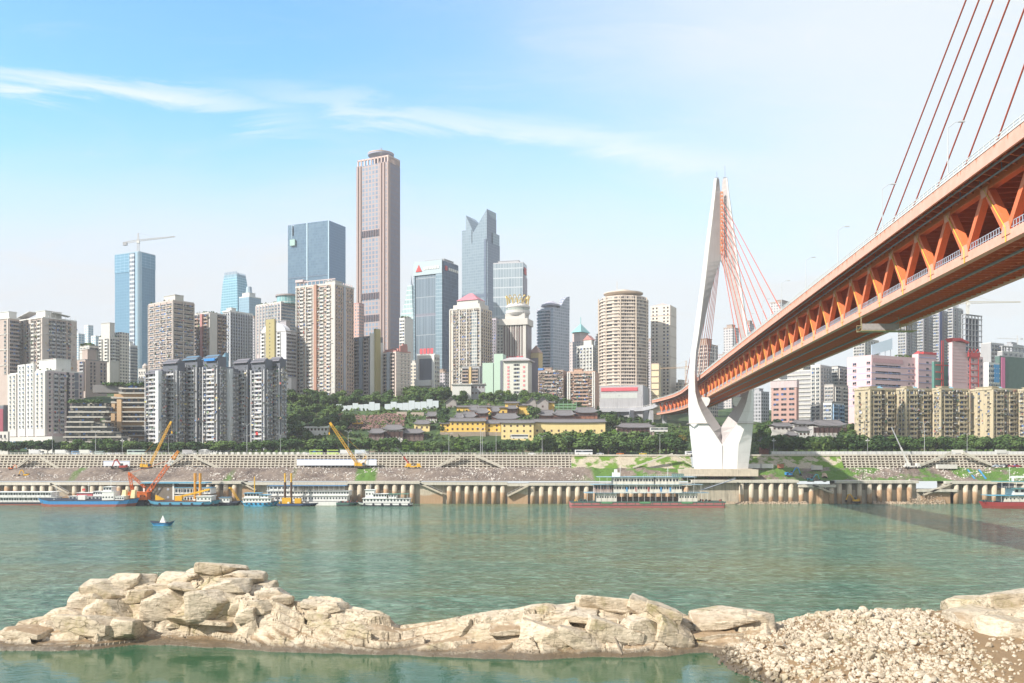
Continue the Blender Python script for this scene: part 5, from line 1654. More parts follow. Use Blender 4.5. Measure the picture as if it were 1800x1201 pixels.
# tallest tower
b = base('tallest skyscraper, brown grid of windows with a flying saucer disc on its roof', 629, 682, 702, 284, 1150, 28, 'skyscraper')
A, Bq, H = b['a'], b['b'], b['h']; print('tallest', A, Bq, H)
BR = (.36, .275, .265)
body(b, facade((.13, .19, .28), (.28, .36, .46), BR, A / 9.0, 5.4, .36, .28, .1, .25, u0=A - 500 % (A / 9.0)))
mb = MB(); mb.box(.02, 1.2, 3.5, Bq, 0, H - 1); mb.build('side_wall', facade((.13, .13, .19), (.19, .18, .25), (.24, .17, .18), Bq / 8, 5.4, .22, .22, .1, .3), b['root'])  # side grid coloured darker than the front to carry its shade
mb = MB()
for u in (0.0, .09, .77, .87, 1.0): mb.box(-A + A * u - 1.3, -A + A * u + 1.3, -1.4, 0, 0, H)
mb.box(0, 1.5, 0, 3.2, 0, H); mb.build('pilaster', paint((.39, .29, .265), .8), b['root'])
for z in (H * .32, H - 172, H - 92, H - 250):
    mb = MB()
    for k in range(8): u = .105 + k * .082; mb.box(-A + A * u, -A + A * (u + .052), -.9, .05, z, z + 8)
    mb.build('louvres', paint((.09, .07, .09)), b['root'])
mb = MB()
for i in range(10): x = -A + A * i / 9; mb.box(x - .8, x + .8, 0, 1.6, H, H + 8)
for i in range(9): y = Bq * i / 8; mb.box(-1.2, .8, y - .6, y + .6, H, H + 8)
mb.box(-A - .8, .8, 0, 2, H + 6.5, H + 8.5); mb.box(-1.4, .9, 0, Bq, H + 6.5, H + 8.5); mb.build('crown_frame', paint((.58, .44, .40), .7), b['root'])
mb = MB(); cx, cy = -A * .42, Bq * .5
for z0, z1, r0, r1 in ((0, 9, 9.5, 10.5), (9, 13, 10.5, 16.5), (13, 15.2, 16.5, 16.5), (15.2, 16.6, 16.5, 12)): mb.tube((cx, cy, H + z0), (cx, cy, H + z1), r0, 28, r2=r1)
mb.build('roof_disc', paint((.34, .33, .42), .5), b['root'])
mb = MB(); mb.tube((cx, cy, H + 14.9), (cx, cy, H + 15.9), 16.8, 28); mb.build('disc_rim', paint((.62, .46, .34), .5), b['root'])
mb = MB(); mb.lattice((cx + 9, cy - 12, H + 10), (cx + 9, cy - 12, H + 19), 2, 2, .2); mb.build('antenna', GREYC, b['root'])

# balcony blocks below it
b = base('dark balcony block with a tall olive stripe in front of the tallest tower', 622, 650, 673, 592, 765, 40); b['zvis'] = 3
body(b, GREYD); A, Bq, H = b['a'], b['b'], b['h']
balconies(b, 'L', (.2, .78), A * .30, par=paint((.42, .37, .35), .8), d=.9, limit=60); strips(b, 'L', (.49,), 3.0, 1.8, paint((.33, .37, .44), .8))
mb = MB(); fb(b, mb, 'R', 0, Bq * .3, 0, H + 3, .02, .8); fb(b, mb, 'R', Bq * .68, Bq, 0, H - 4, .02, .8); mb.build('white_wall', WHITE, b['root'])
place(b, 'side_window', win(1.0, 1.4), [('R', Bq * .24, H - 3 * k) for k in range(1, 36)], [GDK, WHITE], 60)
mb = MB(); fb(b, mb, 'R', Bq * .30, Bq * .68, 0, H + 7, .02, 2.5); mb.build('olive_stripe', OLIVE, b['root']); roof(b, None, .8)
b = base('pale pink block with red stepped gable beside the olive striped block', 672, 696, 722, 618, 765, 42); b['zvis'] = 3
body(b, paint((.68, .58, .53), .85)); A, Bq, H = b['a'], b['b'], b['h']
balconies(b, 'L', (.25, .78), A * .30, par=paint((.45, .38, .35), .8), d=.9, limit=50); strips(b, 'L', (.52,), 3.0, 1.8, paint((.42, .46, .54), .8))
windows(b, 'R', 4, 1.2, 1.4, 3, GDK, CREAM, skip=(0,), limit=60); bands(b, 'R', 3, .8, .15, paint((.75, .66, .58), .8))
mb = MB(); mb.box(-.5, .6, Bq * .25, Bq * .75, H, H + 5.5); mb.box(-.6, .7, Bq * .42, Bq * .72, H + 5.5, H + 7); mb.box(-A, -1, Bq * .2, Bq * .3, H, H + 3); mb.build('gable', PINKR, b['root']); roof(b, PINKR, 1)
b = base('slim white tower with tiny dark windows left of the dark glass tower', 702, 711, 726, 560, 900, 32); b['zvis'] = 10
body(b, WHITE); windows(b, 'L', 3, 1.3, 1.6, 3.2, GDK, WHITE, limit=99, sill=False); roof(b, WHITE, 1, [(.3, 1, .3, .8, 2)]); garden(b, 50, 1.3)

# ziggurat with a spire
b = base('pale green glass tower stepping up like a pagoda to a needle spire', 702, 726, 742, 562, 1250, 28, 'skyscraper')
A, Bq, H = b['a'], b['b'], b['h']; GZ = facade((.30, .42, .44), (.40, .52, .53), (.50, .58, .58), 5, 6.5, .1, .25, .15)
body(b, GZ); mb = MB(); z = H; f = 1.0
for i in range(7):
    f2 = f * .84; cx, cy = -A * .45, Bq * .45
    def q_(f, z): return [(cx - A * f / 2, cy - Bq * f / 2, z), (cx + A * f / 2, cy - Bq * f / 2, z), (cx + A * f / 2, cy + Bq * f / 2, z), (cx - A * f / 2, cy + Bq * f / 2, z)]
    mb.loft([q_(f, z), q_(f * .93, z + 7)]); z += 7; f = f2
mb.build('stepped_top', GZ, b['root']); mb = MB(); mb.tube((cx, cy, z), (cx, cy, z + 14), 2.5, 8, r2=.15); mb.build('spire', paint((.4, .45, .52)), b['root'])

# dark glass tower with signs
b = base('dark grey glass tower with a red triangle sign on its top band', 728, 778, 805, 458, 1000, 28, 'skyscraper')
A, Bq, H = b['a'], b['b'], b['h']
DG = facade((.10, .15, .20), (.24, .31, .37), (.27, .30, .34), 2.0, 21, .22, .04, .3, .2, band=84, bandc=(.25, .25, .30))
body(b, DG); mb = MB(); mb.box(.02, .6, .3, Bq, 0, H - .2); mb.build('side_glazing', facade((.045, .075, .13), (.10, .15, .22), (.06, .09, .14), 3.2, 4.0, .10, .12, .3, .2), b['root'])  # right side glass darkened in colour as the shaded side
mb = MB(); mb.box(-A * .22, 0, -1.2, 0, 0, H); mb.box(-A, -A * .96, -1.2, 0, 0, H); mb.build('corner_glazing', facade((.20, .29, .36), (.27, .36, .42), (.30, .38, .44), 2.5, 4, .1, .15, .2, .2), b['root'])
mb = MB(); mb.box(-A, 0, -1.5, 0, H - 14, H + 1); mb.build('top_band', paint((.42, .50, .55), .4), b['root'])
mb = MB(); cx = -A * .80; mb.pts([(cx - 4, -2.2, H - 10), (cx + 4, -2.2, H - 10), (cx, -2.2, H - 2.5), (cx - 4, -1.5, H - 10), (cx + 4, -1.5, H - 10), (cx, -1.5, H - 2.5)], [(0, 1, 2), (3, 5, 4), (0, 3, 4, 1), (1, 4, 5, 2), (2, 5, 3, 0)]); mb.build('triangle_sign', RED, b['root'])
mb = MB()
for k in range(6): x = -A * .62 + k * 3.4; mb.box(x, x + 2.5, -2, -1.5, H - 8.5, H - 5.5)
for k in range(5): y = Bq * .35 + k * 4.2; mb.box(.6, 1.0, y, y + 3.2, H - 9, H - 6)
mb.build('sign_letters', WHITE, b['root'])
mb = MB(); mb.box(.6, 1.1, Bq * .12, Bq * .26, H - 10, H - 5); mb.build('side_sign', RED, b['root'])
roof(b, GREYC, .6, [(.3, .95, .2, .8, 3)])
b = base('cream and white stepped building with dark openings below the dark grey glass tower', 733, 764, 773, 624, 800, 24, 'building'); A, Bq, H = b['a'], b['b'], b['h']; b['zvis'] = 2
body(b, CREAM); mb = MB(); fb(b, mb, 'L', A * .14, A * .86, H - 22, H - 3, .02, .1); mb.build('opening', GREYD, b['root'])  # flat dark panel painted as the shade within the openings
mb = MB(); fb(b, mb, 'L', -1, A * .85, H - 27, H - 22, 0, 2.5); fb(b, mb, 'L', 0, A * .12, H - 22, H, 0, 1.2); fb(b, mb, 'L', A * .88, A, 0, H, 0, 1.2); mb.build('frame_wall', WHITE, b['root'])
windows(b, 'L', 6, 2.4, 2, 4, GDK, CREAM, ztop=28, limit=40, zmin=1); windows(b, 'R', 3, 1.5, 1.8, 4, GDK, CREAM)
mb = MB()
for k in range(4): x = -A * .82 + k * A * .2; mb.box(x, x + A * .15, -.6, -.2, H + 1.2, H + 6.0)
mb.build('red_characters', paint((.62, .10, .12), .5), b['root']); roof(b, WHITE, 1)

# --- middle and right skyline --------------------------------------
b = base('beige apartment tower with stepped attic and a dusky pink pyramid roof', 791, 845, 865, 541, 850, 27); b['zvis'] = 8
A, Bq, H = b['a'], b['b'], b['h']; BE = paint((.60, .52, .44), .85, .1, .1, streak=.1)
body(b, BE); strips(b, 'L', (.0, .10, .32, .55, .78, .99), 1.0, .7, CREAM); windows(b, 'L', 11, 1.8, 1.7, 3.0, GDK, BE, skip=(0,), limit=60); windows(b, 'R', 5, 1.8, 1.7, 3.0, GDK, BE, limit=40)
mb = MB(); fb(b, mb, 'L', A * .72, A * .90, 0, H - 3, .3, 1.0); mb.build('glazed_bay', facade((.12, .16, .19), (.40, .43, .43), (.55, .52, .48), 2.2, 3.0, .15, .3), b['root'])
mb = MB(); mb.box(-A * .92, -A * .06, 1.5, Bq * .85, H, H + 4.5); mb.box(-A * .82, -A * .14, 3, Bq * .75, H + 4.5, H + 8.5); mb.box(-A, 0, -.5, .3, H - .5, H + 1); mb.build('attic', CREAM, b['root']); clutter(b, 'L', 170, .9)
mb = MB(); x0_, x1_, y0_, y1_ = -A * .80, -A * .16, 3, Bq * .7; mb.pts([(x0_ - 1, y0_ - 1, H + 8.5), (x1_ + 1, y0_ - 1, H + 8.5), (x1_ + 1, y1_ + 1, H + 8.5), (x0_ - 1, y1_ + 1, H + 8.5), ((x0_ + x1_) / 2 - 2, (y0_ + y1_) / 2, H + 16), ((x0_ + x1_) / 2 + 2, (y0_ + y1_) / 2, H + 16)], [(0, 1, 5, 4), (1, 2, 5), (2, 3, 4, 5), (3, 0, 4), (0, 3, 2, 1)])
mb.build('roof', paint((.52, .20, .24), .7), b['root'])

b = base('pale silvery glass skyscraper with a notched crystal top, tallest in the middle right', 812, 857, 878, 400, 1300, 28, 'skyscraper')
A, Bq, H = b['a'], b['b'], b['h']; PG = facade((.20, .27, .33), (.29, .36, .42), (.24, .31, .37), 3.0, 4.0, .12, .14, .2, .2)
PGR = facade((.13, .17, .24), (.17, .21, .28), (.14, .18, .25), 3.0, 4.0, .1, .1, .2, .2)  # shaded copy of the front glass for the right side and folds
mb = MB(); mb.box(-A, 0, 0, Bq, 0, H - 20); mb.box(-A, -A * .62, 0, Bq * .5, H - 20, H); mb.box(-A * .3, 0, Bq * .45, Bq, H - 20, H - 4); mb.build('wall', PG, b['root'])
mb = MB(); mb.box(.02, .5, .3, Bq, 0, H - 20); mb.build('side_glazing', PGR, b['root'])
zT = H + 24; xa, xb_, xm = -A * .86, -A * .04, -A * .56; q = []
mb = MB()                                                               # upper block with a V notch between two folded peaks
P = [(xa, H - 20), (xa, zT - 2), (xm, H - 4), (xb_, zT + 3), (xb_, H - 20)]; N = 5; yb = Bq * .8
mb.pts([(x, 1, z) for x, z in P] + [(x, yb, z if i != 2 else z + 14) for i, (x, z) in enumerate(P)], [tuple(range(N)), tuple(range(N, 2 * N))[::-1]] + [(i, N + i, N + (i + 1) % N, (i + 1) % N) for i in range(N)])
mb.build('crystal_top', PG, b['root'])
mb = MB(); mb.pts([(xb_ + .3, 1, H - 20), (xb_ + .3, yb, H - 20), (xb_ + .3, yb, zT - 7), (xb_ + .3, yb * .4, zT - 6), (xb_ + .3, 1, zT + 3)], [(0, 1, 2, 3, 4)]); mb.box(-A, 0, -.4, .0, H * .60, H * .60 + 5); mb.build('side_fold', PGR, b['root'])
mb = MB(); mb.box(-A * .12, -A * .04, -1, 0, 0, H - 16); mb.build('corner_fin', PGR, b['root'])

b = base('white gridded office block with a rounded right corner and roof gantry', 867, 919, 926, 462, 1050, 12, 'office block')
A, Bq, H = b['a'], b['b'], b['h']
body(b, facade((.24, .31, .37), (.40, .47, .52), (.50, .54, .58), 3.2, 11.0, .14, .12, .1, .25)); mb = MB(); mb.box(.02, .6, 1, Bq, 0, H - 14); mb.build('side_wall', paint((.33, .29, .34), .6), b['root'])
mb = MB(); mb.box(.6, 1.2, Bq * .2, Bq * .7, H - 12, H - 4); mb.build('red_sign', RED, b['root'])
roof(b, paint((.5, .5, .53)), 1.2, [(.15, .85, .1, .5, 3.2)])

# crown hotel
b = base('cream hotel tower with dark vertical ribs, a round drum and a golden arched crown', 872, 925, 934, 560, 870, 16, 'hotel')
A, Bq, H = b['a'], b['b'], b['h']; zb_ = b['zb']
body(b, CREAM)
mb = MB(); fb(b, mb, 'L', A * .24, A * .98, 0, H - 6, .02, .6); mb.build('dark_front', paint((.16, .12, .12), .6, .2, .3), b['root'])
mb = MB()
for k in range(9): u = A * (.24 + .0825 * k); fb(b, mb, 'L', u, u + (1.0 if k % 2 else .5), 0, H - 6, .6, 1.2)
fb(b, mb, 'L', A * .90, A * 1.0, 0, H - 4, .6, 1.5); mb.build('ribs', CREAM, b['root'])
mb = MB(); fb(b, mb, 'R', Bq * .05, Bq * .95, 0, H - 6, .02, .5); mb.build('side_glazing', paint((.22, .19, .21), .5, .2, .3), b['root'])
windows(b, 'L', 9, 1.5, 1.7, 3.2, GDK, CREAM, skip=(2, 3, 4, 5, 6, 7, 8), limit=60)
mb = MB(); mb.box(-A * .90, 2, -2.5, Bq, H - 6, H); mb.box(-A * .7, -A * .05, 0, Bq * .8, H, H + 5); mb.build('top_slab', CREAM, b['root'])
cx, cy = -A * .36, 9; mb = MB()
for z0, z1, r0, r1 in ((4, 6, 10.5, 11.8), (6, 8.5, 11.8, 11.8), (11.5, 13, 11.8, 11.8), (13, 16, 11.6, 8.5)): mb.tube((cx, cy, H + z0), (cx, cy, H + z1), r0, 28, r2=r1)
dr = mb.build('drum', paint((.62, .60, .58), .6), b['root']); mb = MB(); mb.tube((cx, cy, H + 8.5), (cx, cy, H + 11.5), 11.3, 28); mb.build('drum_window', facade((.2, .25, .25), (.4, .45, .42), (.6, .6, .5), 1.2, 9, .25, .1), dr)
GOLD = paint((.62, .44, .12), .4, .1, metal=.3)
for k in range(14):
    a0 = 2 * math.pi * k / 14; a1 = 2 * math.pi * (k + 1) / 14; mb = MB(); pr = None
    for j in range(9):
        t_ = j / 8; a = a0 + (a1 - a0) * t_; zz = H + 14.5 + 8.5 * math.sin(math.pi * t_) ** .5; rr = 10.2 + 1.6 * math.sin(math.pi * t_); p = Vector((cx + rr * math.cos(a), cy + rr * math.sin(a), zz))
        if pr is not None: mb.tube(pr, p, .38, 5, cap=False)
        pr = p
    mb.build('crown_arch', GOLD, b['root'])
mb = MB()
for k in range(3): mb.box(-A * .58 + k * A * .13, -A * .58 + k * A * .13 + A * .09, -1.8, -1.3, 26, 31)
for k in range(5): mb.box(-A * .68 + k * A * .125, -A * .68 + k * A * .125 + A * .09, -1.8, -1.3, 33, 38)
mb.build('red_characters', paint((.60, .12, .14), .5), b['root'])

b = base('pale grey hospital block with small square windows and vertical red characters, pitched roof edge', 885, 928, 935, 633, 790, 14, 'building'); b['zvis'] = 2
A, Bq, H = b['a'], b['b'], b['h']; GG = paint((.60, .60, .55), .85)
body(b, GG); windows(b, 'L', 12, 1.5, 1.6, 3.4, GDK, WHITE, skip=(0, 1, 2, 3, 4, 8, 9, 10, 11), limit=50, ztop=2.5, sill=False)
mb = MB(); mb.box(-A - .5, 2, -2.2, Bq + 2, H - .6, H + .5); mb.pts([(-A - .5, -2.2, H + .5), (2, -2.2, H + .5), (2, Bq + 2, H + .5), (-A - .5, Bq + 2, H + .5), (-A * .8, 4, H + 3), (-A * .2, 4, H + 3)], [(0, 1, 5, 4), (1, 2, 5), (2, 3, 4, 5), (3, 0, 4)]); mb.build('roof', paint((.45, .42, .42), .7), b['root'])
for f_, k0 in ((.16, 11), (.80, 7)):
    mb = MB()
    for k in range(k0): z = H - 5 - k * 2.9 * (11 / k0) ** .7; mb.box(-A + A * f_, -A + A * f_ + 1.7, -.35, -.02, z - 1.7, z)
    mb.build('red_characters', paint((.70, .25, .27), .5), b['root'])
b = base('pale mint green block split by a dark slot, left of the hospital block', 848, 884, 890, 638, 800, 12, 'building'); A, Bq, H = b['a'], b['b'], b['h']; MINT = paint((.46, .60, .50), .8, .08)
mb = MB(); mb.box(-A, -A * .48, 0, Bq, 0, H); mb.box(-A * .44, -.0, 0, Bq, 0, H + 8); mb.build('wall', MINT, b['root']); mb = MB(); mb.box(-A * .48, -A * .44, 1, Bq, 0, H - 1); mb.box(-A * .13, 0, -.1, 0, 0, H + 2); mb.build('slot', GREYD, b['root']); roof(b, MINT, .3)
b = base('narrow lilac apartment block seen between the beige pyramid tower and the crown hotel', 860, 872, 878, 560, 930, 26); b['zvis'] = 10
body(b, paint((.50, .44, .50), .8)); windows(b, 'L', 3, 1.4, 1.6, 3, GDK, GREYC, limit=60); windows(b, 'R', 3, 1.4, 1.6, 3, GDK, GREYC, limit=30); roof(b)
b = base('small brown tower with a pyramid roof and a yellow panel beside the crown hotel', 932, 946, 953, 620, 880, 30, 'tower'); A, Bq, H = b['a'], b['b'], b['h']
body(b, paint((.30, .27, .32), .7)); mb = MB(); mb.box(-A, .3, -.4, Bq, H - 5, H); mb.box(.02, .6, 0, Bq, 0, H); mb.build('yellow_panel', paint((.62, .50, .28), .7), b['root'])
mb = MB(); mb.pts([(-A - 1, -1, H), (1, -1, H), (1, Bq + 1, H), (-A - 1, Bq + 1, H), (-A / 2, Bq / 2, H + 8)], [(0, 1, 4), (1, 2, 4), (2, 3, 4), (3, 0, 4), (0, 3, 2, 1)]); mb.build('roof', paint((.40, .28, .25), .7), b['root'])

b = base('lavender grey tower with a rounded balcony front and a sail shaped fin', 943, 972, 1001, 540, 1100, 44, 'skyscraper'); A, Bq, H = b['a'], b['b'], b['h']; b['zvis'] = 20
LV = facade((.20, .22, .28), (.42, .45, .50), (.46, .46, .52), 3.4, 3.6, .25, .30, .1)
body(b, LV); n_ = 10
ar = [(-A * .97 + (1 - math.cos(math.pi * i / n_)) * A * .40, -math.sin(math.pi * i / n_) * 5) for i in range(n_ + 1)]
mb = MB(); z = 20
while z < H - 2:
    mb.prism(ar + [(ar[-1][0], .5), (ar[0][0], .5)], z, z + 1.3); z += 3.7
mb.build('balcony_rings', paint((.50, .49, .55), .8), b['root'])
mb = MB(); mb.prism([(x * .96 - .5, y * .8) for x, y in ar] + [(ar[-1][0], .4), (ar[0][0], .4)], 0, H - 3); mb.build('curved_front', GBL, b['root'])
mb = MB(); P = [(Bq * .35, H), (Bq * .5, H + 4), (Bq * .66, H + 11), (Bq * .82, H + 15), (Bq, H + 16.5), (Bq, H)]; N = 6
mb.pts([(0.3, y, z) for y, z in P] + [(-6, y, z) for y, z in P], [tuple(range(N)), tuple(range(N, 2 * N))[::-1]] + [(i, N + i, N + (i + 1) % N, (i + 1) % N) for i in range(N)]); mb.build('sail_fin', LV, b['root'])
mb = MB(); mb.tube((-A * .4, 8, H + 2.5), (-A * .4, 8, H + 4.5), 12, 20); mb.tube((-A * .4, 8, H + 4.5), (-A * .4, 8, H + 9), 11, 20, r2=4); mb.tube((-A * .4, 8, H), (-A * .4, 8, H + 2.5), 8, 16); mb.build('round_cap', paint((.44, .43, .50), .6), b['root'])

b = base('pinkish office block with a pale teal pyramid roof and flagpole', 1001, 1020, 1043, 600, 1150, 40, 'office block'); A, Bq, H = b['a'], b['b'], b['h']
body(b, facade((.20, .22, .26), (.40, .42, .45), (.62, .52, .50), 3.6, 3.8, .45, .4)); mb = MB(); mb.box(-A * .8, -A * .1, 2, Bq * .7, H, H + 12); mb.build('attic', paint((.62, .50, .48), .8), b['root'])
mb = MB(); x0_, x1_, y0_, y1_ = -A * .85, 1, 0, Bq * .72; mb.pts([(x0_, y0_, H + 12), (x1_, y0_, H + 12), (x1_, y1_, H + 12), (x0_, y1_, H + 12), ((x0_ + x1_) / 2, (y0_ + y1_) / 2, H + 24)], [(0, 1, 4), (1, 2, 4), (2, 3, 4), (3, 0, 4), (0, 3, 2, 1)]); mb.tube(((x0_ + x1_) / 2, (y0_ + y1_) / 2, H + 23), ((x0_ + x1_) / 2, (y0_ + y1_) / 2, H + 32), .5, 5); mb.build('roof', paint((.26, .52, .52), .6), b['root'])
b = base('white apartment block with a small red gabled head house', 1013, 1042, 1056, 608, 900, 34); A, Bq, H = b['a'], b['b'], b['h']; b['zvis'] = 12
body(b, WHITE); windows(b, 'L', 5, 2.0, 1.8, 3.3, GDK, WHITE, limit=60); windows(b, 'R', 4, 2.0, 1.8, 3.3, GDK, WHITE, limit=40); roof(b, WHITE, 1)
mb = MB(); mb.box(-A * .55, -A * .08, 0, 6, H, H + 6); mb.build('head_house', WHITE, b['root']); mb = MB(); mb.pts([(-A * .6, -.5, H + 6), (-A * .03, -.5, H + 6), (-A * .31, -.5, H + 11), (-A * .6, 7, H + 6), (-A * .03, 7, H + 6), (-A * .31, 7, H + 11)], [(0, 1, 2), (3, 5, 4), (0, 2, 5, 3), (1, 4, 5, 2), (0, 3, 4, 1)]); mb.build('red_gable', PINKR, b['root'])

for lb, x0, xc, x2, yt, Z, m1, n1 in (('cluttered brown low apartment block with a blue roof corner above the temple', 946, 990, 996, 652, 770, BROWNC, 6),
                                      ('orange brown low apartment block with white corner columns left of the big round tower', 997, 1046, 1053, 654, 765, paint((.50, .34, .26), .85), 5)):
    b = base(lb, x0, xc, x2, yt, Z, 14); A, Bq, H = b['a'], b['b'], b['h']; b['zvis'] = 2
    body(b, m1); windows(b, 'L', n1, A / n1 * .7, 1.5, 3.1, GDK, m1, limit=60); balconies(b, 'L', (.5,), A * .5, par=m1, d=.9, limit=14); roof(b, m1, .8, [(.2, .5, .2, .6, 3)]); bands(b, 'L', 3.1, .4, 1.0, m1); clutter(b, 'L', 110, 1.3, zmin=2)
    if n1 == 5: strips(b, 'L', (.03, .10, .92, .98), .9, 1.3, WHITE)
    else:
        mb = MB(); mb.box(-A, -A * .8, -.4, 4, H + .9, H + 2.6); mb.build('blue_shed', paint((.10, .25, .60), .6), b['root'])
b = base('dark low block with balconies in front of the mint green block and the hotel', 812, 843, 850, 645, 830, 14); b['zvis'] = 2
body(b, GREYC); balconies(b, 'L', (.2, .75), b['a'] * .34, par=BROWNC, d=.9, limit=40); strips(b, 'L', (.48,), 2, 1.2, paint((.62, .45, .22), .8)); roof(b)

# big round tower
t = thing('apartment_block', 'big round beige apartment tower with ring balconies and a disc roof', 'apartment block', (sx(1099, 860), 875, zg1(sx(1099, 860), 850) - 2))
Hh = sz(520, 850) - t.location.z; RB = paint((.66, .56, .47), .85, .1, .1); n_ = 40; Rr = 24.0


def rpt(a, r): return (r * math.cos(a) * (1 + .0 * math.cos(2 * a)), r * math.sin(a))


def ring(r): return [rpt(2 * math.pi * i / n_, r * (1.0 if (i // 2) % 5 else .965)) for i in range(n_)]


mb = MB(); mb.prism(ring(Rr - .9), 0, Hh); mb.build('wall', facade((.06, .06, .07), (.48, .44, .40), (.55, .46, .40), 2.4, 3.2, .3, .25, jitter=.6), t)
k = 0; z = Hh - 3.2
while z > 22:
    mb = MB(); mb.prism(ring(Rr), z, z + 1.15); o = mb.build('balcony_ring', RB, t); z -= 3.2
mb = MB()
for i in range(0, n_, 4): a = 2 * math.pi * (i + .5) / n_; x, y = rpt(a, Rr); mb.box(x - .5, x + .5, y - .5, y + .5, 0, Hh + .5)
mb.build('column', RB, t)
mb = MB(); mb.prism(ring(Rr - 2), Hh, Hh + 1.2); mb.tube((0, 0, Hh + 1), (0, 0, Hh + 4), 11, 24); mb.tube((0, 0, Hh + 4), (0, 0, Hh + 5.4), 13, 28, r2=19); mb.tube((0, 0, Hh + 5.4), (0, 0, Hh + 6.2), 19, 28); mb.tube((0, 0, Hh + 6.2), (0, 0, Hh + 9), 7, 16); mb.tube((-6, 0, Hh + 6), (-6, 0, Hh + 18), .2, 4); mb.build('disc_roof', RB, t)
b = base('grey shopping podium with a long red sign at the foot of the big round tower', 1054, 1130, 1142, 678, 815, 16, 'building'); A, Bq, H = b['a'], b['b'], b['h']
body(b, GREYC); mb = MB(); mb.box(-A * .96, -A * .12, -.6, -.05, H - 4.5, H - 1.5); mb.build('red_sign', paint((.62, .12, .15), .5), b['root']); mb = MB(); mb.box(-A * .98, -A * .10, -.04, .01, H - 5, H - .8); mb.build('sign_board', paint((.5, .35, .36)), b['root'])
place(b, 'window', win(5.5, 4.5, False), [('L', A * (.1 + .14 * i), H - 11) for i in range(6)], [paint((.55, .58, .56), .3), GREYC]); roof(b, GREYC, .6)
b = base('pale cream tower with small round windows and a low pointed roof, beside the pylon', 1144, 1178, 1189, 536, 900, 26); A, Bq, H = b['a'], b['b'], b['h']
body(b, paint((.72, .64, .56), .85)); windows(b, 'L', 5, 1.3, 1.5, 3.4, GDK, CREAM, skip=(2,), limit=99, sill=False, zmin=6); bands(b, 'L', 10.2, .4, .3, paint((.60, .52, .46), .8)); bands(b, 'R', 10.2, .4, .3, paint((.60, .52, .46), .8))
mb = MB(); mb.pts([(-A, 0, H), (-A * .1, 0, H), (-A * .1, Bq, H), (-A, Bq, H), (-A * .55, Bq / 2, H + 4)], [(0, 1, 4), (1, 2, 4), (2, 3, 4), (3, 0, 4)]); mb.build('roof', TAN, b['root'])
b = base('narrow pale yellow block with brown floor lines in front of the cream tower', 1145, 1158, 1162, 640, 860, 16); body(b, paint((.72, .62, .42), .8)); bands(b, 'L', 6, .7, .6, BROWNC, zmin=2); roof(b, BROWNC, 1)

# hazy mid rise blocks filling the gaps of the skyline
FI = [('hazy grey block peeping out left of the blue hoist tower', 186, 196, 206, 612, 1120, 0), ('hazy cream block between the dusty pink office and the blue hoist tower', 268, 274, 284, 606, 1000, 2), ('hazy lilac block between the grey ribbed slab and the pink drum tower', 440, 447, 456, 560, 1100, 1),
      ('hazy white block behind the arched olive striped tower', 500, 512, 524, 584, 1050, 2), ('low cream block on the hill beside the red gabled block', 722, 731, 740, 640, 880, 2), ('small hazy grey block behind the slim white tower', 716, 724, 730, 586, 1150, 0),
      ('hazy grey block right of the dark grey glass tower, behind the trees', 768, 782, 793, 655, 900, 1), ('hazy tan block between the pyramid roofed tower and the mint block', 862, 868, 874, 600, 1000, 2), ('hazy block left of the lavender tower', 936, 942, 948, 640, 980, 1),
      ('hazy white block between the lavender tower and the teal pyramid roof', 998, 1004, 1010, 606, 1200, 2), ('hazy grey block right of the red gabled white block', 1046, 1052, 1060, 592, 1150, 0), ('hazy low block between the round tower and the cream tower', 1138, 1146, 1152, 600, 1150, 1),
      ('low yellowish block just left of the pylon', 1188, 1198, 1212, 674, 900, 2), ('hazy low block seen past the left pylon leg', 1236, 1252, 1272, 640, 1100, 0), ('long low hazy block under the stay cables', 1262, 1290, 1320, 622, 1150, 1),
      ('grey low block on the slope under the bridge, leftmost', 1322, 1338, 1352, 690, 800, 0), ('cream low block above the dusty pink brick office', 1395, 1412, 1432, 628, 950, 2), ('hazy high block above the cream apartment block beneath the bridge', 1400, 1411, 1424, 606, 1100, 1),
      ('hazy white block right of the unfinished frame', 1722, 1734, 1748, 620, 1000, 2), ('low grey block behind the green netted building', 1765, 1780, 1800, 606, 1100, 0)]
for lb, x0, xc, x2, yt, Z, k in FI:
    ph_ = 28 if x0 < 900 else (36 if x0 < 1250 else 52)
    b = base(lb, x0, xc, x2, yt, Z, ph_); body(b, facade((.05, .06, .08), (.26, .27, .28), ((.42, .42, .45), (.50, .46, .50), (.60, .54, .46))[k], 3.2 + .4 * k, 3.1 + .1 * k, .38, .42)); roof(b, (GREYC, BROWNC, CREAM)[k], 1, [(.2, .7, .1, .6, 3.5)])
# seen between and beyond the bridge
for lb, x0, xc, x2, yt, Z, nm in (('pale lilac tower seen behind the stay cables, left one', 1272, 1288, 1299, 577, 1150, 1), ('slim dark topped tower seen behind the stay cables, right one', 1311, 1318, 1326, 570, 1200, 0),
                                  ('tan tower peeping over the orange bridge deck with rooftop scaffolding', 1354, 1372, 1402, 532, 1150, 1)):
    b = base(lb, x0, xc, x2, yt, Z, 40, 'tower'); body(b, facade((.10, .11, .14), (.4, .4, .42), (.56, .52, .52), 3.6, 3.4, .4, .4)); roof(b, BROWNC, 1.5, [(.2, .8, .2, .7, 5)])
b = base('concrete tower under construction behind the left leg of the pylon', 1226, 1244, 1262, 606, 850, 40, 'tower'); b['zvis'] = 10
body(b, facade((.06, .06, .07), (.2, .2, .2), (.5, .44, .40), 4.5, 3.4, .25, .35)); roof(b, BROWNC, 1, [(.1, .8, .1, .6, 6)])
tower_crane(1206, 680, 646, 1160, 648, 1214, 644, 860, 'tower crane with a level jib just left of the pylon', w=1.6, col=(.62, .45, .3))

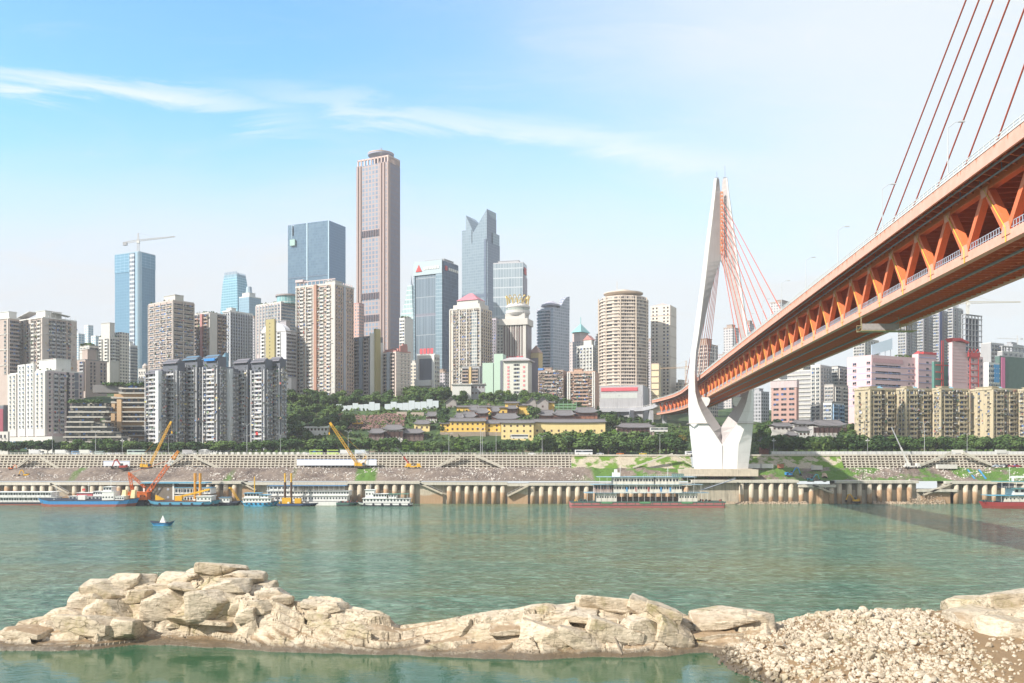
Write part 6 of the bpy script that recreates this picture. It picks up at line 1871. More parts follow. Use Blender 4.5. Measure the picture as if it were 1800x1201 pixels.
b = base('dusty pink brick office with a white attic below the bridge', 1356, 1400, 1404, 668, 740, 32, 'building'); A, Bq, H = b['a'], b['b'], b['h']; b['zvis'] = 2
body(b, paint((.50, .32, .28), .85)); windows(b, 'L', 3, 3.6, 1.6, 4.2, GDK, PINKW, limit=20, sill=False); mb = MB(); mb.box(-A - .3, .3, -.3, Bq, H - 6, H); mb.build('attic', PINKW, b['root']); roof(b, WHITE, .6, ov=.8)
b = base('wide grey terraced building with long ledges below the bridge', 1384, 1425, 1440, 652, 860, 32, 'building'); body(b, GREYC); bands(b, 'L', 4, 1.4, .8, CREAM, zmin=2); bands(b, 'R', 4, 1.4, .8, CREAM, zmin=2); roof(b, WHITE, 1)
b = base('cream apartment block with paired windows right of the dusty pink brick office', 1425, 1442, 1462, 643, 760, 42); b['zvis'] = 2
body(b, CREAM); windows(b, 'L', 2, 2.2, 1.7, 3.2, GD, WHITE, limit=50); windows(b, 'R', 4, 2.2, 1.7, 3.2, GD, WHITE, limit=50); roof(b, WHITE, 1)
for lb, x0, xc, x2, yt, Z, c in (('cream block with balconies left of the pink building, taller one', 1461, 1473, 1491, 645, 780, CREAM), ('cream block with balconies standing lower beside the pink building', 1449, 1465, 1491, 677, 700, TANL),
                                 ('white low block with pale blue balconies at the foot of the pink building', 1447, 1462, 1484, 708, 670, WHITE)):
    b = base(lb, x0, xc, x2, yt, Z, 44); b['zvis'] = 2; body(b, c); windows(b, 'L', 3, 1.6, 1.5, 3, GD, WHITE, limit=30); balconies(b, 'R', (.25, .75), b['b'] * .36, par=CREAM if c != WHITE else paint((.3, .45, .62)), d=1, limit=30); roof(b, None, 1)

# grey high-rises behind the pink building
for lb, x0, xc, x2, yt, Z in (('grey high rise furthest left behind the billboard', 1578, 1592, 1612, 560, 980), ('grey high rise second from the left behind the pink building', 1612, 1622, 1640, 552, 960),
                              ('grey high rise with a blue centre panel behind the pink building', 1640, 1650, 1666, 545, 950), ('grey high rise rightmost of the row, beside the bare concrete frame', 1666, 1674, 1692, 540, 945)):
    b = base(lb, x0, xc, x2, yt, Z, 46); b['zvis'] = 20; A, Bq, H = b['a'], b['b'], b['h']
    body(b, paint((.52, .51, .51), .85, .1, .1, streak=.15)); windows(b, 'L', 3, 1.8, 1.7, 3.1, GDK, WHITE, limit=40); windows(b, 'R', 6, 2.0, 1.7, 3.1, GD, CREAM, skip=(2,), limit=60); strips(b, 'R', (.02, .34, .5, .98), 1.4, .7, paint((.42, .40, .42), .8)); roof(b, WHITE, 1.2, [(.2, .9, .1, .4, 5)])
    if 'blue' in lb: mb = MB(); fb(b, mb, 'R', 0, Bq * .28, 0, H, .05, 1.0); mb.build('blue_panel', paint((.14, .18, .36), .7), b['root'])
b = base('lower beige high rise partly hidden by the bridge, left of the billboard', 1500, 1520, 1545, 596, 900, 46); b['zvis'] = 10; body(b, CREAM); windows(b, 'L', 4, 1.8, 1.7, 3.1, GDK, WHITE, limit=40); windows(b, 'R', 5, 2.0, 1.7, 3.1, GD, CREAM, limit=40); roof(b, CREAM, 1)
b = base('unfinished concrete frame building with open floors under the tower crane', 1690, 1697, 1727, 552, 900, 60, 'building'); A, Bq, H = b['a'], b['b'], b['h']
mb = MB(); z = 20
while z < H: mb.box(-A, 0, 0, Bq, z, z + .5); z += 5.6
mb.box(-A, 0, 0, Bq, H - .4, H + .2); mb.build('floor_slab', GREYC, b['root']); mb = MB()
for i in range(6):
    for x in (-A, -.8): mb.box(x, x + .8, Bq * i / 5.3, Bq * i / 5.3 + .9, 0, H)
mb.build('frame_column', GREYC, b['root'])
mb = MB(); mb.box(-A + 1, -A * .4, Bq * .2, Bq * .9, 0, H - 3); mb.build('core', paint((.10, .11, .15), .8), b['root'])
tower_crane(1701, 556, 532, 1794, 531, 1681, 534, 905, 'tower crane with a long level jib over the unfinished concrete frame', col=(.62, .55, .40))
tower_crane(1788, 612, 596, 1752, 594.5, 1796, 595, 1800, 'tiny distant tower crane near the hill at the right edge', w=1.8)
for lb, x0, xc, x2, yt, Z, c in (('grey flat roofed block right of the concrete frame', 1724, 1742, 1765, 603, 900, GREYC), ('white block carrying bright blue hangings', 1729, 1738, 1757, 638, 760, WHITE),
                                 ('concrete block with a colonnade on its roof near the right edge', 1750, 1762, 1800, 618, 900, GREYC)):
    b = base(lb, x0, xc, x2, yt, Z, 60, 'building'); b['zvis'] = 3; A, Bq, H = b['a'], b['b'], b['h']; body(b, c); windows(b, 'R', 4, 3.4, 2.2, 4, GDK, c, limit=30); roof(b, WHITE, .6)
    if c == WHITE: mb = MB(); fb(b, mb, 'R', Bq * .45, Bq * .95, H - 16, H - 1, .3, .5); mb.build('blue_banner', paint((.05, .30, .62), .6), b['root'])
    if 'colonnade' in lb:
        mb = MB(); [mb.box(-1.2, -.2, Bq * k / 6, Bq * k / 6 + .8, H, H + 5) for k in range(7)]; mb.box(-3, .2, 0, Bq, H + 5, H + 5.8); mb.build('colonnade', GREYC, b['root'])
b = base('building wrapped in dark green scaffolding net with a pink vertical banner at the right edge', 1749, 1757, 1835, 626, 780, 62, 'building'); A, Bq, H = b['a'], b['b'], b['h']
body(b, paint((.10, .16, .14), .9, .25, .25)); mb = MB(); fb(b, mb, 'R', Bq * .03, Bq * .11, 4, H - 1, .2, .5); mb.build('pink_banner', paint((.70, .18, .36), .6), b['root']); roof(b, GREYC, .5)

# pink building
PK = paint((.72, .52, .53), .85, .08, .12, streak=.1); LIL = paint((.42, .44, .66), .8)
b = base('large pink commercial building with lilac lines, left wing and curved main front', 1489, 1532, 1640, 626, 730, 63, 'building'); A, Bq, H = b['a'], b['b'], b['h']; b['zvis'] = 20
body(b, PK); 
for f in ('L', 'R'): bands(b, f, 5.2, .45, .12, LIL, ztop=3)
windows(b, 'L', 5, 3.0, 1.8, 5.2, GDK, PK, skip=(0, 2, 3), limit=30, ztop=3); 
place(b, 'ribbon_window', win(round(Bq * .40, 1), 2.0, False), [('R', Bq * .26, H - 8.6 - 5.2 * k) for k in range(6)], [GDK, PK]); windows(b, 'R', 14, 1.5, 2, 5.2, GDK, PK, skip=(0, 1, 2, 3, 4, 5, 6, 7, 10), limit=40, ztop=3)
mb = MB(); fb(b, mb, 'R', Bq * .02, Bq * .5, H - 5, H - 1.5, .02, .14); mb.build('faded_sign', paint((.60, .36, .38), .8, .35, .8), b['root'])
mb = MB(); mb.box(-3, 3.2, Bq * .70, Bq * 1.0, 0, H + 4); mb.build('projecting_bay', PK, b['root'])
mb = MB(); 
for k in range(8): mb.box(3.2, 3.35, Bq * .70, Bq, H + 1 - 5.2 * k, H + 1.5 - 5.2 * k)
mb.build('lilac_lines', LIL, b['root']); mb = MB()
mb.pts([(-2, Bq * .7, H + 4), (3.6, Bq * .7, H + 4), (3.6, Bq * .8, H + 4), (0, Bq * .75, H + 7)], [(0, 1, 3), (1, 2, 3), (2, 0, 3)]); mb.box(1, 3.6, Bq * .78, Bq, H + 4, H + 6); mb.build('red_roof', RED, b['root'])
mb = MB(); [mb.box(3.2, 3.32, Bq * .83, Bq * .87, H - 4 - 5.2 * k, H - 2 - 5.2 * k) for k in range(6)]; mb.build('bay_window', GDK, b['root']); roof(b, PK, 1)
leaves('roof_garden', 60, -6, -1, Bq * .46, Bq * .68, H + .5, LEAF, b['root'], .9, 2.4)
t = thing('billboard', 'blank pale blue rooftop billboard on the pink building', 'billboard', (sx(1556, 733), 736, sz(626, 733)))
mb = MB(); w_ = 20 / F * 733 * 1.05; P = [(-w_, 0, 1.0), (w_, 6, 6.5), (w_, 6, 15.5), (-w_, 0, 9.5)]; mb.pts(P + [(x, y + 1.2, z) for x, y, z in P], [(0, 1, 2, 3), (7, 6, 5, 4), (0, 4, 5, 1), (1, 5, 6, 2), (2, 6, 7, 3), (3, 7, 4, 0)]); mb.build('panel', paint((.55, .66, .76), .5, .03), t)
mb = MB(); [mb.beam((x, 3.5 + x / w_ * 3, -6), (x, 3.5 + x / w_ * 3, 10), .4, .4) for x in (-7, -2, 3, 8)]; mb.build('frame', STEEL, t)
b = base('green and lilac recessed block with a tall red mast frame beside the pink building', 1638, 1642, 1682, 636, 722, 64, 'building'); A, Bq, H = b['a'], b['b'], b['h']; b['zvis'] = 14
body(b, paint((.10, .24, .20), .8)); mb = MB(); fb(b, mb, 'R', Bq * .62, Bq, 0, H - .5, .02, 1.0); mb.build('lilac_wall', LIL, b['root']); 
place(b, 'window', win(round(Bq * .26, 1), 2, False), [('R', Bq * .81, H - 5 - 5.0 * k) for k in range(7)], [GD, LIL])
for o in b['root'].children:
    if o.name.startswith('window'): o.location.x += 1.0
mb = MB(); [mb.box(1.6, 2.0, y - .3, y + .3, 6, H + 17) for y in (Bq * .24, Bq * .31)]; [mb.box(1.5, 2.1, Bq * .0, Bq * (.62 if k == 0 else .33), H - 3 - 5.6 * k, H - 2.3 - 5.6 * k) for k in range(4)]; mb.build('red_mast', RED, b['root']); roof(b, None, .6)
b = base('pink tower with a flared red roof and a red ladder frame down its front', 1668, 1674, 1731, 612, 716, 62, 'building'); A, Bq, H = b['a'], b['b'], b['h']; b['zvis'] = 3
mb = MB(); mb.box(-A, 0, 0, Bq * .40, 0, H + 5); mb.box(-A, 0, Bq * .40, Bq * .78, 0, H - 3); mb.box(-A, -1.5, Bq * .78, Bq, 0, H - 5); mb.build('wall', PK, b['root'])
mb = MB(); P = [(-.5, H + 5), (Bq * .2, H + 6.2), (Bq * .45, H + 4.4), (Bq * .45, H + 5.4), (Bq * .2, H + 8.2), (-3.5, H + 7.5)]; N = 6; mb.pts([(2.0, y, z) for y, z in P] + [(-A - 1, y, z) for y, z in P], [tuple(range(N)), tuple(range(N, 2 * N))[::-1]] + [(i, N + i, N + (i + 1) % N, (i + 1) % N) for i in range(N)]); mb.build('red_roof', RED, b['root'])
mb = MB(); [mb.box(.9, 1.5, y - .35, y + .35, -24 if k == 0 else -6, H - 3) for k, y in enumerate((Bq * .50, Bq * .76))]; [mb.box(.9, 1.4, Bq * .50, Bq * .76, H - 7 - 5 * k, H - 6.3 - 5 * k) for k in range(10)]; mb.box(.6, 1.5, Bq * .44, Bq * .80, H - 6, H - 2.5)
for k in range(3): mb.beam((1.1, Bq * (.44 + .12 * k), H - 2.5), (1.1, Bq * (.50 + .12 * k), H + .6), .5, .5); mb.beam((1.1, Bq * (.50 + .12 * k), H + .6), (1.1, Bq * (.56 + .12 * k), H - 2.5), .5, .5)
mb.build('red_ladder_frame', RED, b['root']); windows(b, 'R', 7, 1.6, 1.8, 5, GDK, PK, skip=(0, 1, 2, 5), limit=40, ztop=6); mb = MB(); [fb(b, mb, 'R', 0, Bq * .42, H + 2 - 2.6 * k, H + 2.3 - 2.6 * k, .02, .12) for k in range(12)]; mb.build('red_lines', paint((.62, .36, .36)), b['root'])
mb = MB(); [mb.box(1.4, 1.9, Bq * .49, Bq * .53, -24 + 3.3 * k, -22 + 3.3 * k) for k in range(14)]; mb.build('white_characters', WHITE, b['root'])

# tan balcony blocks on the right bank
for i, (x0, xc, x2, yt, lb) in enumerate(((1502, 1527, 1576, 685, 'tan balcony block leftmost of the row on the right bank'), (1577, 1590, 1639, 685, 'tan balcony block second from the left on the right bank'),
                                          (1640, 1651, 1703, 685, 'tan balcony block third from the left, right beside the red ladder frame'), (1707, 1743, 1790, 685, 'tan balcony block with a wide bare side wall near the right edge'),
                                          (1791, 1800, 1850, 687, 'tan balcony block cut by the right edge of the picture'))):
    b = base(lb, x0, xc, x2, yt, 640, 66, group='tan balcony blocks on the right bank'); A, Bq, H = b['a'], b['b'], b['h']; b['zvis'] = 3
    body(b, OLIVEL); windows(b, 'L', 4, 1.5, 1.6, 3.2, GDK, OLIVEL, skip=(0, 2), limit=24)
    balconies(b, 'R', (.21, .40, .68, .88) if False else (.27, .76), round(Bq * .27, 1), 3.2, GDK, OLIVEL, d=1.3, limit=40); windows(b, 'R', 8, 1.6, 1.6, 3.2, GD, OLIVEL, skip=(1, 2, 3, 4, 5, 6), limit=24)
    mb = MB(); fb(b, mb, 'R', Bq * .45, Bq * .56, 0, H, .02, .3); mb.build('slot_shade', paint((.10, .085, .07), .9), b['root']); bands(b, 'R', 3.2, .3, .45, OLIVEL); strips(b, 'R', (.015, .985), 1.2, 1.4, OLIVEL); roof(b, OLIVEL, 1.3, [(.1, .9, .1, .35, 2.2)], .5)  # dark strip on the front wall coloured as the shade of a slot
    clutter(b, 'R', 150, 1.5, fh=3.2); clutter(b, 'L', 24, .8, fh=3.2)
    if i in (0, 1, 2):
        mb = MB(); z = H * .30; [mb.box(-3, 1.2, Bq, Bq + 9, H * f, H * f + .8) for f in (.33, .62)]; mb.build('link_beam', OLIVEL, b['root'])
for px, c in ((1544, (.25, .5, .66)), (1605, (.25, .5, .66)), (1668, (.3, .55, .7)), (1754, (.3, .5, .66))):
    x = sx(px, 652); t = thing('roof_shed', 'pale blue arched shed on the flat roof of a tan balcony block near x%d' % px, 'shed', (x, 652, sz(684, 640)))
    t['label'] = {1544: 'pale blue arched shed on the roof of the leftmost tan balcony block', 1605: 'pale blue arched shed on the roof of the second tan balcony block', 1668: 'pale blue arched shed on the third tan balcony block', 1754: 'pale blue arched shed on the tan block with the bare side wall'}[px]
    n_ = 8; ar = [(4 * math.cos(math.pi * i / n_), 2.9 * math.sin(math.pi * i / n_)) for i in range(n_ + 1)]
    mb = MB(); N = len(ar); mb.pts([(x, 0, z) for x, z in ar] + [(x, 8, z) for x, z in ar], [tuple(range(N)), tuple(range(N, 2 * N))[::-1]] + [(i, N + i, N + (i + 1) % N, (i + 1) % N) for i in range(N)]); mb.build('vault', paint(c, .5), t)

# --- dark balcony row on the left bank -----------------------------
WP = paint((.54, .54, .56), .8, .22, .5, streak=.3); BLK = paint((.13, .14, .17), .85, .2, .2); BLU = paint((.10, .17, .24), .8, .15)
row = [(256, 281, 292, 652, 'white low one at the left end', GREYC), (286, 312, 325, 634, 'grey topped one between the white one and the blue topped one', GREYC), (322, 347, 362, 628, 'one with a blue green head', BLU), (357, 383, 398, 626, 'one with a bright blue rooftop patch', BLU),
       (383, 406, 419, 648, 'low one with a pale vertical fin', GREYC), (411, 436, 449, 633, 'one right of the pale vertical fin', GREYC), (442, 466, 479, 632, 'one with a crimson cloth on a low balcony', GREYC), (472, 492, 503, 630, 'rightmost one next to the trees', BROWNC)]
for i, (x0, xc, x2, yt, lb, hc) in enumerate(row):
    b = base('dark balcony tower, ' + lb, x0, xc, x2, yt, 628 + (i % 3) * 6, 30, group='dark balcony towers on the left bank'); A, Bq, H = b['a'], b['b'], b['h']; b['zvis'] = 2
    body(b, BLK, x1=0)
    z9 = 7 if i not in (0, 4) else 2
    balconies(b, 'L', (.60,), round(A * .52, 1), 3.0, GDK, WP, ztop=z9, d=1.6, ph=1.15, limit=45); windows(b, 'L', 5, 1.1, 1.6, 3.0, GDK, WP, skip=(1, 2, 3, 4), limit=40, ztop=z9)
    strips(b, 'L', (.03, .97), .7, .9, WP, ztop=z9); bands(b, 'L', 3, .3, .5, WP, ztop=z9)
    balconies(b, 'R', (.30, .72), round(Bq * .26, 1), 3.0, GDK, GREYC, ztop=z9, d=1.2, limit=50)
    if i in (0, 4): mb = MB(); mb.box(-2.5, .6, -1.8, 1.5, 0, H); mb.build('pale_fin', paint((.62, .64, .66), .8), b['root'])
    mb = MB(); mb.box(-A * .92, -A * .10, 1, Bq * .6, H - z9 + .5, H - 1.5); mb.pts([(-A, -1.6, H - 2), (0, -1.6, H - 2), (-A * .08, 3, H + 1.5), (-A * .92, 3, H + 1.5), (-A, Bq * .8, H - 1), (0, Bq * .8, H - 1)], [(0, 1, 2, 3), (3, 2, 5, 4), (0, 3, 4), (1, 5, 2), (0, 4, 5, 1)])
    mb.build('roof', hc if i in (2, 3) else paint((.17, .16, .18), .8, .2), b['root'])
    if i == 3: mb = MB(); mb.box(-A * .8, -A * .1, -1.8, 0, H - 3.2, H - 1.6); mb.build('blue_patch', paint((.03, .22, .62), .5), b['root'])
    if i == 6: mb = MB(); mb.box(-A * .55, -A * .38, -1.8, -1.62, 13, 15.2); mb.build('crimson_cloth', RED, b['root'])
    leaves('roof_garden', 26, -A, 0, -.5, 4, H - z9 + .3, LEAF, b['root'], .7, 1.4)
    clutter(b, 'L', 110, 1.9, top=z9 + 3); clutter(b, 'R', 100, 1.5, top=z9 + 3)
b = base('blue glass wedge roof building behind the riverside row', 380, 396, 402, 620, 720, 30, 'building'); mb = MB(); A, Bq, H = b['a'], b['b'], b['h']
mb.pts([(-A, 0, 0), (0, 0, 0), (0, Bq, 0), (-A, Bq, 0), (-A, 0, H - 8), (0, 0, H), (0, Bq, H), (-A, Bq, H - 8)], QB); mb.build('wall', facade((.12, .26, .38), (.18, .33, .45), (.2, .36, .46), 3, 4, .1, .1, .2), b['root'])

# stepped balcony building on the slope at the left
WG = paint((.50, .47, .42), .85, .25, .5, streak=.3)
t0 = thing('terraced_building', 'dark terraced balcony building with orange brown walls climbing the slope at the left', 'apartment block', (sx(215, 640), 640, 34))
for k in range(12):
    x0 = sx(180 + (k > 7) * 12 + (k > 9) * 14 - (k < 5) * 4, 636) - t0.location.x; x1 = sx(258, 636) - t0.location.x; z = k * 3.3 + 4; y = 0.0
    mb = MB(); mb.box(x0, x1, -1.6, 12, z, z + .9); mb.box(x0, x0 + 3, -1.6, 12, z + .9, z + 1.3); mb.build('terrace', WG, t0)
    mb = MB(); mb.box(x0 + 1, x1 - .5, 1.2, 11, z + .9, z + 3.3); mb.build('glazing', glassmat((.02, .022, .03), (.34, .24, .16), .35, (.05, .14, .4), .05) if k % 3 else paint((.50, .32, .18), .8, .35, .9), t0)
mb = MB(); mb.box(sx(193, 636) - t0.location.x, sx(200, 636) - t0.location.x, -2.4, 1, 0, 30); mb.box(sx(203, 636) - t0.location.x, sx(211, 636) - t0.location.x, -2.0, 1, 0, 33); mb.build('stair_wall', paint((.58, .40, .24), .85), t0)
mb = MB(); mb.box(sx(172, 650) - t0.location.x, sx(256, 650) - t0.location.x, 2, 14, 38, 43.5); mb.build('roof_storey', paint((.20, .19, .19), .8, .3), t0)
leaves('roof_garden', 160, sx(180, 640) - t0.location.x, sx(256, 640) - t0.location.x, -1, 3, 43, LEAF, t0, .9, 1.8)
t0 = thing('terraced_building', 'low grey market building with long stacked terraces below the tall pink block', 'building', (sx(165, 618), 616, 30))
for k in range(9):
    l = [110, 111, 110, 112, 112, 114, 114, 116, 118][k]; r_ = [232, 230, 212, 196, 186, 162, 178, 188, 182][k]; x0 = sx(l, 615) - t0.location.x; x1 = sx(r_, 615) - t0.location.x; z = k * 3.4 + 3
    mb = MB(); mb.box(x0, x1, -1.4 + k * .5, 14, z, z + 1.0); mb.build('terrace', WG, t0)
    mb = MB(); mb.box(x0 + .6, x1 - .8, 1 + k * .5, 13, z + 1.0, z + 3.4); mb.build('glazing', glassmat((.03, .035, .04), (.42, .38, .32), .3, (.05, .14, .4), .05), t0)
leaves('roof_garden', 120, sx(120, 618) - t0.location.x, sx(176, 618) - t0.location.x, 2, 8, 34, LEAF, t0, .9, 1.5)
b = base('cream low building with arched windows at the far left above the trees', -50, 14, 17, 760, 618, 20, 'building'); b['zvis'] = 1; body(b, CREAM); windows(b, 'L', 9, 1.4, 2, 4, GDK, CREAM, limit=30); roof(b, CREAM, .5)
b = base('dark building with a crimson panel at the left edge', -30, 6, 17, 714, 660, 30, 'building'); body(b, GREYD); mb = MB(); fb(b, mb, 'L', 2, b['a'], 6, b['h'] - 2, .02, .4); mb.build('crimson_panel', paint((.30, .07, .10), .7), b['root']); roof(b)
b = base('small cream building with a round turret cap behind the riverside row', 243, 256, 262, 649, 760, 28, 'building'); body(b, CREAM); windows(b, 'L', 3, 1.2, 1.5, 4, GDK, CREAM, limit=20, zmin=3); roof(b); mb = MB(); mb.tube((-4, 3, b['h']), (-4, 3, b['h'] + 3), 2.4, 12); mb.tube((-4, 3, b['h'] + 3), (-4, 3, b['h'] + 5), 2.4, 12, r2=.8); mb.build('turret', TANL, b['root'])

# ------------------------------------------------------------------ temple and old houses
TILE = paint((0.17, 0.16, 0.165), .8, .25, .8); YEL = paint((0.82, 0.55, 0.14), .8, .12, .3, streak=.15); YELL = paint((0.82, 0.66, 0.32), .8, .12, .3, streak=.1)
STONEW = paint((0.33, 0.27, 0.21), .9, .3, .5); WOOD = paint((.09, .05, .045), .7, .2)


def house(label, px0, px1, ye, yb, Z, dep=9, rh=3.2, wall=None, nw=0, rows=1, cat='house', rot=0.0, base_h=0, hip=True, wh=1.5, flare=1.0, porch=False, roofm=None, name='house', gable=False):
    wall = wall or CREAM
    x0 = sx(px0, Z); x1 = sx(px1, Z); zb = sz(yb, Z); h = sz(ye, Z) - zb; w = (x1 - x0) / 2; e = 1.1
    t = thing(name, label, cat, ((x0 + x1) / 2, Z, zb), R(rot))
    mb = MB(); mb.box(-w, w, 0, dep, -6 if base_h == 0 else base_h, h); 
    if gable: mb.pts([(-w, 0, h), (w, 0, h), (0, 0, h + rh - .2), (-w, dep, h), (w, dep, h), (0, dep, h + rh - .2)], [(0, 1, 2), (3, 5, 4), (0, 2, 5, 3), (1, 4, 5, 2)])
    mb.build('wall', wall, t)
    if base_h: mb = MB(); mb.box(-w - .3, w + .3, -.4, dep, -6, base_h); mb.build('plinth', STONEW, t)
    mb = MB(); k = w * .25 if hip else -e * .2
    if gable:
        for sg in (-1, 1): mb.pts([(0, -e, h + rh), (sg * (w + e), -e, h - .5), (sg * (w + e), dep + e, h - .5), (0, dep + e, h + rh), (0, -e, h + rh + .4), (sg * (w + e), -e, h - .1), (sg * (w + e), dep + e, h - .1), (0, dep + e, h + rh + .4)], QB)
    else:
        # a roof with a sagging slope and turned up corners
        def ringr(f, z, lift): 
            W_ = (w + e) * (1 - f) + (w - k) * f; y0 = -e * (1 - f) + dep / 2 * f; y1 = (dep + e) * (1 - f) + dep / 2 * f
            n = 6; P = []
            for i in range(n + 1): u = -1 + 2 * i / n; P.append((W_ * u, y0, z + lift * abs(u) ** 4))
            for i in range(n + 1): u = 1 - 2 * i / n; P.append((W_ * u, y1 + .01, z + lift * abs(u) ** 4))
            return P
        mb.loft([ringr(0, h - .1, flare * .9), ringr(0, h + .25, flare * .9), ringr(.5, h + rh * .40, flare * .3), ringr(.96, h + rh, 0)])
        mb.box(-(w - k), w - k, dep / 2 - .25, dep / 2 + .25, h + rh - .1, h + rh + .55); mb.box(-(w - k) - .3, -(w - k) + .3, dep / 2 - .3, dep / 2 + .3, h + rh, h + rh + 1.3); mb.box((w - k) - .3, (w - k) + .3, dep / 2 - .3, dep / 2 + .3, h + rh, h + rh + 1.3)
    mb.build('roof', roofm or TILE, t)
    if nw:
        tm = win(1.3, wh, False).mesh('window', [WOOD, wall])
        for r_ in range(rows):
            for i in range(nw):
                o = bpy.data.objects.new('window', tm); COL.objects.link(o); o.parent = t; hb = max(base_h, 0)
                o.location = (-w + 2 * w * (i + .5) / nw, -.01, hb + (h - hb) * (r_ + .45) / rows - wh * .35)
    if porch:
        mb = MB(); n = max(3, int(w / 1.6)); 
        for i in range(n + 1): x = -w + 2 * w * i / n; mb.box(x - .18, x + .18, -1.0, -.7, 0, h)
        mb.box(-w, w, -.05, .02, h * .25, h * .85); mb.build('porch', WOOD, t)
    return t


house('bright yellow two storey temple wall with small dark windows on a stone base', 791, 853, 741, 768, 650, 12, 2.4, YEL, 7, 2, 'temple', base_h=3.6, hip=False, flare=.2, name='temple_hall')
house('yellow temple wing with a dark timber gallery, left end', 774, 791, 745, 768, 652, 10, 2.6, YEL, 2, 2, 'temple', base_h=3.4, hip=False, porch=False, flare=.6, name='temple_hall')
house('yellow temple wing with a dark timber gallery in the middle', 853, 880, 745, 767, 652, 10, 2.6, YEL, 2, 2, 'temple', base_h=3.0, hip=False, flare=.6, name='temple_hall')
house('tall yellow temple block with a stepped parapet and two rows of square windows', 881, 938, 744, 772, 646, 12, 2.2, YELL, 5, 3, 'temple', hip=False, flare=.3, name='temple_hall')
house('long pale yellow temple wall under grey tiles behind the green trees', 938, 1064, 743, 770, 655, 12, 2.4, YELL, 10, 1, 'temple', hip=False, flare=.5, name='temple_hall')
house('ochre temple wall at the back with plain face, left part', 803, 861, 716, 728, 700, 4, 1.0, YEL, 0, 1, 'temple', hip=False, flare=.2, name='temple_hall')
house('ochre temple hall at the back with two small windows', 861, 892, 717, 731, 698, 8, 1.2, YEL, 2, 1, 'temple', hip=False, flare=.3, name='temple_hall')
house('tall ochre temple hall at the back, highest of the yellow buildings', 888, 912, 709, 732, 700, 9, 1.2, YEL, 0, 1, 'temple', hip=False, flare=.3, name='temple_hall')
house('dark timber pavilion in front of the tall ochre hall', 892, 909, 719, 727, 694, 5, 2.4, WOOD, 3, 1, 'pavilion', porch=True, name='pavilion')
house('ochre temple hall with a steep wall right of the timber pavilion', 910, 930, 713, 730, 700, 9, 1.2, YEL, 0, 1, 'temple', hip=False, flare=.3, name='temple_hall')
house('small yellow shed beside the green sports fence', 964, 975, 708, 720, 705, 5, .6, YEL, 0, 1, 'house', hip=False, flare=0)
for lb, a, b_, ye, Z in (('ornate temple gate roof in front of the ochre wall', 825, 842, 722, 688), ('big dark temple roof with a red edge above the bright yellow wall', 812, 836, 734, 668), ('dark temple roof left of the two storied timber pavilion', 836, 858, 727, 680),
                         ('curled double roof pavilion beside the ochre hall', 864, 877, 724, 684), ('long dark temple roof behind the tall yellow block', 868, 912, 737, 668), ('dark temple roof right of the round tree', 948, 976, 731, 680),
                         ('broad dark temple roof further right behind the pale yellow wall', 974, 1010, 731, 675), ('largest dark temple roof at the right end of the temple', 1010, 1050, 726, 680), ('low dark roof with a white ridge left of the bright yellow wall', 800, 814, 736, 664)):
    house(lb, a, b_, ye, ye + 8, Z, 11, 4.2, paint((.38, .16, .10), .8), 0, 1, 'temple roof', flare=2.0, name='temple_roof', porch=True)
for lb, a, b_, Z in (('grey brick gable house left of the brick house pair', 927, 943, 702), ('grey brick gable house right of the brick house pair', 944, 964, 700), ('grey gable house among the trees above the ochre wall', 784, 802, 712)):
    house(lb, a, b_, 707 if a > 800 else 707, 722, Z, 9, 3.4, paint((.36, .33, .32), .9, .2, .6), 1, 1, 'house', gable=True)
house('dark timber teahouse with white panels and red lanterns, left wing', 649, 674, 762, 770, 640, 9, 3.2, paint((.24, .18, .17), .8), 5, 1, 'house', flare=1.5, porch=True)
house('dark roofed two storey teahouse with white gable', 674, 708, 756, 772, 644, 10, 3.6, paint((.60, .58, .56), .8), 6, 2, 'house', flare=1.5, porch=True)
house('long dark roofed house right of the teahouse', 706, 744, 762, 770, 646, 9, 3, paint((.18, .13, .12), .8), 5, 1, 'house', flare=1.4, porch=True)
house('cream two storey house with dark roof left of the temple', 728, 755, 746, 757, 660, 9, 3.0, YELL, 3, 1, 'house', flare=1.0)
house('white pavilion with a wide dark roof above the cream house', 749, 768, 732, 738, 676, 8, 3.2, WHITE, 3, 1, 'pavilion', flare=1.8, porch=True, name='pavilion')
house('dark roofed gatehouse by the road under the viaduct', 1085, 1150, 752, 762, 645, 8, 3, paint((.42, .34, .3), .8), 6, 1, 'house', flare=1.2, porch=True)
house('long dark roofed house on the slope right of the pylon', 1358, 1394, 750, 757, 655, 8, 2.6, CREAM, 5, 1, 'house', flare=1.2)
house('dark roofed house higher up the slope right of the pylon', 1395, 1432, 746, 753, 668, 9, 3, CREAM, 5, 1, 'house', flare=1.4)
house('white two storey house with a dark roof below the slope houses', 1398, 1424, 758, 768, 640, 9, 3, WHITE, 4, 1, 'house', flare=1.2)
house('white house with a grand dark gabled roof near the tan blocks', 1430, 1487, 749, 765, 650, 11, 4.2, CREAM, 6, 1, 'house', flare=1.6, porch=True)
house('low white house between the dark roofed slope houses', 1386, 1400, 766, 772, 634, 7, 3, WOOD, 3, 1, 'house', flare=1.2)
house('red timber gate pavilion with tiered dark roofs beside the lamp post', 1338, 1353, 778, 791, 605, 5, 2.6, paint((.36, .12, .08), .8), 3, 1, 'pavilion', flare=1.6, name='pavilion', porch=True)
house('white box shaped hall with a flat roof below the beige pyramid tower', 795, 828, 676, 700, 745, 12, .4, WHITE, 1, 1, 'building', hip=False, flare=0, roofm=WHITE, name='building')
house('grey low building with ledges right of the white box shaped hall', 828, 852, 676, 696, 752, 12, .6, GREYC, 4, 2, 'building', hip=False, flare=0, roofm=ROOFC, name='building')
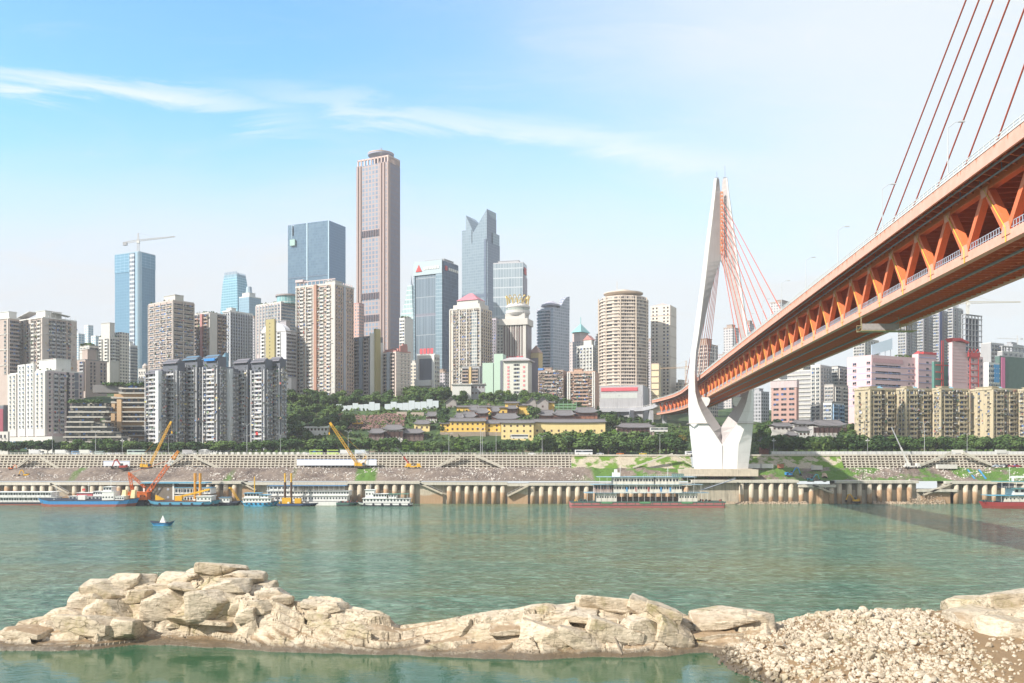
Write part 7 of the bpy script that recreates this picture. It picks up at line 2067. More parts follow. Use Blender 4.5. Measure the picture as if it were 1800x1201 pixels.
house('white construction huts in a row on the slope left of the yellow crane', 526, 576, 752, 758.5, 655, 5, .4, WHITE, 8, 1, 'shed', hip=False, flare=0, roofm=WHITE, name='shed')
house('small pale shed with a red roof next to the grey hoarding', 578, 600, 730, 737, 690, 6, .8, WHITE, 3, 1, 'shed', hip=False, flare=0, roofm=PINKR, name='shed')
for i, (a, b_) in enumerate(((581, 668), (676, 771))):
    Z = 716; x0 = sx(a, Z); x1 = sx(b_, Z); t = thing('hoarding', ('pale blue grey construction hoarding on the hillside, left run', 'pale blue grey construction hoarding on the hillside, right run')[i], 'hoarding', (x0, Z, 0)); n = 9; w_ = (x1 - x0) / n
    for k in range(n):
        zz = zg1(x0 + w_ * (k + .5), Z) + 0; zt_ = sz(722 - 6.5 * (k / n + i) + (0 if not i else 2), Z); hh = 3.2 + (1.4 if k % 3 == 1 else 0); mb = MB(); mb.box(w_ * k + .05, w_ * (k + 1) - .05, 0, .2, min(zt_ - 1, zz - 1), zt_ + hh); mb.build('panel', paint((.60, .66, .70), .6, .08), t)
for (a, b_, y0, y1) in ((697, 715, 724, 734), (722, 745, 725, 734)):
    Z = 690; t = thing('stone_wall', 'pale stone retaining wall in the grass below the hoarding, %s' % ('left piece' if a < 700 else 'right piece'), 'wall', (sx(a, Z), Z, sz(y1, Z))); mb = MB(); mb.box(0, sx(b_, Z) - sx(a, Z), 0, 2, -4, sz(y0, Z) - sz(y1, Z)); mb.build('masonry', paint((.46, .38, .32), .9, .3, .8), t)
t = thing('sports_fence', 'green net sports fence on the terrace behind the temple', 'fence', (sx(975, 700), 705, sz(722, 700))); mb = MB(); w_ = 17
for z in (0.5, 2.5, 4.5): mb.box(0, w_, 0, .3, z, z + 1.2)
mb.build('netting', paint((.18, .34, .18), .8, .2), t); mb = MB(); [mb.box(x, x + .3, -.1, .2, -3, 7.5) for x in np.linspace(0, w_, 6)]; mb.build('post', paint((.3, .4, .33)), t)

# ------------------------------------------------------------------ trees
def crown_mesh(seed, R_, H_, n, s, mat, flat=.75):
    rr = np.random.default_rng(seed); nb = 9
    c = rr.normal(size=(nb, 3)); c /= np.linalg.norm(c, axis=1)[:, None]; c *= (rr.uniform(.35, .72, nb) * R_)[:, None]; c[:, 2] *= flat; rb = rr.uniform(.34, .58, nb) * R_
    k = rr.integers(0, nb, n); d = rr.normal(size=(n, 3)); d /= np.linalg.norm(d, axis=1)[:, None]
    P = c[k] + d * (rb[k] * rr.uniform(.55, 1.05, n))[:, None] * [1, 1, .85]; P[:, 2] += H_
    nrm = d + rr.normal(size=(n, 3)) * .55 + [0, 0, .35]; nrm /= np.linalg.norm(nrm, axis=1)[:, None]
    a = np.cross(nrm, rr.normal(size=(n, 3))); a /= np.linalg.norm(a, axis=1)[:, None]; b_ = np.cross(nrm, a)
    sz_ = (s * rr.uniform(.6, 1.3, n))[:, None]
    V = np.stack([P - a * sz_ - b_ * sz_ * .6, P + a * sz_ - b_ * sz_ * .5, P + a * sz_ * .6 + b_ * sz_, P - a * sz_ * .8 + b_ * sz_ * .7], 1).reshape(-1, 3)
    return npmesh('crown', V, np.arange(len(V)).reshape(-1, 4), mat)


BARK = paint((.14, .11, .085), .9)
TP = []
for k, (mt, fl, n) in enumerate(((LEAF, .7, 1500), (LEAF, .8, 1500), (LEAF, .6, 1500), (LEAFL, .7, 1300), (LEAFY, .7, 1100), (LEAF, .95, 1300))):
    t = thing('tree', 'tree', 'tree', (0, 0, -600)); c = crown_mesh(100 + k, 4.9, 6.3, n, .48, mt, fl + .15); c.parent = t
    mb = MB(); mb.tube((0, 0, -2.5), (.2, 0, 3.4), .32, 7, r2=.22); rr = random.Random(k)
    for j in range(5): a = j * 1.257 + rr.random(); q = Vector((.2, 0, 3.2)); e_ = q + Vector((math.cos(a) * 2.3, math.sin(a) * 2.3, 2.2 + rr.random() * 2)); mb.tube(q, e_, .15, 5, r2=.06); mb.tube(e_, e_ + Vector((math.cos(a + .6), math.sin(a + .6), 1.6)), .07, 4, r2=.03)
    mb.build('trunk', BARK, t); note_kids(t); TP.append(t)
used_t = [False] * len(TP)


def tree(k, x, y, z, s, label, group, wd=1.0):
    rz = random.uniform(0, 6.28); sc = (s * wd, s * wd, s)
    if not used_t[k]:
        o = TP[k]; o.location = (x, y, z); o.rotation_euler = (0, 0, rz); o.scale = sc; used_t[k] = True; o['label'] = label; o['group'] = group
    else: copy_tree(TP[k], (x, y, z), rz, sc, label, group)


def trow(a, b_, stp, Y, ytop, label, group, kinds=(0, 1, 2), wd=1.3, jit=6):
    px = a
    while px < b_:
        Yj = Y + random.uniform(-4, 4); x = sx(px, Yj); z = float(zg1(x, Yj)) if Y > 604 else 28.2; yt = ytop + random.uniform(-1, 1) * jit * .5
        s = max(.5, (sz(yt, Yj) - z) / 10.9); tree(random.choice(kinds), x, Yj, z, s, label, group, wd * random.uniform(.9, 1.15)); px += stp * random.uniform(.75, 1.25)


trow(-20, 258, 17, 597, 772, 'dark green street tree in the riverside row below the pink block and terraced building', 'street trees at the left end of the riverside road')
trow(262, 505, 17, 598, 774, 'dark green street tree in the riverside row below the dark balcony towers', 'street trees below the dark balcony towers')
trow(508, 690, 17, 598, 769, 'dark green street tree behind the yellow crane boom on the riverside road', 'street trees behind the yellow crane boom')
tree(3, sx(714, 596), 596, 28.2, 1.05, 'bright green tree standing alone in the riverside row below the teahouse', None, 1.2)
trow(735, 950, 17, 600, 772, 'dark green street tree in the riverside row below the yellow temple', 'street trees below the temple', (0, 1, 2, 3, 0))
trow(955, 1200, 15, 602, 762, 'green tree in the thick row left of the bridge pylon', 'trees left of the bridge pylon', (0, 3, 1, 2, 0), 1.25, 12)
trow(960, 1130, 22, 622, 752, 'light green feathery tree behind the row left of the pylon', 'light green trees in front of the temple right end', (3, 3, 0), 1.2, 10)
trow(1352, 1500, 16, 597, 763, 'round topped street tree right of the bridge pylon', 'street trees right of the pylon', (0, 1, 2))
trow(1500, 1830, 17, 597, 764, 'dark green street tree in front of the tan balcony blocks', 'street trees below the tan balcony blocks', (0, 1, 2))
tree(3, sx(1384, 598), 598, 28.2, .75, 'bright green round tree right of the red timber gate pavilion', None, 1.3)
for px, Y, s, lb in ((1105, 640, .95, 'yellow leaved tree in front of the grey viaduct'), (1188, 625, 1.15, 'yellow leaved tree touching the left side of the pylon')): tree(4, sx(px, Y), Y, zg1(sx(px, Y), Y), s, lb, None, 1.35)


def tarea(poly, n, label, group, kinds, s0, s1, wd=1.1):
    k = 0; tr = 0
    while k < n and tr < 4000:
        tr += 1; px = random.uniform(poly[0], poly[1]); Y = random.uniform(poly[2], poly[3]); x = sx(px, Y); s = random.uniform(s0, s1)
        tree(random.choice(kinds), x, Y, zg1(x, Y) - .5, s, label, group, wd); k += 1


tarea((505, 620, 640, 700), 22, 'dark tree in the thicket on the hillside right of the dark balcony towers', 'thicket right of the dark balcony towers', (0, 1, 2), .7, 1.2)
tarea((510, 700, 722, 738), 22, 'dark tree at the foot of the peach tower above the hoarding', 'trees between the peach tower and the hoarding', (0, 1, 2, 5), .7, 1.15)
tarea((715, 800, 722, 775), 24, 'dark tree on the hillside below the dark grey glass tower', 'trees below the dark grey glass tower', (0, 1, 2), .8, 1.25)
tarea((800, 1000, 722, 745), 30, 'tree in the belt between the temple and the tower blocks behind it', 'trees between the temple and the tower blocks', (0, 1, 5, 3), .55, 1.0)
tarea((1000, 1170, 700, 760), 24, 'tree on the hill below the big round tower', 'trees below the big round tower', (0, 1, 2), .7, 1.15)
tarea((1035, 1150, 770, 806), 16, 'tree before the grey shopping podium of the round tower', 'trees before the shopping podium', (0, 1, 2), .7, 1.1)
tarea((770, 790, 650, 672), 4, 'dark tree beside the left end of the yellow temple', 'dark trees at the left end of the temple', (0, 5), .9, 1.2)
tree(0, sx(938, 682), 682, zg1(sx(938, 682), 682) + 3, .95, 'dark round tree in the middle of the temple roofs', None, 1.4)
tarea((1070, 1200, 625, 690), 22, 'tree on the slope under the grey viaduct', 'trees under the grey viaduct', (0, 1, 3), .6, .95)
tarea((1255, 1300, 650, 700), 9, 'tree seen through the opening of the pylon', 'trees seen through the pylon', (0, 1, 3), .7, 1.0)
tarea((1322, 1500, 640, 730), 46, 'tree on the slope below the bridge right of the pylon', 'trees on the slope right of the pylon', (0, 1, 2, 5), .7, 1.15)
tarea((1468, 1502, 640, 665), 5, 'dark tree against the left wall of the leftmost tan block', 'dark trees beside the leftmost tan block', (0, 1), 1.0, 1.4)
tarea((148, 180, 640, 700), 8, 'dark tree between the pink block and the terraced building', 'dark trees left of the terraced building', (0, 1), .8, 1.2)

# bushes, creepers and grass over the hillside
nU = 26000
ux = rng.uniform(-300, 380, nU); uy = rng.uniform(606, 775, nU); uz = zg(ux, uy)
P = np.stack([ux, uy, uz + rng.uniform(-.2, 1.6, nU)], -1); P = P[fbm(ux / 14, uy / 10, 201) > .44]; n = len(P)
a = rng.normal(size=(n, 3)); a /= np.linalg.norm(a, axis=1)[:, None]; b_ = np.cross(a, rng.normal(size=(n, 3))); b_ /= np.linalg.norm(b_, axis=1)[:, None]; s_ = rng.uniform(.5, 1.2, n)[:, None]
V = np.stack([P - a * s_ - b_ * s_, P + a * s_ - b_ * s_, P + a * s_ + b_ * s_, P - a * s_ + b_ * s_], 1).reshape(-1, 3)
tag(npmesh('undergrowth', V, np.arange(len(V)).reshape(-1, 4), leafmat('leaf_mixed', (.035, .075, .02), (.075, .13, .03), (.12, .17, .04))), kind='stuff', label='low green undergrowth covering the hillside', cat='undergrowth')
nR = 1800; rx = rng.uniform(sx(622, 690), sx(715, 690), nR); ry = rng.uniform(664, 694, nR)
P = np.stack([rx, ry, zg(rx, ry) + 1.2], -1); tag(scatter('rubble', P, .5 + 1.1 * rng.uniform(0, 1, nR) ** 2, [6, 7, 8, 9], paint((.30, .18, .16), .9, .35, .3)), kind='stuff', label='reddish demolition rubble spread above the teahouse', cat='rubble')

# ------------------------------------------------------------------ street furniture and vehicles
gl_ = lamp_proto(9.5, 1, 'street_lamp', 'tall lamp post with a cluster of white globes left of the yellow crawler crane', None, globes=True); gl_.location = (sx(215, 580), 580, 28.2)
copy_tree(gl_, (sx(1360, 578), 578, 28.2), 0, (1, 1, 1.0), 'tall lamp post with a cluster of white globes beside the red gate pavilion'); copy_tree(gl_, (sx(1525, 578), 578, 28.2), 0, (1, 1, 1.0), 'tall lamp post with a cluster of white globes in front of the leftmost tan block')
rl = lamp_proto(13, 1.8, 'street_lamp', 'slim lamp post among the riverside trees', 'slim lamp posts along the riverside road', two=True)
rl.location = (sx(92, 575), 575, 28.2); rl.scale = (1, 1, 1)
for px in (296, 434, 493, 612, 789, 848, 872, 953, 1160, 1625, 1700): copy_tree(rl, (sx(px, 577), 577, 28.2), 0, (1, 1, random.uniform(.85, 1.15)), 'slim lamp post among the riverside trees', 'slim lamp posts along the riverside road')
for px, y in ((168, 757), (434, 745), (1625, 742), (845, 752)):
    copy_tree(rl, (sx(px, 574), 574, 28.2), 0, (1.3, 1, (sz(y, 574) - 28.2) / 14), {168: 'tallest lamp mast in front of the terraced market building', 434: 'pale tall mast in front of the dark balcony towers', 1625: 'tall grey mast in front of the second tan balcony block', 845: 'tall mast with a banner before the bright yellow wall'}[px], None)


def vehicle(kind, px, label, col, Z=572, L=None, group=None, z=28.25, rz=0):
    t = thing(kind, label, kind.replace('_', ' '), (sx(px, Z), Z, z), rz, group); c = paint(col, .35, .05)
    L = L or {'car': 4.4, 'bus': 11, 'van': 5.2, 'truck': 8.5}[kind]; W_ = 1.8 if kind == 'car' else 2.4; h = {'car': .75, 'bus': 2.9, 'van': 2.1, 'truck': 2.9}[kind]; g0 = .35
    mb = MB()
    if kind == 'car':
        mb.box(-L / 2, L / 2, -W_ / 2, W_ / 2, g0, g0 + h); mb.build('body', c, t)
        mb = MB(); mb.pts([(-L * .36, -.8, g0 + h), (L * .28, -.8, g0 + h), (L * .28, .8, g0 + h), (-L * .36, .8, g0 + h), (-L * .24, -.7, g0 + h + .6), (L * .13, -.7, g0 + h + .6), (L * .13, .7, g0 + h + .6), (-L * .24, .7, g0 + h + .6)], QB); mb.build('cabin', GD, t)
        mb = MB(); mb.box(-L * .23, L * .12, -.68, .68, g0 + h + .6, g0 + h + .66); mb.build('roof', c, t)
    elif kind == 'truck':
        mb.box(-L / 2, L / 2 - 2.2, -W_ / 2, W_ / 2, g0 + .6, g0 + h); mb.build('cargo_box', c, t); mb = MB(); mb.box(L / 2 - 2.0, L / 2, -W_ / 2, W_ / 2, g0, g0 + 2.2); mb.box(-L / 2, L / 2 - 2, -.9, .9, g0, g0 + .6); mb.build('cab', WHITE, t)
        mb = MB(); mb.box(L / 2 - 1.6, L / 2 + .02, -W_ / 2 - .02, W_ / 2 + .02, g0 + 1.2, g0 + 1.9); mb.build('window', GD, t)
    else:
        mb.box(-L / 2, L / 2, -W_ / 2, W_ / 2, g0, g0 + h); mb.build('body', c, t); mb = MB(); mb.box(-L / 2 + .5, L / 2 + .02, -W_ / 2 - .03, W_ / 2 + .03, g0 + h * .48, g0 + h * .82); mb.build('window', GD, t)
    for x in (-L * .32, L * .32):
        for y in (-W_ / 2, W_ / 2 - .2): mb = MB(); mb.tube((x, y, .42), (x, y + .2, .42), .42, 10); mb.build('wheel', paint((.03, .03, .03), .8), t)
    return t


for k, px, lb, c in (('truck', 64, 'white truck on the embankment at the left end', (.7, .7, .7)), ('truck', 110, 'white box truck left of the globe lamp', (.75, .75, .73)), ('van', 134, 'blue and white van beside the white box truck', (.2, .35, .55)), ('truck', 152, 'large cream box truck below the terraced building', (.72, .72, .66)),
                     ('van', 175, 'pale green van next to the cream truck', (.4, .5, .46)), ('car', 192, 'white car left of the globe lamp post', (.75, .75, .75)), ('car', 206, 'silver car beside the globe lamp post', (.5, .5, .52)), ('bus', 240, 'pale green bus between the globe lamp and the crawler crane boom', (.5, .62, .55)),
                     ('truck', 333, 'grey truck above the peak of the left stairs', (.45, .44, .45)), ('bus', 560, 'lime green bus behind the yellow crane, left one', (.42, .60, .10)), ('bus', 565 + 18, 'lime green bus behind the yellow crane, right one', (.50, .66, .12)), ('truck', 607, 'white truck just left of the crane boom', (.72, .72, .72)),
                     ('truck', 636, 'white truck with a blue patch right of the crane boom', (.6, .66, .72)), ('car', 538, 'white car left of the lime green buses', (.8, .8, .8)), ('car', 935, 'white car on the embankment below the temple', (.8, .8, .8)), ('bus', 1026, 'white bus above the green creeper wall', (.78, .78, .78)),
                     ('car', 1055, 'silver car right of the white bus', (.6, .6, .62)), ('car', 1090, 'orange car on the embankment left of the pylon', (.6, .2, .05)), ('car', 1130, 'yellow car on the embankment left of the pylon', (.7, .5, .06)), ('van', 1212, 'white van at the left foot of the pylon', (.8, .8, .8)), ('truck', 1686, 'white box container truck above the stair peak on the right bank', (.72, .70, .64)), ('truck', 1762, 'pale box truck near the right edge of the embankment', (.62, .62, .58))):
    vehicle(k, px, lb, c)
vehicle('bus', 913, 'white coach on the road above the trees below the temple', (.72, .70, .66), 625, 12, z=sz(772, 625)); vehicle('bus', 1158, 'white coach on the upper road left of the pylon', (.75, .75, .72), 628, 12, z=sz(760, 628))
t = vehicle('truck', 362, 'white concrete mixer truck with a pale drum on the embankment', (.3, .3, .3)); mb = MB(); mb.tube((-3.5, 0, 2.6), (0, 0, 2.3), .8, 10, r2=1.4); mb.tube((0, 0, 2.3), (2, 0, 2.2), 1.4, 10, r2=.9); mb.build('mixer_drum', WHITE, t)
for i in range(16):
    px = 377 + 10.5 * i; t = thing('barrier_block', 'white barrier block in the row along the embankment edge', 'barrier', (sx(px, 566), 566, 28.6), 0, 'white barrier blocks along the embankment'); mb = MB(); mb.box(-.9, .9, -.5, .5, 0, 1.15); mb.box(-.7, .7, -.35, .35, 1.15, 1.45); mb.build('block', WHITE, t)
for i, (a, b_) in enumerate(((1356, 1400), (1400, 1442), (1442, 1490), (1490, 1560), (1560, 1640), (1640, 1680), (1700, 1750), (1772, 1830))):
    t = thing('site_fence', 'white site fence panel run number along the right embankment', 'fence', (sx(a, 567), 567, 28.2)); t['label'] = 'white site fence on the right embankment, ' + ('run starting at the globe lamp', 'run below the white house with the grand roof', 'run left of the tan balcony blocks', 'run below the leftmost tan block', 'run behind the white crane boom', 'run below the third tan block', 'run right of the white container truck', 'run at the right edge')[i]
    mb = MB(); w_ = sx(b_, 567) - sx(a, 567); mb.box(0, w_, 0, .15, 0, 2.3); mb.build('panel', paint((.66, .66, .64), .6, .1), t); mb = MB(); [mb.box(x - .08, x + .08, -.08, 0, 0, 2.4) for x in np.arange(0, w_, 3)]; mb.build('post', GREYC, t)


# cranes and diggers
YC = paint((.72, .40, .03), .45, .1); OR = paint((.70, .16, .03), .45, .1); RC = paint((.40, .05, .04), .5, .15)


def crawler(label, px, y, Z, tipx, tipy, col=YC, w=1.1, tipcol=None, sg=1, hull=1.0):
    """crawler crane: tracks, house, lattice boom, A-frame, hook line"""
    x = sx(px, Z); z = sz(y, Z); t = thing('crawler_crane', label, 'crane', (x, Z, z))
    for yy in (-1.7, 1.1): mb = MB(); mb.box(-3.2, 3.2, yy, yy + .7, 0, .9); mb.build('track', DARK, t)
    mb = MB(); mb.box(-3.6 * 1, 2.6, -1.4, 1.3, .9, 2.6); mb.box(-3.6, -2.2, -1.6, 1.6, 1.0, 3.0); mb.build('house', col, t)
    mb = MB(); mb.box(1.2, 2.7, -1.7, -.6, 1.2, 3.0); mb.build('cab', GD, t)
    tip = Vector((sx(tipx, Z) - x, 0, sz(tipy, Z) - z)); bx = Vector((1.8 * (1 if tip.x > 0 else -1), 0, 1.8))
    mid = bx.lerp(tip, .93); mb = MB(); mb.lattice(bx, mid, w, w * 1.1, .12, w2=w * .9); mb.build('boom', col, t); mb = MB(); mb.beam(mid, tip, w, w * .8, up=(0, 1, 0)); mb.build('boom_tip', tipcol or col, t)
    s_ = -1 if tip.x > 0 else 1; af = Vector((s_ * 3.4, 0, 7.0)); mb = MB(); mb.tube((s_ * 3, 0, 2.5), af, .14, 5); mb.tube(bx, af, .14, 5); mb.tube(af, mid, .05, 4); mb.build('a_frame', col, t)
    mb = MB(); hk = tip + Vector((.4 * (1 if tip.x > 0 else -1), 0, -1)); mb.tube(tip, hk + Vector((0, 0, -5)), .05, 4); mb.box(hk.x - .4, hk.x + .4, -.3, .3, hk.z - 6.4, hk.z - 5); mb.build('hook', col, t)
    return t


crawler('yellow crawler crane with a long lattice boom leaning right at the left end', 258, 824, 556, 301, 741)
crawler('yellow crawler crane in the middle with its lattice boom leaning left', 634, 822, 557, 580, 743, sg=-1, w=1.4)


def truck_crane(label, px, y, Z, tx, ty, c1, c2, sg=1):
    x = sx(px, Z); z = sz(y, Z); t = thing('truck_crane', label, 'crane', (x, Z, z)); mb = MB(); mb.box(-5, 5, -1.2, 1.2, .7, 1.5); mb.box(3.4 * sg - 1, 3.4 * sg + 1, -1.2, 1.2, 1.5, 3.0); mb.build('chassis', c1, t)
    for xx in (-4, -2.4, 2, 3.8): mb = MB(); mb.tube((xx, -1.3, .55), (xx, -.9, .55), .55, 10); mb.build('wheel', DARK, t)
    tip = Vector((sx(tx, Z) - x, 0, sz(ty, Z) - z)); b0 = Vector((-2.2 * sg, 0, 2.4)); q = b0.lerp(tip, .45); mb = MB(); mb.box(-2.8 * sg - 1.2, -2.8 * sg + 1.6, -1.1, 1.1, 1.5, 3.0); mb.build('turret', c1, t)
    mb = MB(); mb.beam(b0, q, .8, .9, up=(0, 1, 0)); mb.build('boom', c2, t); mb = MB(); mb.beam(q, tip, .5, .55, up=(0, 1, 0)); mb.build('boom_extension', paint((.06, .06, .07), .5) if c2 != WHITE else paint((.5, .5, .52), .4), t)
    return t


truck_crane('truck mounted crane with a red and black telescopic boom below the teahouse', 726, 823.5, 557, 697, 786, YC, RC)
truck_crane('white truck crane with a long pale telescopic boom in front of the tan blocks', 1603, 823, 557, 1567, 751, WHITE, WHITE)


def digger(label, px, y, Z, col, sg=1, s=1.0):
    t = thing('excavator', label, 'excavator', (sx(px, Z), Z, sz(y, Z))); t.scale = (s, s, s)
    for yy in (-1.3, .7): mb = MB(); mb.box(-2, 2, yy, yy + .6, 0, .8); mb.build('track', DARK, t)
    mb = MB(); mb.box(-1.9 * 1, 1.2, -1.2, 1.2, .9, 2.0); mb.box(-2.1 * sg - .3, -1.2 * sg + .3, -1.2, 1.2, 1.0, 2.4); mb.build('house', col, t); mb = MB(); mb.box(.1 * sg, 1.3 * sg, -1.2, -.1, 1.9, 3.1); mb.build('cab', GD, t)
    mb = MB(); mb.beam((1.2 * sg, 0, 1.6), (3.4 * sg, 0, 5.0), .5, .6, up=(0, 1, 0)); mb.beam((3.4 * sg, 0, 5.0), (4.8 * sg, 0, 4.6), .5, .55, up=(0, 1, 0)); mb.build('boom', col, t)
    mb = MB(); mb.beam((4.6 * sg, 0, 4.9), (5.8 * sg, 0, 1.6), .4, .45, up=(0, 1, 0)); mb.build('arm', col, t); mb = MB(); mb.prism([(5.2 * sg, -.5), (6.6 * sg, -.5), (6.6 * sg, .5), (5.2 * sg, .5)], .5, 1.7, top=[(5.5 * sg, -.5), (6.3 * sg, -.5), (6.3 * sg, .5), (5.5 * sg, .5)]); mb.build('bucket', DARK, t)
    return t


digger('dark red excavator working before the short white hoarding', 217, 825, 553, RC, -1, 1.15); digger('small yellow excavator on the rubble slope at the left', 47, 838, 546, YC, -1, .8); digger('orange excavator at the foot of the lattice wall at the left', 20, 826, 556, OR, 1, .6)
digger('yellow excavator on the demolition rubble, left one of the pair', 624, 748, 672, YC, -1, 1.0); digger('yellow excavator on the demolition rubble, right one of the pair', 633, 748, 674, YC, -1, 1.1); digger('yellow excavator at the waterline below the rust brown columns', 1505, 884, 526.5, YC, -1, 1.0); digger('turquoise excavator among the creepers right of the pylon', 1425, 847, 540, paint((.08, .38, .45), .5), 1, .9)
digger('bright blue excavator with a raised arm right of the pylon', 1388, 838, 545, paint((.04, .25, .60), .5), 1, 1.1)
for lb, px, y, w_, c in (('white container hut right of the pylon foot, left one', 1325, 823, 7, (.75, .75, .73)), ('white container hut right of the pylon foot, right one', 1348, 823, 7, (.75, .75, .73)), ('rust red container beside the white huts', 1372, 823, 3.4, (.40, .15, .08)), ('long pale container below the green creeper wall', 1436, 826, 6, (.7, .66, .62)), ('white stack of boards below the right stairs', 1664, 824, 12, (.66, .64, .60))):
    t = thing('container', lb, 'container', (sx(px, 552), 552, sz(y, 552))); mb = MB(); mb.box(-w_ / 2, w_ / 2, -1.2, 1.2, 0, 2.5); mb.build('box', paint(c, .6, .1), t); mb = MB(); [mb.box(x - .06, x + .06, -1.27, -1.2, .1, 2.4) for x in np.arange(-w_ / 2 + .3, w_ / 2, .7)]; mb.box(-w_ / 2 - .05, w_ / 2 + .05, -1.25, 1.25, 2.5, 2.62); mb.build('ribs', paint(tuple(v * .8 for v in c), .6), t)
t = thing('steel_pipe', 'big rusty steel pipe lying open end forward on the slope right of the pylon', 'pipe', (sx(1449, 545), 545, sz(842, 545))); mb = MB(); mb.tube((-.6, -2.5, 0), (.8, 3, 1.8), 1.9, 18, cap=False); mb.tube((-.62, -2.52, 0), (.78, 3, 1.8), 1.7, 18, cap=False); mb.build('shell', paint((.50, .36, .24), .8, .2), t); mb = MB(); mb.tube((-.3, -1.6, .3), (-.2, -1.5, .33), 1.7, 18); mb.build('inside_shade', DARK, t)  # dark disc in the mouth stands in for the shade of the pipe
for i, px in enumerate((1710, 1730)): t = thing('slide_rail', 'blue steel chute on the grass at the right bank, %s' % ('left one', 'right one')[i], 'chute', (0, 0, 0)); mb = MB(); mb.beam((sx(px - 9, 552), 552, sz(826, 552)), (sx(px + 3, 540), 540, sz(842, 540)), .9, .5); mb.build('rail', paint((.04, .25, .50), .5), t)
for i, (px, c) in enumerate(((1752, (.45, .5, .6)), (1764, (.7, .7, .7)), (1772, (.45, .04, .05)), (1787, (.40, .04, .06)))): vehicle('car', px, ('silver car parked on the slope terrace at the right, leftmost', 'white car parked beside the silver one on the right slope terrace', 'dark red car parked on the right slope terrace', 'crimson car parked nearest the right edge')[i], c, 556, z=20.8)

# ------------------------------------------------------------------ boats
BW = paint((.78, .78, .76), .5, .08, .4, streak=.15); BB = paint((.05, .25, .55), .4, .12, .4, streak=.1); BRU = paint((.30, .10, .07), .7, .25, .5); BDK = paint((.03, .035, .05), .6, .2); LB = paint((.16, .40, .58), .5, .1); DG_ = paint((.07, .16, .13), .6, .2)
WDK = paint((.03, .04, .06), .3)


class Boat:
    def __init__(s, name, label, cat, px0, px1, ywl, Z, hull, h=1.8, bow=1, beam=8, boot=None, bowh=1.2, rake=2.5):
        s.x0 = sx(px0, Z); s.L = sx(px1, Z) - s.x0; s.Z = Z; s.t = thing(name, label, cat, (s.x0 + s.L / 2, Z, 0)); L = s.L; w = beam / 2; s.w = w
        def ring(z, f, dx): # outline of the hull, pointed where bow is set
            P = []
            n = 6
            xa = -L / 2 + (rake * f if bow in (-1, 2) else .3 * f); xb = L / 2 - (rake * f if bow in (1, 2) else .3 * f)
            pt = lambda x, k: (x, k)
            if bow in (-1, 2): P += [(xa, 0), (xa + w * .7, -w * .75), (xa + w * 1.6, -w)]
            else: P += [(xa, w * .8), (xa, -w * .8), (xa + .8, -w)]
            if bow in (1, 2): P += [(xb - w * 1.6, -w), (xb - w * .7, -w * .75), (xb, 0), (xb - w * .7, w * .75), (xb - w * 1.6, w)]
            else: P += [(xb - .8, -w), (xb, -w * .8), (xb, w * .8), (xb - .8, w)]
            if bow in (-1, 2): P += [(xa + w * 1.6, w), (xa + w * .7, w * .75)]
            else: P += [(xa + .8, w)]
            lift = lambda x: (bowh * max(0, (abs(x) / (L / 2) - .72) / .28) if ((x > 0 and bow in (1, 2)) or (x < 0 and bow in (-1, 2))) else 0)
            return [(x, y, z + lift(x) * (1 - f)) for x, y in P]
        mb = MB(); mb.loft([ring(h * .42, .55, 0), ring(h, 0, 0)]); mb.build('hull', hull, s.t)
        mb = MB(); mb.loft([ring(-.6, 1, 0), ring(h * .42, .55, 0)]); mb.build('boot_topping', boot or hull, s.t); s.h = h
        mb = MB(); mb.loft([ring(h, 0, 0), [(x, y, z + .12) for x, y, z in ring(h, 0, 0)]]); mb.build('rubbing_strake', BDK, s.t)
    def deck(s, f0, f1, z, h, mat=None, nw=0, wy=None, roof=None, ov=.5, posts=0, name='deckhouse', wz=.45, wh=.8, ww=.8, rail=False, door=0):
        L = s.L; a = -L / 2 + L * f0; b = -L / 2 + L * f1; w = wy or s.w * .8; p = None
        if mat: mb = MB(); mb.box(a, b, -w, w, z, z + h); p = mb.build(name, mat, s.t)
        if roof: mb = MB(); mb.box(a - ov, b + ov, -w - ov, w + ov, z + h, z + h + .22); mb.build('deck_roof', roof, s.t)
        if nw:
            me = win(ww, wh, False).mesh('window', [WDK, BW])
            for i in range(nw):
                o = bpy.data.objects.new('window', me); COL.objects.link(o); o.parent = p or s.t; o.location = (a + (b - a) * (i + .5) / nw, -w, z + h * wz)
        if posts: mb = MB(); [mb.box(x - .06, x + .06, -w - ov + .1, -w - ov + .22, z, z + h) for x in np.linspace(a, b, posts)]; mb.build('posts', BW, s.t)
        if rail:
            mb = MB(); [mb.box(x - .03, x + .03, -w - ov + .05, -w - ov + .1, z, z + 1.0) for x in np.arange(a, b, 1.2)]; mb.box(a, b, -w - ov + .05, -w - ov + .1, z + .5, z + .56); mb.box(a, b, -w - ov + .05, -w - ov + .1, z + 1, z + 1.07); mb.build('railing', BW, s.t)
        return p
    def mast(s, f, z, h, r=.12, mat=None, name='mast'): mb = MB(); x = -s.L / 2 + s.L * f; mb.tube((x, 0, z), (x, 0, z + h), r, 5); mb.beam((x - 1, 0, z + h * .7), (x + 1, 0, z + h * .7), .1, .1); mb.build(name, mat or BW, s.t)
    def junk(s, f0, f1, z, n, mats):
        for i in range(n):
            f = random.uniform(f0, f1); x = -s.L / 2 + s.L * f; q = random.uniform(.5, 1.3); mb = MB(); y = random.uniform(-s.w * .7, s.w * .3)
            if i % 2: mb.box(x, x + q, y, y + q, z, z + q * .8); mb.box(x + .1, x + q - .1, y + .1, y + q - .1, z + q * .8, z + q * .9)
            else: mb.tube((x, y, z), (x, y, z + q * .9), q * .35, 8)
            mb.build('deck_gear', mats[i % len(mats)], s.t)


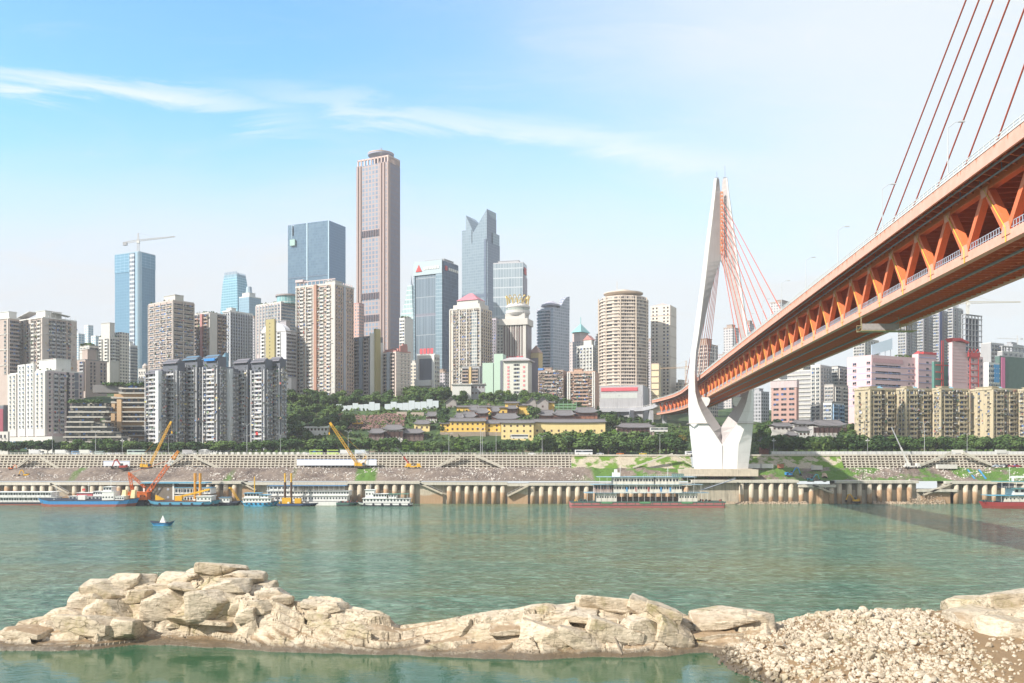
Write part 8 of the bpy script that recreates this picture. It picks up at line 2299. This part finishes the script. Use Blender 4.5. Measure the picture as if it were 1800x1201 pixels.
B1 = Boat('pontoon_boat', 'white two deck passenger pontoon moored at the left edge', 'boat', -20, 113, 882, 521, BDK, 1.4, 0, 12, BRU)
B1.deck(.08, .92, 1.6, 2.7, BW, 24, roof=BW, ov=1.2, rail=True, ww=.9, wh=1.1, posts=14); B1.deck(.10, .88, 4.6, 2.6, BW, 22, roof=BW, ov=1.2, rail=True, ww=.9, wh=1.1, posts=14); B1.junk(.2, .8, 1.5, 8, [BW, BDK, YC])
B2 = Boat('cargo_ship', 'long blue cargo ship with rusty waterline and white wheelhouse aft', 'ship', 67, 245, 887, 506, BB, 3.0, 2, 11, BRU, 1.6)
B2.deck(.08, .60, 2.2, 1.2, DG_, name='hatch_coaming', wy=4.2); B2.deck(.665, .78, 3.0, 5.0, BW, 4, roof=BW, ov=.2, wz=.35); B2.deck(.67, .75, 8.1, 2.6, BW, 3, roof=BW, ov=.4, wy=3.4, ww=1.1, wh=1.1); B2.deck(.79, .88, 3.0, 2.6, BW, 4, roof=BW, ov=.2)
for f in (.83, .92): mb = MB(); x = -B2.L / 2 + B2.L * f; mb.prism([(x, -1.5), (x + 2.4, -1.5), (x + 2.4, 1.5), (x, 1.5)], 4.5, 9.0, top=[(x + .6, -1.2), (x + 2.6, -1.2), (x + 2.6, 1.2), (x + .6, 1.2)]); mb.build('funnel', paint((.78, .68, .40), .5), B2.t)
B2.mast(.18, 3, 10, .1); B2.mast(.72, 10.7, 5); B2.junk(.1, .2, 3, 3, [BW, YC]); mb = MB(); x = B2.L * -.1; mb.box(x, x + 4, -1, 2, 3.2, 6.0); mb.build('engine_box', BW, B2.t)
B3 = Boat('passenger_boat', 'white two deck boat with a pink roof behind the blue cargo ship', 'boat', 124, 188, 882, 520, BW, 1.4, 0, 9); B3.deck(.04, .97, 1.5, 3.4, BW, 9, roof=BW, ww=1.2, wh=1.3); B3.deck(.25, .68, 5.2, 1.6, paint((.55, .12, .14), .6), 0, roof=BW); B3.deck(.70, .95, 5.2, 2.4, BW, 4, roof=BW); B3.mast(.5, 6, 7)
mb = MB(); x = -B3.L * .18; mb.box(x, x + 1.6, -.04, .04, 8, 9.2); mb.tube((x + 1.6, 0, 5), (x + 1.6, 0, 9.3), .06, 4); mb.build('red_flag', RED, B3.t)
B4 = Boat('floating_crane', 'orange floating crane barge with a lattice boom raised to the right', 'ship', 228, 264, 884, 514, BDK, 1.8, 0, 12)
B4.deck(.0, 1.0, 3.2, 4.2, OR, 5, roof=OR, ov=.3, ww=.6, wh=.7, name='machinery_house'); mb = MB(); mb.box(-4, 4, -4, 4, 1.8, 3.2); mb.build('pedestal', BDK, B4.t)
tip = Vector((sx(314, 514) - B4.t.location.x, 0, sz(793, 514))); b0 = Vector((4.5, 0, 7)); md = b0.lerp(tip, .80); mb = MB(); mb.lattice(b0, b0.lerp(tip, .66), 1.8, 2.0, .17); mb.build('boom', OR, B4.t); mb = MB(); mb.lattice(b0.lerp(tip, .66), md, 1.7, 2, .15); mb.build('boom_section', BW, B4.t); mb = MB(); mb.lattice(md, tip, 1.6, 1.6, .18, w2=.9); mb.build('boom_tip', paint((.75, .30, .03), .5), B4.t)
mb = MB(); mb.lattice((-4, 0, 7), (-6, 0, 18), 1.2, 1.6, .14); mb.lattice((-6, 0, 18), (3, 0, 10), 1.0, 1.6, .14); mb.tube((-6, 0, 18), md, .07, 4); mb.beam((-6.5, 0, 18.5), (-4.5, 0, 17), .9, .9); mb.build('a_frame', OR, B4.t)
B5 = Boat('pier_house', 'floating pier house with a flat blue roof and brown panelled front', 'boat', 257, 376, 882, 519, BDK, 1.2, 0, 12); B5.deck(.02, .48, 1.4, 11, None, 0, roof=None); mb = MB(); a = -B5.L / 2; mb.box(a + .3, a + 17, -4, 4, 1.2, 12.3); mb.build('front_wall', paint((.20, .17, .14), .8, .25, .8), B5.t)
mb = MB(); mb.box(a - 1.5, a + 17.8 + 18, -5.6, 5, 12.3, 12.9); mb.build('roof', paint((.14, .36, .50), .6), B5.t); mb = MB(); [mb.box(a + q, a + q + .9, -4.4, -4, 1.2, 12.3) for q in (0, 16.6)]; mb.build('corner_post', BW, B5.t)
for q, zz in ((3, 4.5), (3, 9), (8, 4.3), (8, 9.2), (13, 4.5), (13, 9)): mb = MB(); mb.tube((a + q + 1, -4.15, zz), (a + q + 1, -4.0, zz), .7, 12); mb.build('porthole', paint((.4, .42, .48)), B5.t)
B5.deck(.47, .99, 1.4, 4, BW, 12, roof=BW, ww=1.0, wh=1.3); B5.deck(.47, .99, 6.4, 3.4, BW, 12, roof=LB, rail=True, posts=10, ww=1.3, wh=1.8, wz=.25)
B6 = Boat('work_barge', 'light blue work barge with a low yellow deck crane and tyres', 'boat', 260, 388, 888, 508, paint((.10, .34, .52), .5, .2, .5), 2.4, 2, 10, BDK, 1.2); B6.deck(.70, .90, 2.4, 3.0, BW, 4, roof=BW); B6.deck(.20, .68, 2.4, .6, paint((.28, .14, .08), .8), name='hatch_cover'); B6.junk(.3, .7, 3.0, 8, [DG_, YC, BW])
mb = MB(); a = -B6.L * .12; mb.box(a, a + 4, -1.4, 1.4, 3, 5.6); mb.beam((a + 2, 0, 5), (a + 19, 0, 9.3), 1.0, 1.2, up=(0, 1, 0)); mb.build('deck_crane', YC, B6.t); mb = MB(); a = -B6.L * .39; mb.pts([(a, -1, 3), (a + 5, -1, 3.6), (a, -1, 6.2), (a, 1, 3), (a + 5, 1, 3.6), (a, 1, 6.2)], [(0, 1, 2), (3, 5, 4), (0, 3, 4, 1), (1, 4, 5, 2), (2, 5, 3, 0)]); mb.build('yellow_frame', YC, B6.t)
for f in np.linspace(.06, .94, 7): mb = MB(); x = -B6.L / 2 + B6.L * f; mb.tube((x, -B6.w - .35, 1.4), (x, -B6.w, 1.4), .6, 10); mb.build('tyre_fender', BDK, B6.t)
for i, px in enumerate((343, 352)): t = thing('spud_pile', 'orange pile standing behind the light blue barge, %s' % ('left one', 'right one')[i], 'pile', (sx(px, 514), 514, -1)); mb = MB(); mb.tube((0, 0, 0), (0, 0, sz(832, 514) + 1), .8, 8); mb.build('tube', paint((.62, .30, .05), .6, .15), t); mb = MB(); mb.tube((0, 0, 22.6), (0, 0, 23.2), .95, 8); mb.build('collar', BDK, t)
B7 = Boat('tug_boat', 'small dark workboat with a white cabin left of the blue tug', 'boat', 386, 425, 884, 513, BDK, 1.5, 1, 6); B7.deck(.05, .5, 1.5, 3.0, BW, 3, roof=paint((.1, .2, .3))); B7.junk(.55, .9, 1.6, 4, [BDK, BRU])
t = thing('boat_crane', 'small yellow lattice derrick leaning left behind the blue tug', 'crane', (sx(421, 514), 514, 2)); mb = MB(); mb.lattice((0, 0, 0), (sx(405, 514) - sx(421, 514), 0, sz(857, 514) - 2), .8, 1, .1); mb.build('boom', YC, t); mb = MB(); mb.beam((-5.2, 0, 7.6), (-6, 0, 8), .9, .9); mb.build('boom_tip', YC, t)
B8 = Boat('tug_boat', 'white tug boat with a bright blue hull and tyre fenders', 'boat', 423, 491, 888, 507, paint((.07, .36, .62), .4, .1), 2.0, 2, 8, None, 1.0); B8.deck(.10, .82, 2.0, 2.4, BW, 9, roof=BW, ww=.7); B8.deck(.14, .52, 4.6, 2.6, BW, 5, roof=LB, ww=1.3, wh=1.3); B8.deck(.55, .75, 4.6, 1.6, BW, 2, roof=LB); B8.mast(.36, 7.4, 9, .3, YC, 'yellow_mast'); B8.mast(.7, 6, 4)
for f in np.linspace(.1, .9, 8): mb = MB(); x = -B8.L / 2 + B8.L * f; mb.tube((x, -B8.w - .3, 1.4), (x, -B8.w, 1.4), .55, 10); mb.build('tyre_fender', BDK, B8.t)
B9 = Boat('pontoon_boat', 'long white pontoon boat with three decks under a dark blue roof', 'boat', 455, 616, 884, 519, BW, 2.0, 0, 12); B9.deck(.13, .98, 2.2, 3.0, BW, 26, roof=BW, ww=.8, wh=.9); B9.deck(.12, 1.0, 5.5, 2.4, BW, 30, roof=BW, ww=1.0, wh=.9); B9.deck(.12, .95, 8.2, 2.6, None, 0, roof=paint((.06, .18, .34), .6), posts=16, rail=True); B9.deck(.14, .4, 8.2, 2.3, BW, 6, ww=1.6, wh=1.0)
B10 = Boat('work_barge', 'low dark blue barge carrying two tall brown and yellow piles and yellow machinery', 'boat', 490, 560, 888, 508, paint((.03, .08, .20), .5), 1.2, 1, 9, BDK, .4); B10.junk(.02, .9, 1.3, 10, [YC, BW, paint((.2, .4, .3)), BRU]); mb = MB(); mb.box(-9, -4, -1.5, 1.5, 1.3, 4.6); mb.box(-2, 1.5, -1.4, 1.4, 1.3, 4.2); mb.build('machinery', YC, B10.t)
for i, px in enumerate((501, 512)): t = thing('spud_pile', 'tall brown pile with a yellow top on the dark blue barge, %s' % ('left one', 'right one')[i], 'pile', (sx(px, 508), 508, 1)); zt = sz(832, 508); mb = MB(); mb.tube((0, 0, 0), (0, 0, zt - 6), .65, 8); mb.build('tube', paint((.10, .06, .045), .7), t); mb = MB(); mb.tube((0, 0, zt - 6), (0, 0, zt - 1), .5, 8); mb.build('tube_top', YC, t)
B11 = Boat('river_boat', 'white three deck river boat moored before the columned quay', 'boat', 628, 725, 887, 508, BW, 1.6, -1, 8, BDK, .6); B11.deck(.12, .96, 1.7, 2.5, BW, 14, roof=BW, ww=.8, wh=1.0); B11.deck(.30, .55, 4.4, 2.3, BW, 5, roof=BW, ww=1.0, wh=1.1); B11.deck(.16, .32, 4.4, 4.6, BW, 3, roof=BW, wy=2.8); B11.deck(.55, .92, 4.4, 2.2, None, 0, roof=paint((.10, .22, .16), .7), posts=7); B11.deck(.58, .72, 4.4, 2.0, BW, 3); B11.mast(.24, 9, 3)
for f in np.linspace(.15, .95, 6): mb = MB(); x = -B11.L / 2 + B11.L * f; mb.tube((x, -B11.w - .3, 1.1), (x, -B11.w, 1.1), .6, 10); mb.build('tyre_fender', BDK, B11.t)
B12 = Boat('pontoon', 'low dark green pontoon loaded with gear left of the three deck river boat', 'boat', 592, 632, 885, 512, DG_, 1.6, 1, 6, BDK, .3); B12.junk(.05, .9, 1.7, 14, [BDK, BRU, DG_])
# big ship in front of the pylon
PKH = paint((.42, .14, .14), .6, .2, .5, streak=.2)
S1_ = Boat('river_ship', 'pale three deck ferry ship with a long dark red hull before the pylon', 'ship', 1001, 1271, 890, 499, PKH, 3.0, 0, 14, paint((.36, .11, .11), .6, .2), rake=2)
mb = MB(); mb.box(-S1_.L / 2, S1_.L / 2, -7.15, -7.0, 2.7, 3.3); mb.box(-S1_.L / 2, S1_.L / 2, -7.15, -7, 1.2, 1.5); [mb.box(x - .1, x + .1, -7.18, -7.0, 1.2, 3.0) for x in np.linspace(-S1_.L / 2 + 2, S1_.L / 2 - 2, 18)]; mb.build('rubbing_frames', DG_, S1_.t)
for f in (.235, .48, .75): mb = MB(); x = -S1_.L / 2 + S1_.L * f; mb.box(x - 3, x + 3, -7.3, -7.0, 2.2, 3.3); mb.build('green_ramp', paint((.12, .28, .14), .6), S1_.t)
CRM = paint((.72, .68, .60), .6, .1, .5, streak=.1); LBL = paint((.28, .42, .50), .6)
S1_.deck(.17, .30, 3.2, 4.4, CRM, 8, ww=.7, wh=1.0); S1_.deck(.70, .82, 3.2, 4.4, CRM, 7, ww=.7, wh=1.0); S1_.deck(.11, .88, 3.2, 4.6, None, 0, roof=LBL, ov=1.2, posts=22); S1_.deck(.30, .70, 3.2, 2.2, paint((.16, .12, .10), .8), 0, wy=3, name='engine_casing')
S1_.deck(.28, .72, 8.0, 4.2, CRM, 26, ww=1.0, wh=1.5); S1_.deck(.16, .27, 8.0, 4.2, paint((.35, .25, .22), .8), 6, ww=1.0, wh=2); S1_.deck(.15, .84, 8.0, 4.3, None, 0, roof=LBL, ov=1.2, posts=16, rail=True)
S1_.deck(.28, .54, 12.5, 3.8, CRM, 14, ww=1.0, wh=1.3); S1_.deck(.55, .70, 12.5, 3.8, CRM, 7, ww=1.0, wh=1.3); S1_.deck(.19, .80, 12.5, 3.9, None, 0, roof=LBL, ov=1.0, posts=14, rail=True); S1_.deck(.47, .86, 16.8, 1.0, None, 0, rail=True)
mb = MB(); a = -S1_.L * .22; mb.box(a, a + 4, -2, 2, 16.6, 18.8); mb.box(a + 1, a + 2.6, -1, 1, 18.8, 20.6); mb.build('funnel', BW, S1_.t); mb = MB(); a = S1_.L * .17; mb.box(a, a + 6, -2, 2, 16.6, 18.2); mb.build('deck_locker', DG_, S1_.t); S1_.mast(.33, 16.6, 6); S1_.mast(.64, 16.6, 5); S1_.junk(.02, .12, 3.2, 10, [BDK, DG_, paint((.6, .35, .08))]); S1_.junk(.84, .98, 3.2, 12, [BDK, BRU])
for f in (.36, .42, .50, .58, .64): mb = MB(); x = -S1_.L / 2 + S1_.L * f; mb.box(x, x + .8, -5.8, -5.6, 8.6, 11); mb.build('cabin_door', paint(random.choice([(.08, .3, .6), (.5, .4, .08), (.4, .1, .1)]), .6), S1_.t)
t = thing('gangway', 'thin dark gangway climbing from the big ferry ship to the quay block', 'gangway', (sx(1270, 512), 512, 8)); mb = MB(); a = Vector((sx(1232, 508), 508, sz(862, 508))); c_ = Vector((sx(1292, 526), 526, sz(842, 526))); mb.beam(a, c_, 1.2, .3); mb.build('walkway', STEEL, t, off=t.location); mb = MB(); mb.beam(a + Vector((0, -.6, 1)), c_ + Vector((0, -.6, 1)), .08, .08); [mb.tube(a.lerp(c_, k / 12) + Vector((0, -.6, 0)), a.lerp(c_, k / 12) + Vector((0, -.6, 1)), .04, 4) for k in range(13)]; mb.build('handrail', STEEL, t, off=t.location)
S2 = Boat('river_ship', 'dark red hulled ship with blue green decks cut by the right edge', 'ship', 1720, 1856, 893, 488, paint((.34, .05, .05), .5, .15, .5), 3.4, -1, 11, paint((.26, .05, .04), .6), .4); GB_ = paint((.10, .34, .36), .5)
S2.deck(.28, .98, 3.6, 3.0, CRM, 14, ww=.7, wh=.8); S2.deck(.12, .98, 3.6, 3.2, None, 0, roof=paint((.10, .36, .50), .5), ov=1, posts=9); S2.deck(.40, .98, 7.2, 3.4, BW, 8, ww=1.5, wh=1.4, roof=GB_, ov=1.5, rail=True); S2.deck(.24, .98, 10.8, 3.4, None, 0, roof=GB_, ov=.6, posts=9, rail=True); S2.deck(.30, .40, 10.8, 2.6, BDK, 0); S2.mast(.40, 14.4, 8); S2.mast(.5, 14.4, 3); mb = MB(); a = -S2.L * .06; mb.box(a, a + 7, -2, 2, 16.2, 17.2); [mb.box(a + q, a + q + .3, -1, 1, 14.4, 16.2) for q in (0, 6.6)]; mb.build('life_raft_rack', BW, S2.t); S2.junk(.02, .25, 3.5, 8, [BDK, DG_])
B15 = Boat('rowing_boat', 'small blue open boat alone on the river with a white cone aboard', 'boat', 263, 307, 925, 372, paint((.03, .16, .32), .5), 1.1, 2, 3.2, paint((.05, .28, .55), .5), .9, 1.8); mb = MB(); mb.pts([(-.8, -.9, 1.1), (1.6, -.9, 1.1), (1.6, .9, 1.1), (-.8, .9, 1.1), (.3, 0, 4.2)], [(0, 1, 4), (1, 2, 4), (2, 3, 4), (3, 0, 4), (0, 3, 2, 1)]); mb.build('white_cone', BW, B15.t); mb = MB(); [mb.box(x, x + .4, -1.2, 1.2, .9, 1.12) for x in (-3.2, -1.8, 2.6)]; mb.build('thwart', LB, B15.t)

# ------------------------------------------------------------------ haze
hz = MB(); hz.box(-3700, 3700, -460, 3700, -1.0, 452)
m = bpy.data.materials.new('haze'); m.use_nodes = True; nt = m.node_tree; nt.nodes.clear()
o_ = nt.nodes.new('ShaderNodeOutputMaterial'); v_ = nt.nodes.new('ShaderNodeVolumePrincipled'); nt.links.new(v_.outputs[0], o_.inputs['Volume'])
v_.inputs['Color'].default_value = (0.95, 0.95, 0.98, 1); v_.inputs['Density'].default_value = HAZE; v_.inputs['Anisotropy'].default_value = 0.0
tag(hz.build('haze', m), kind='stuff')
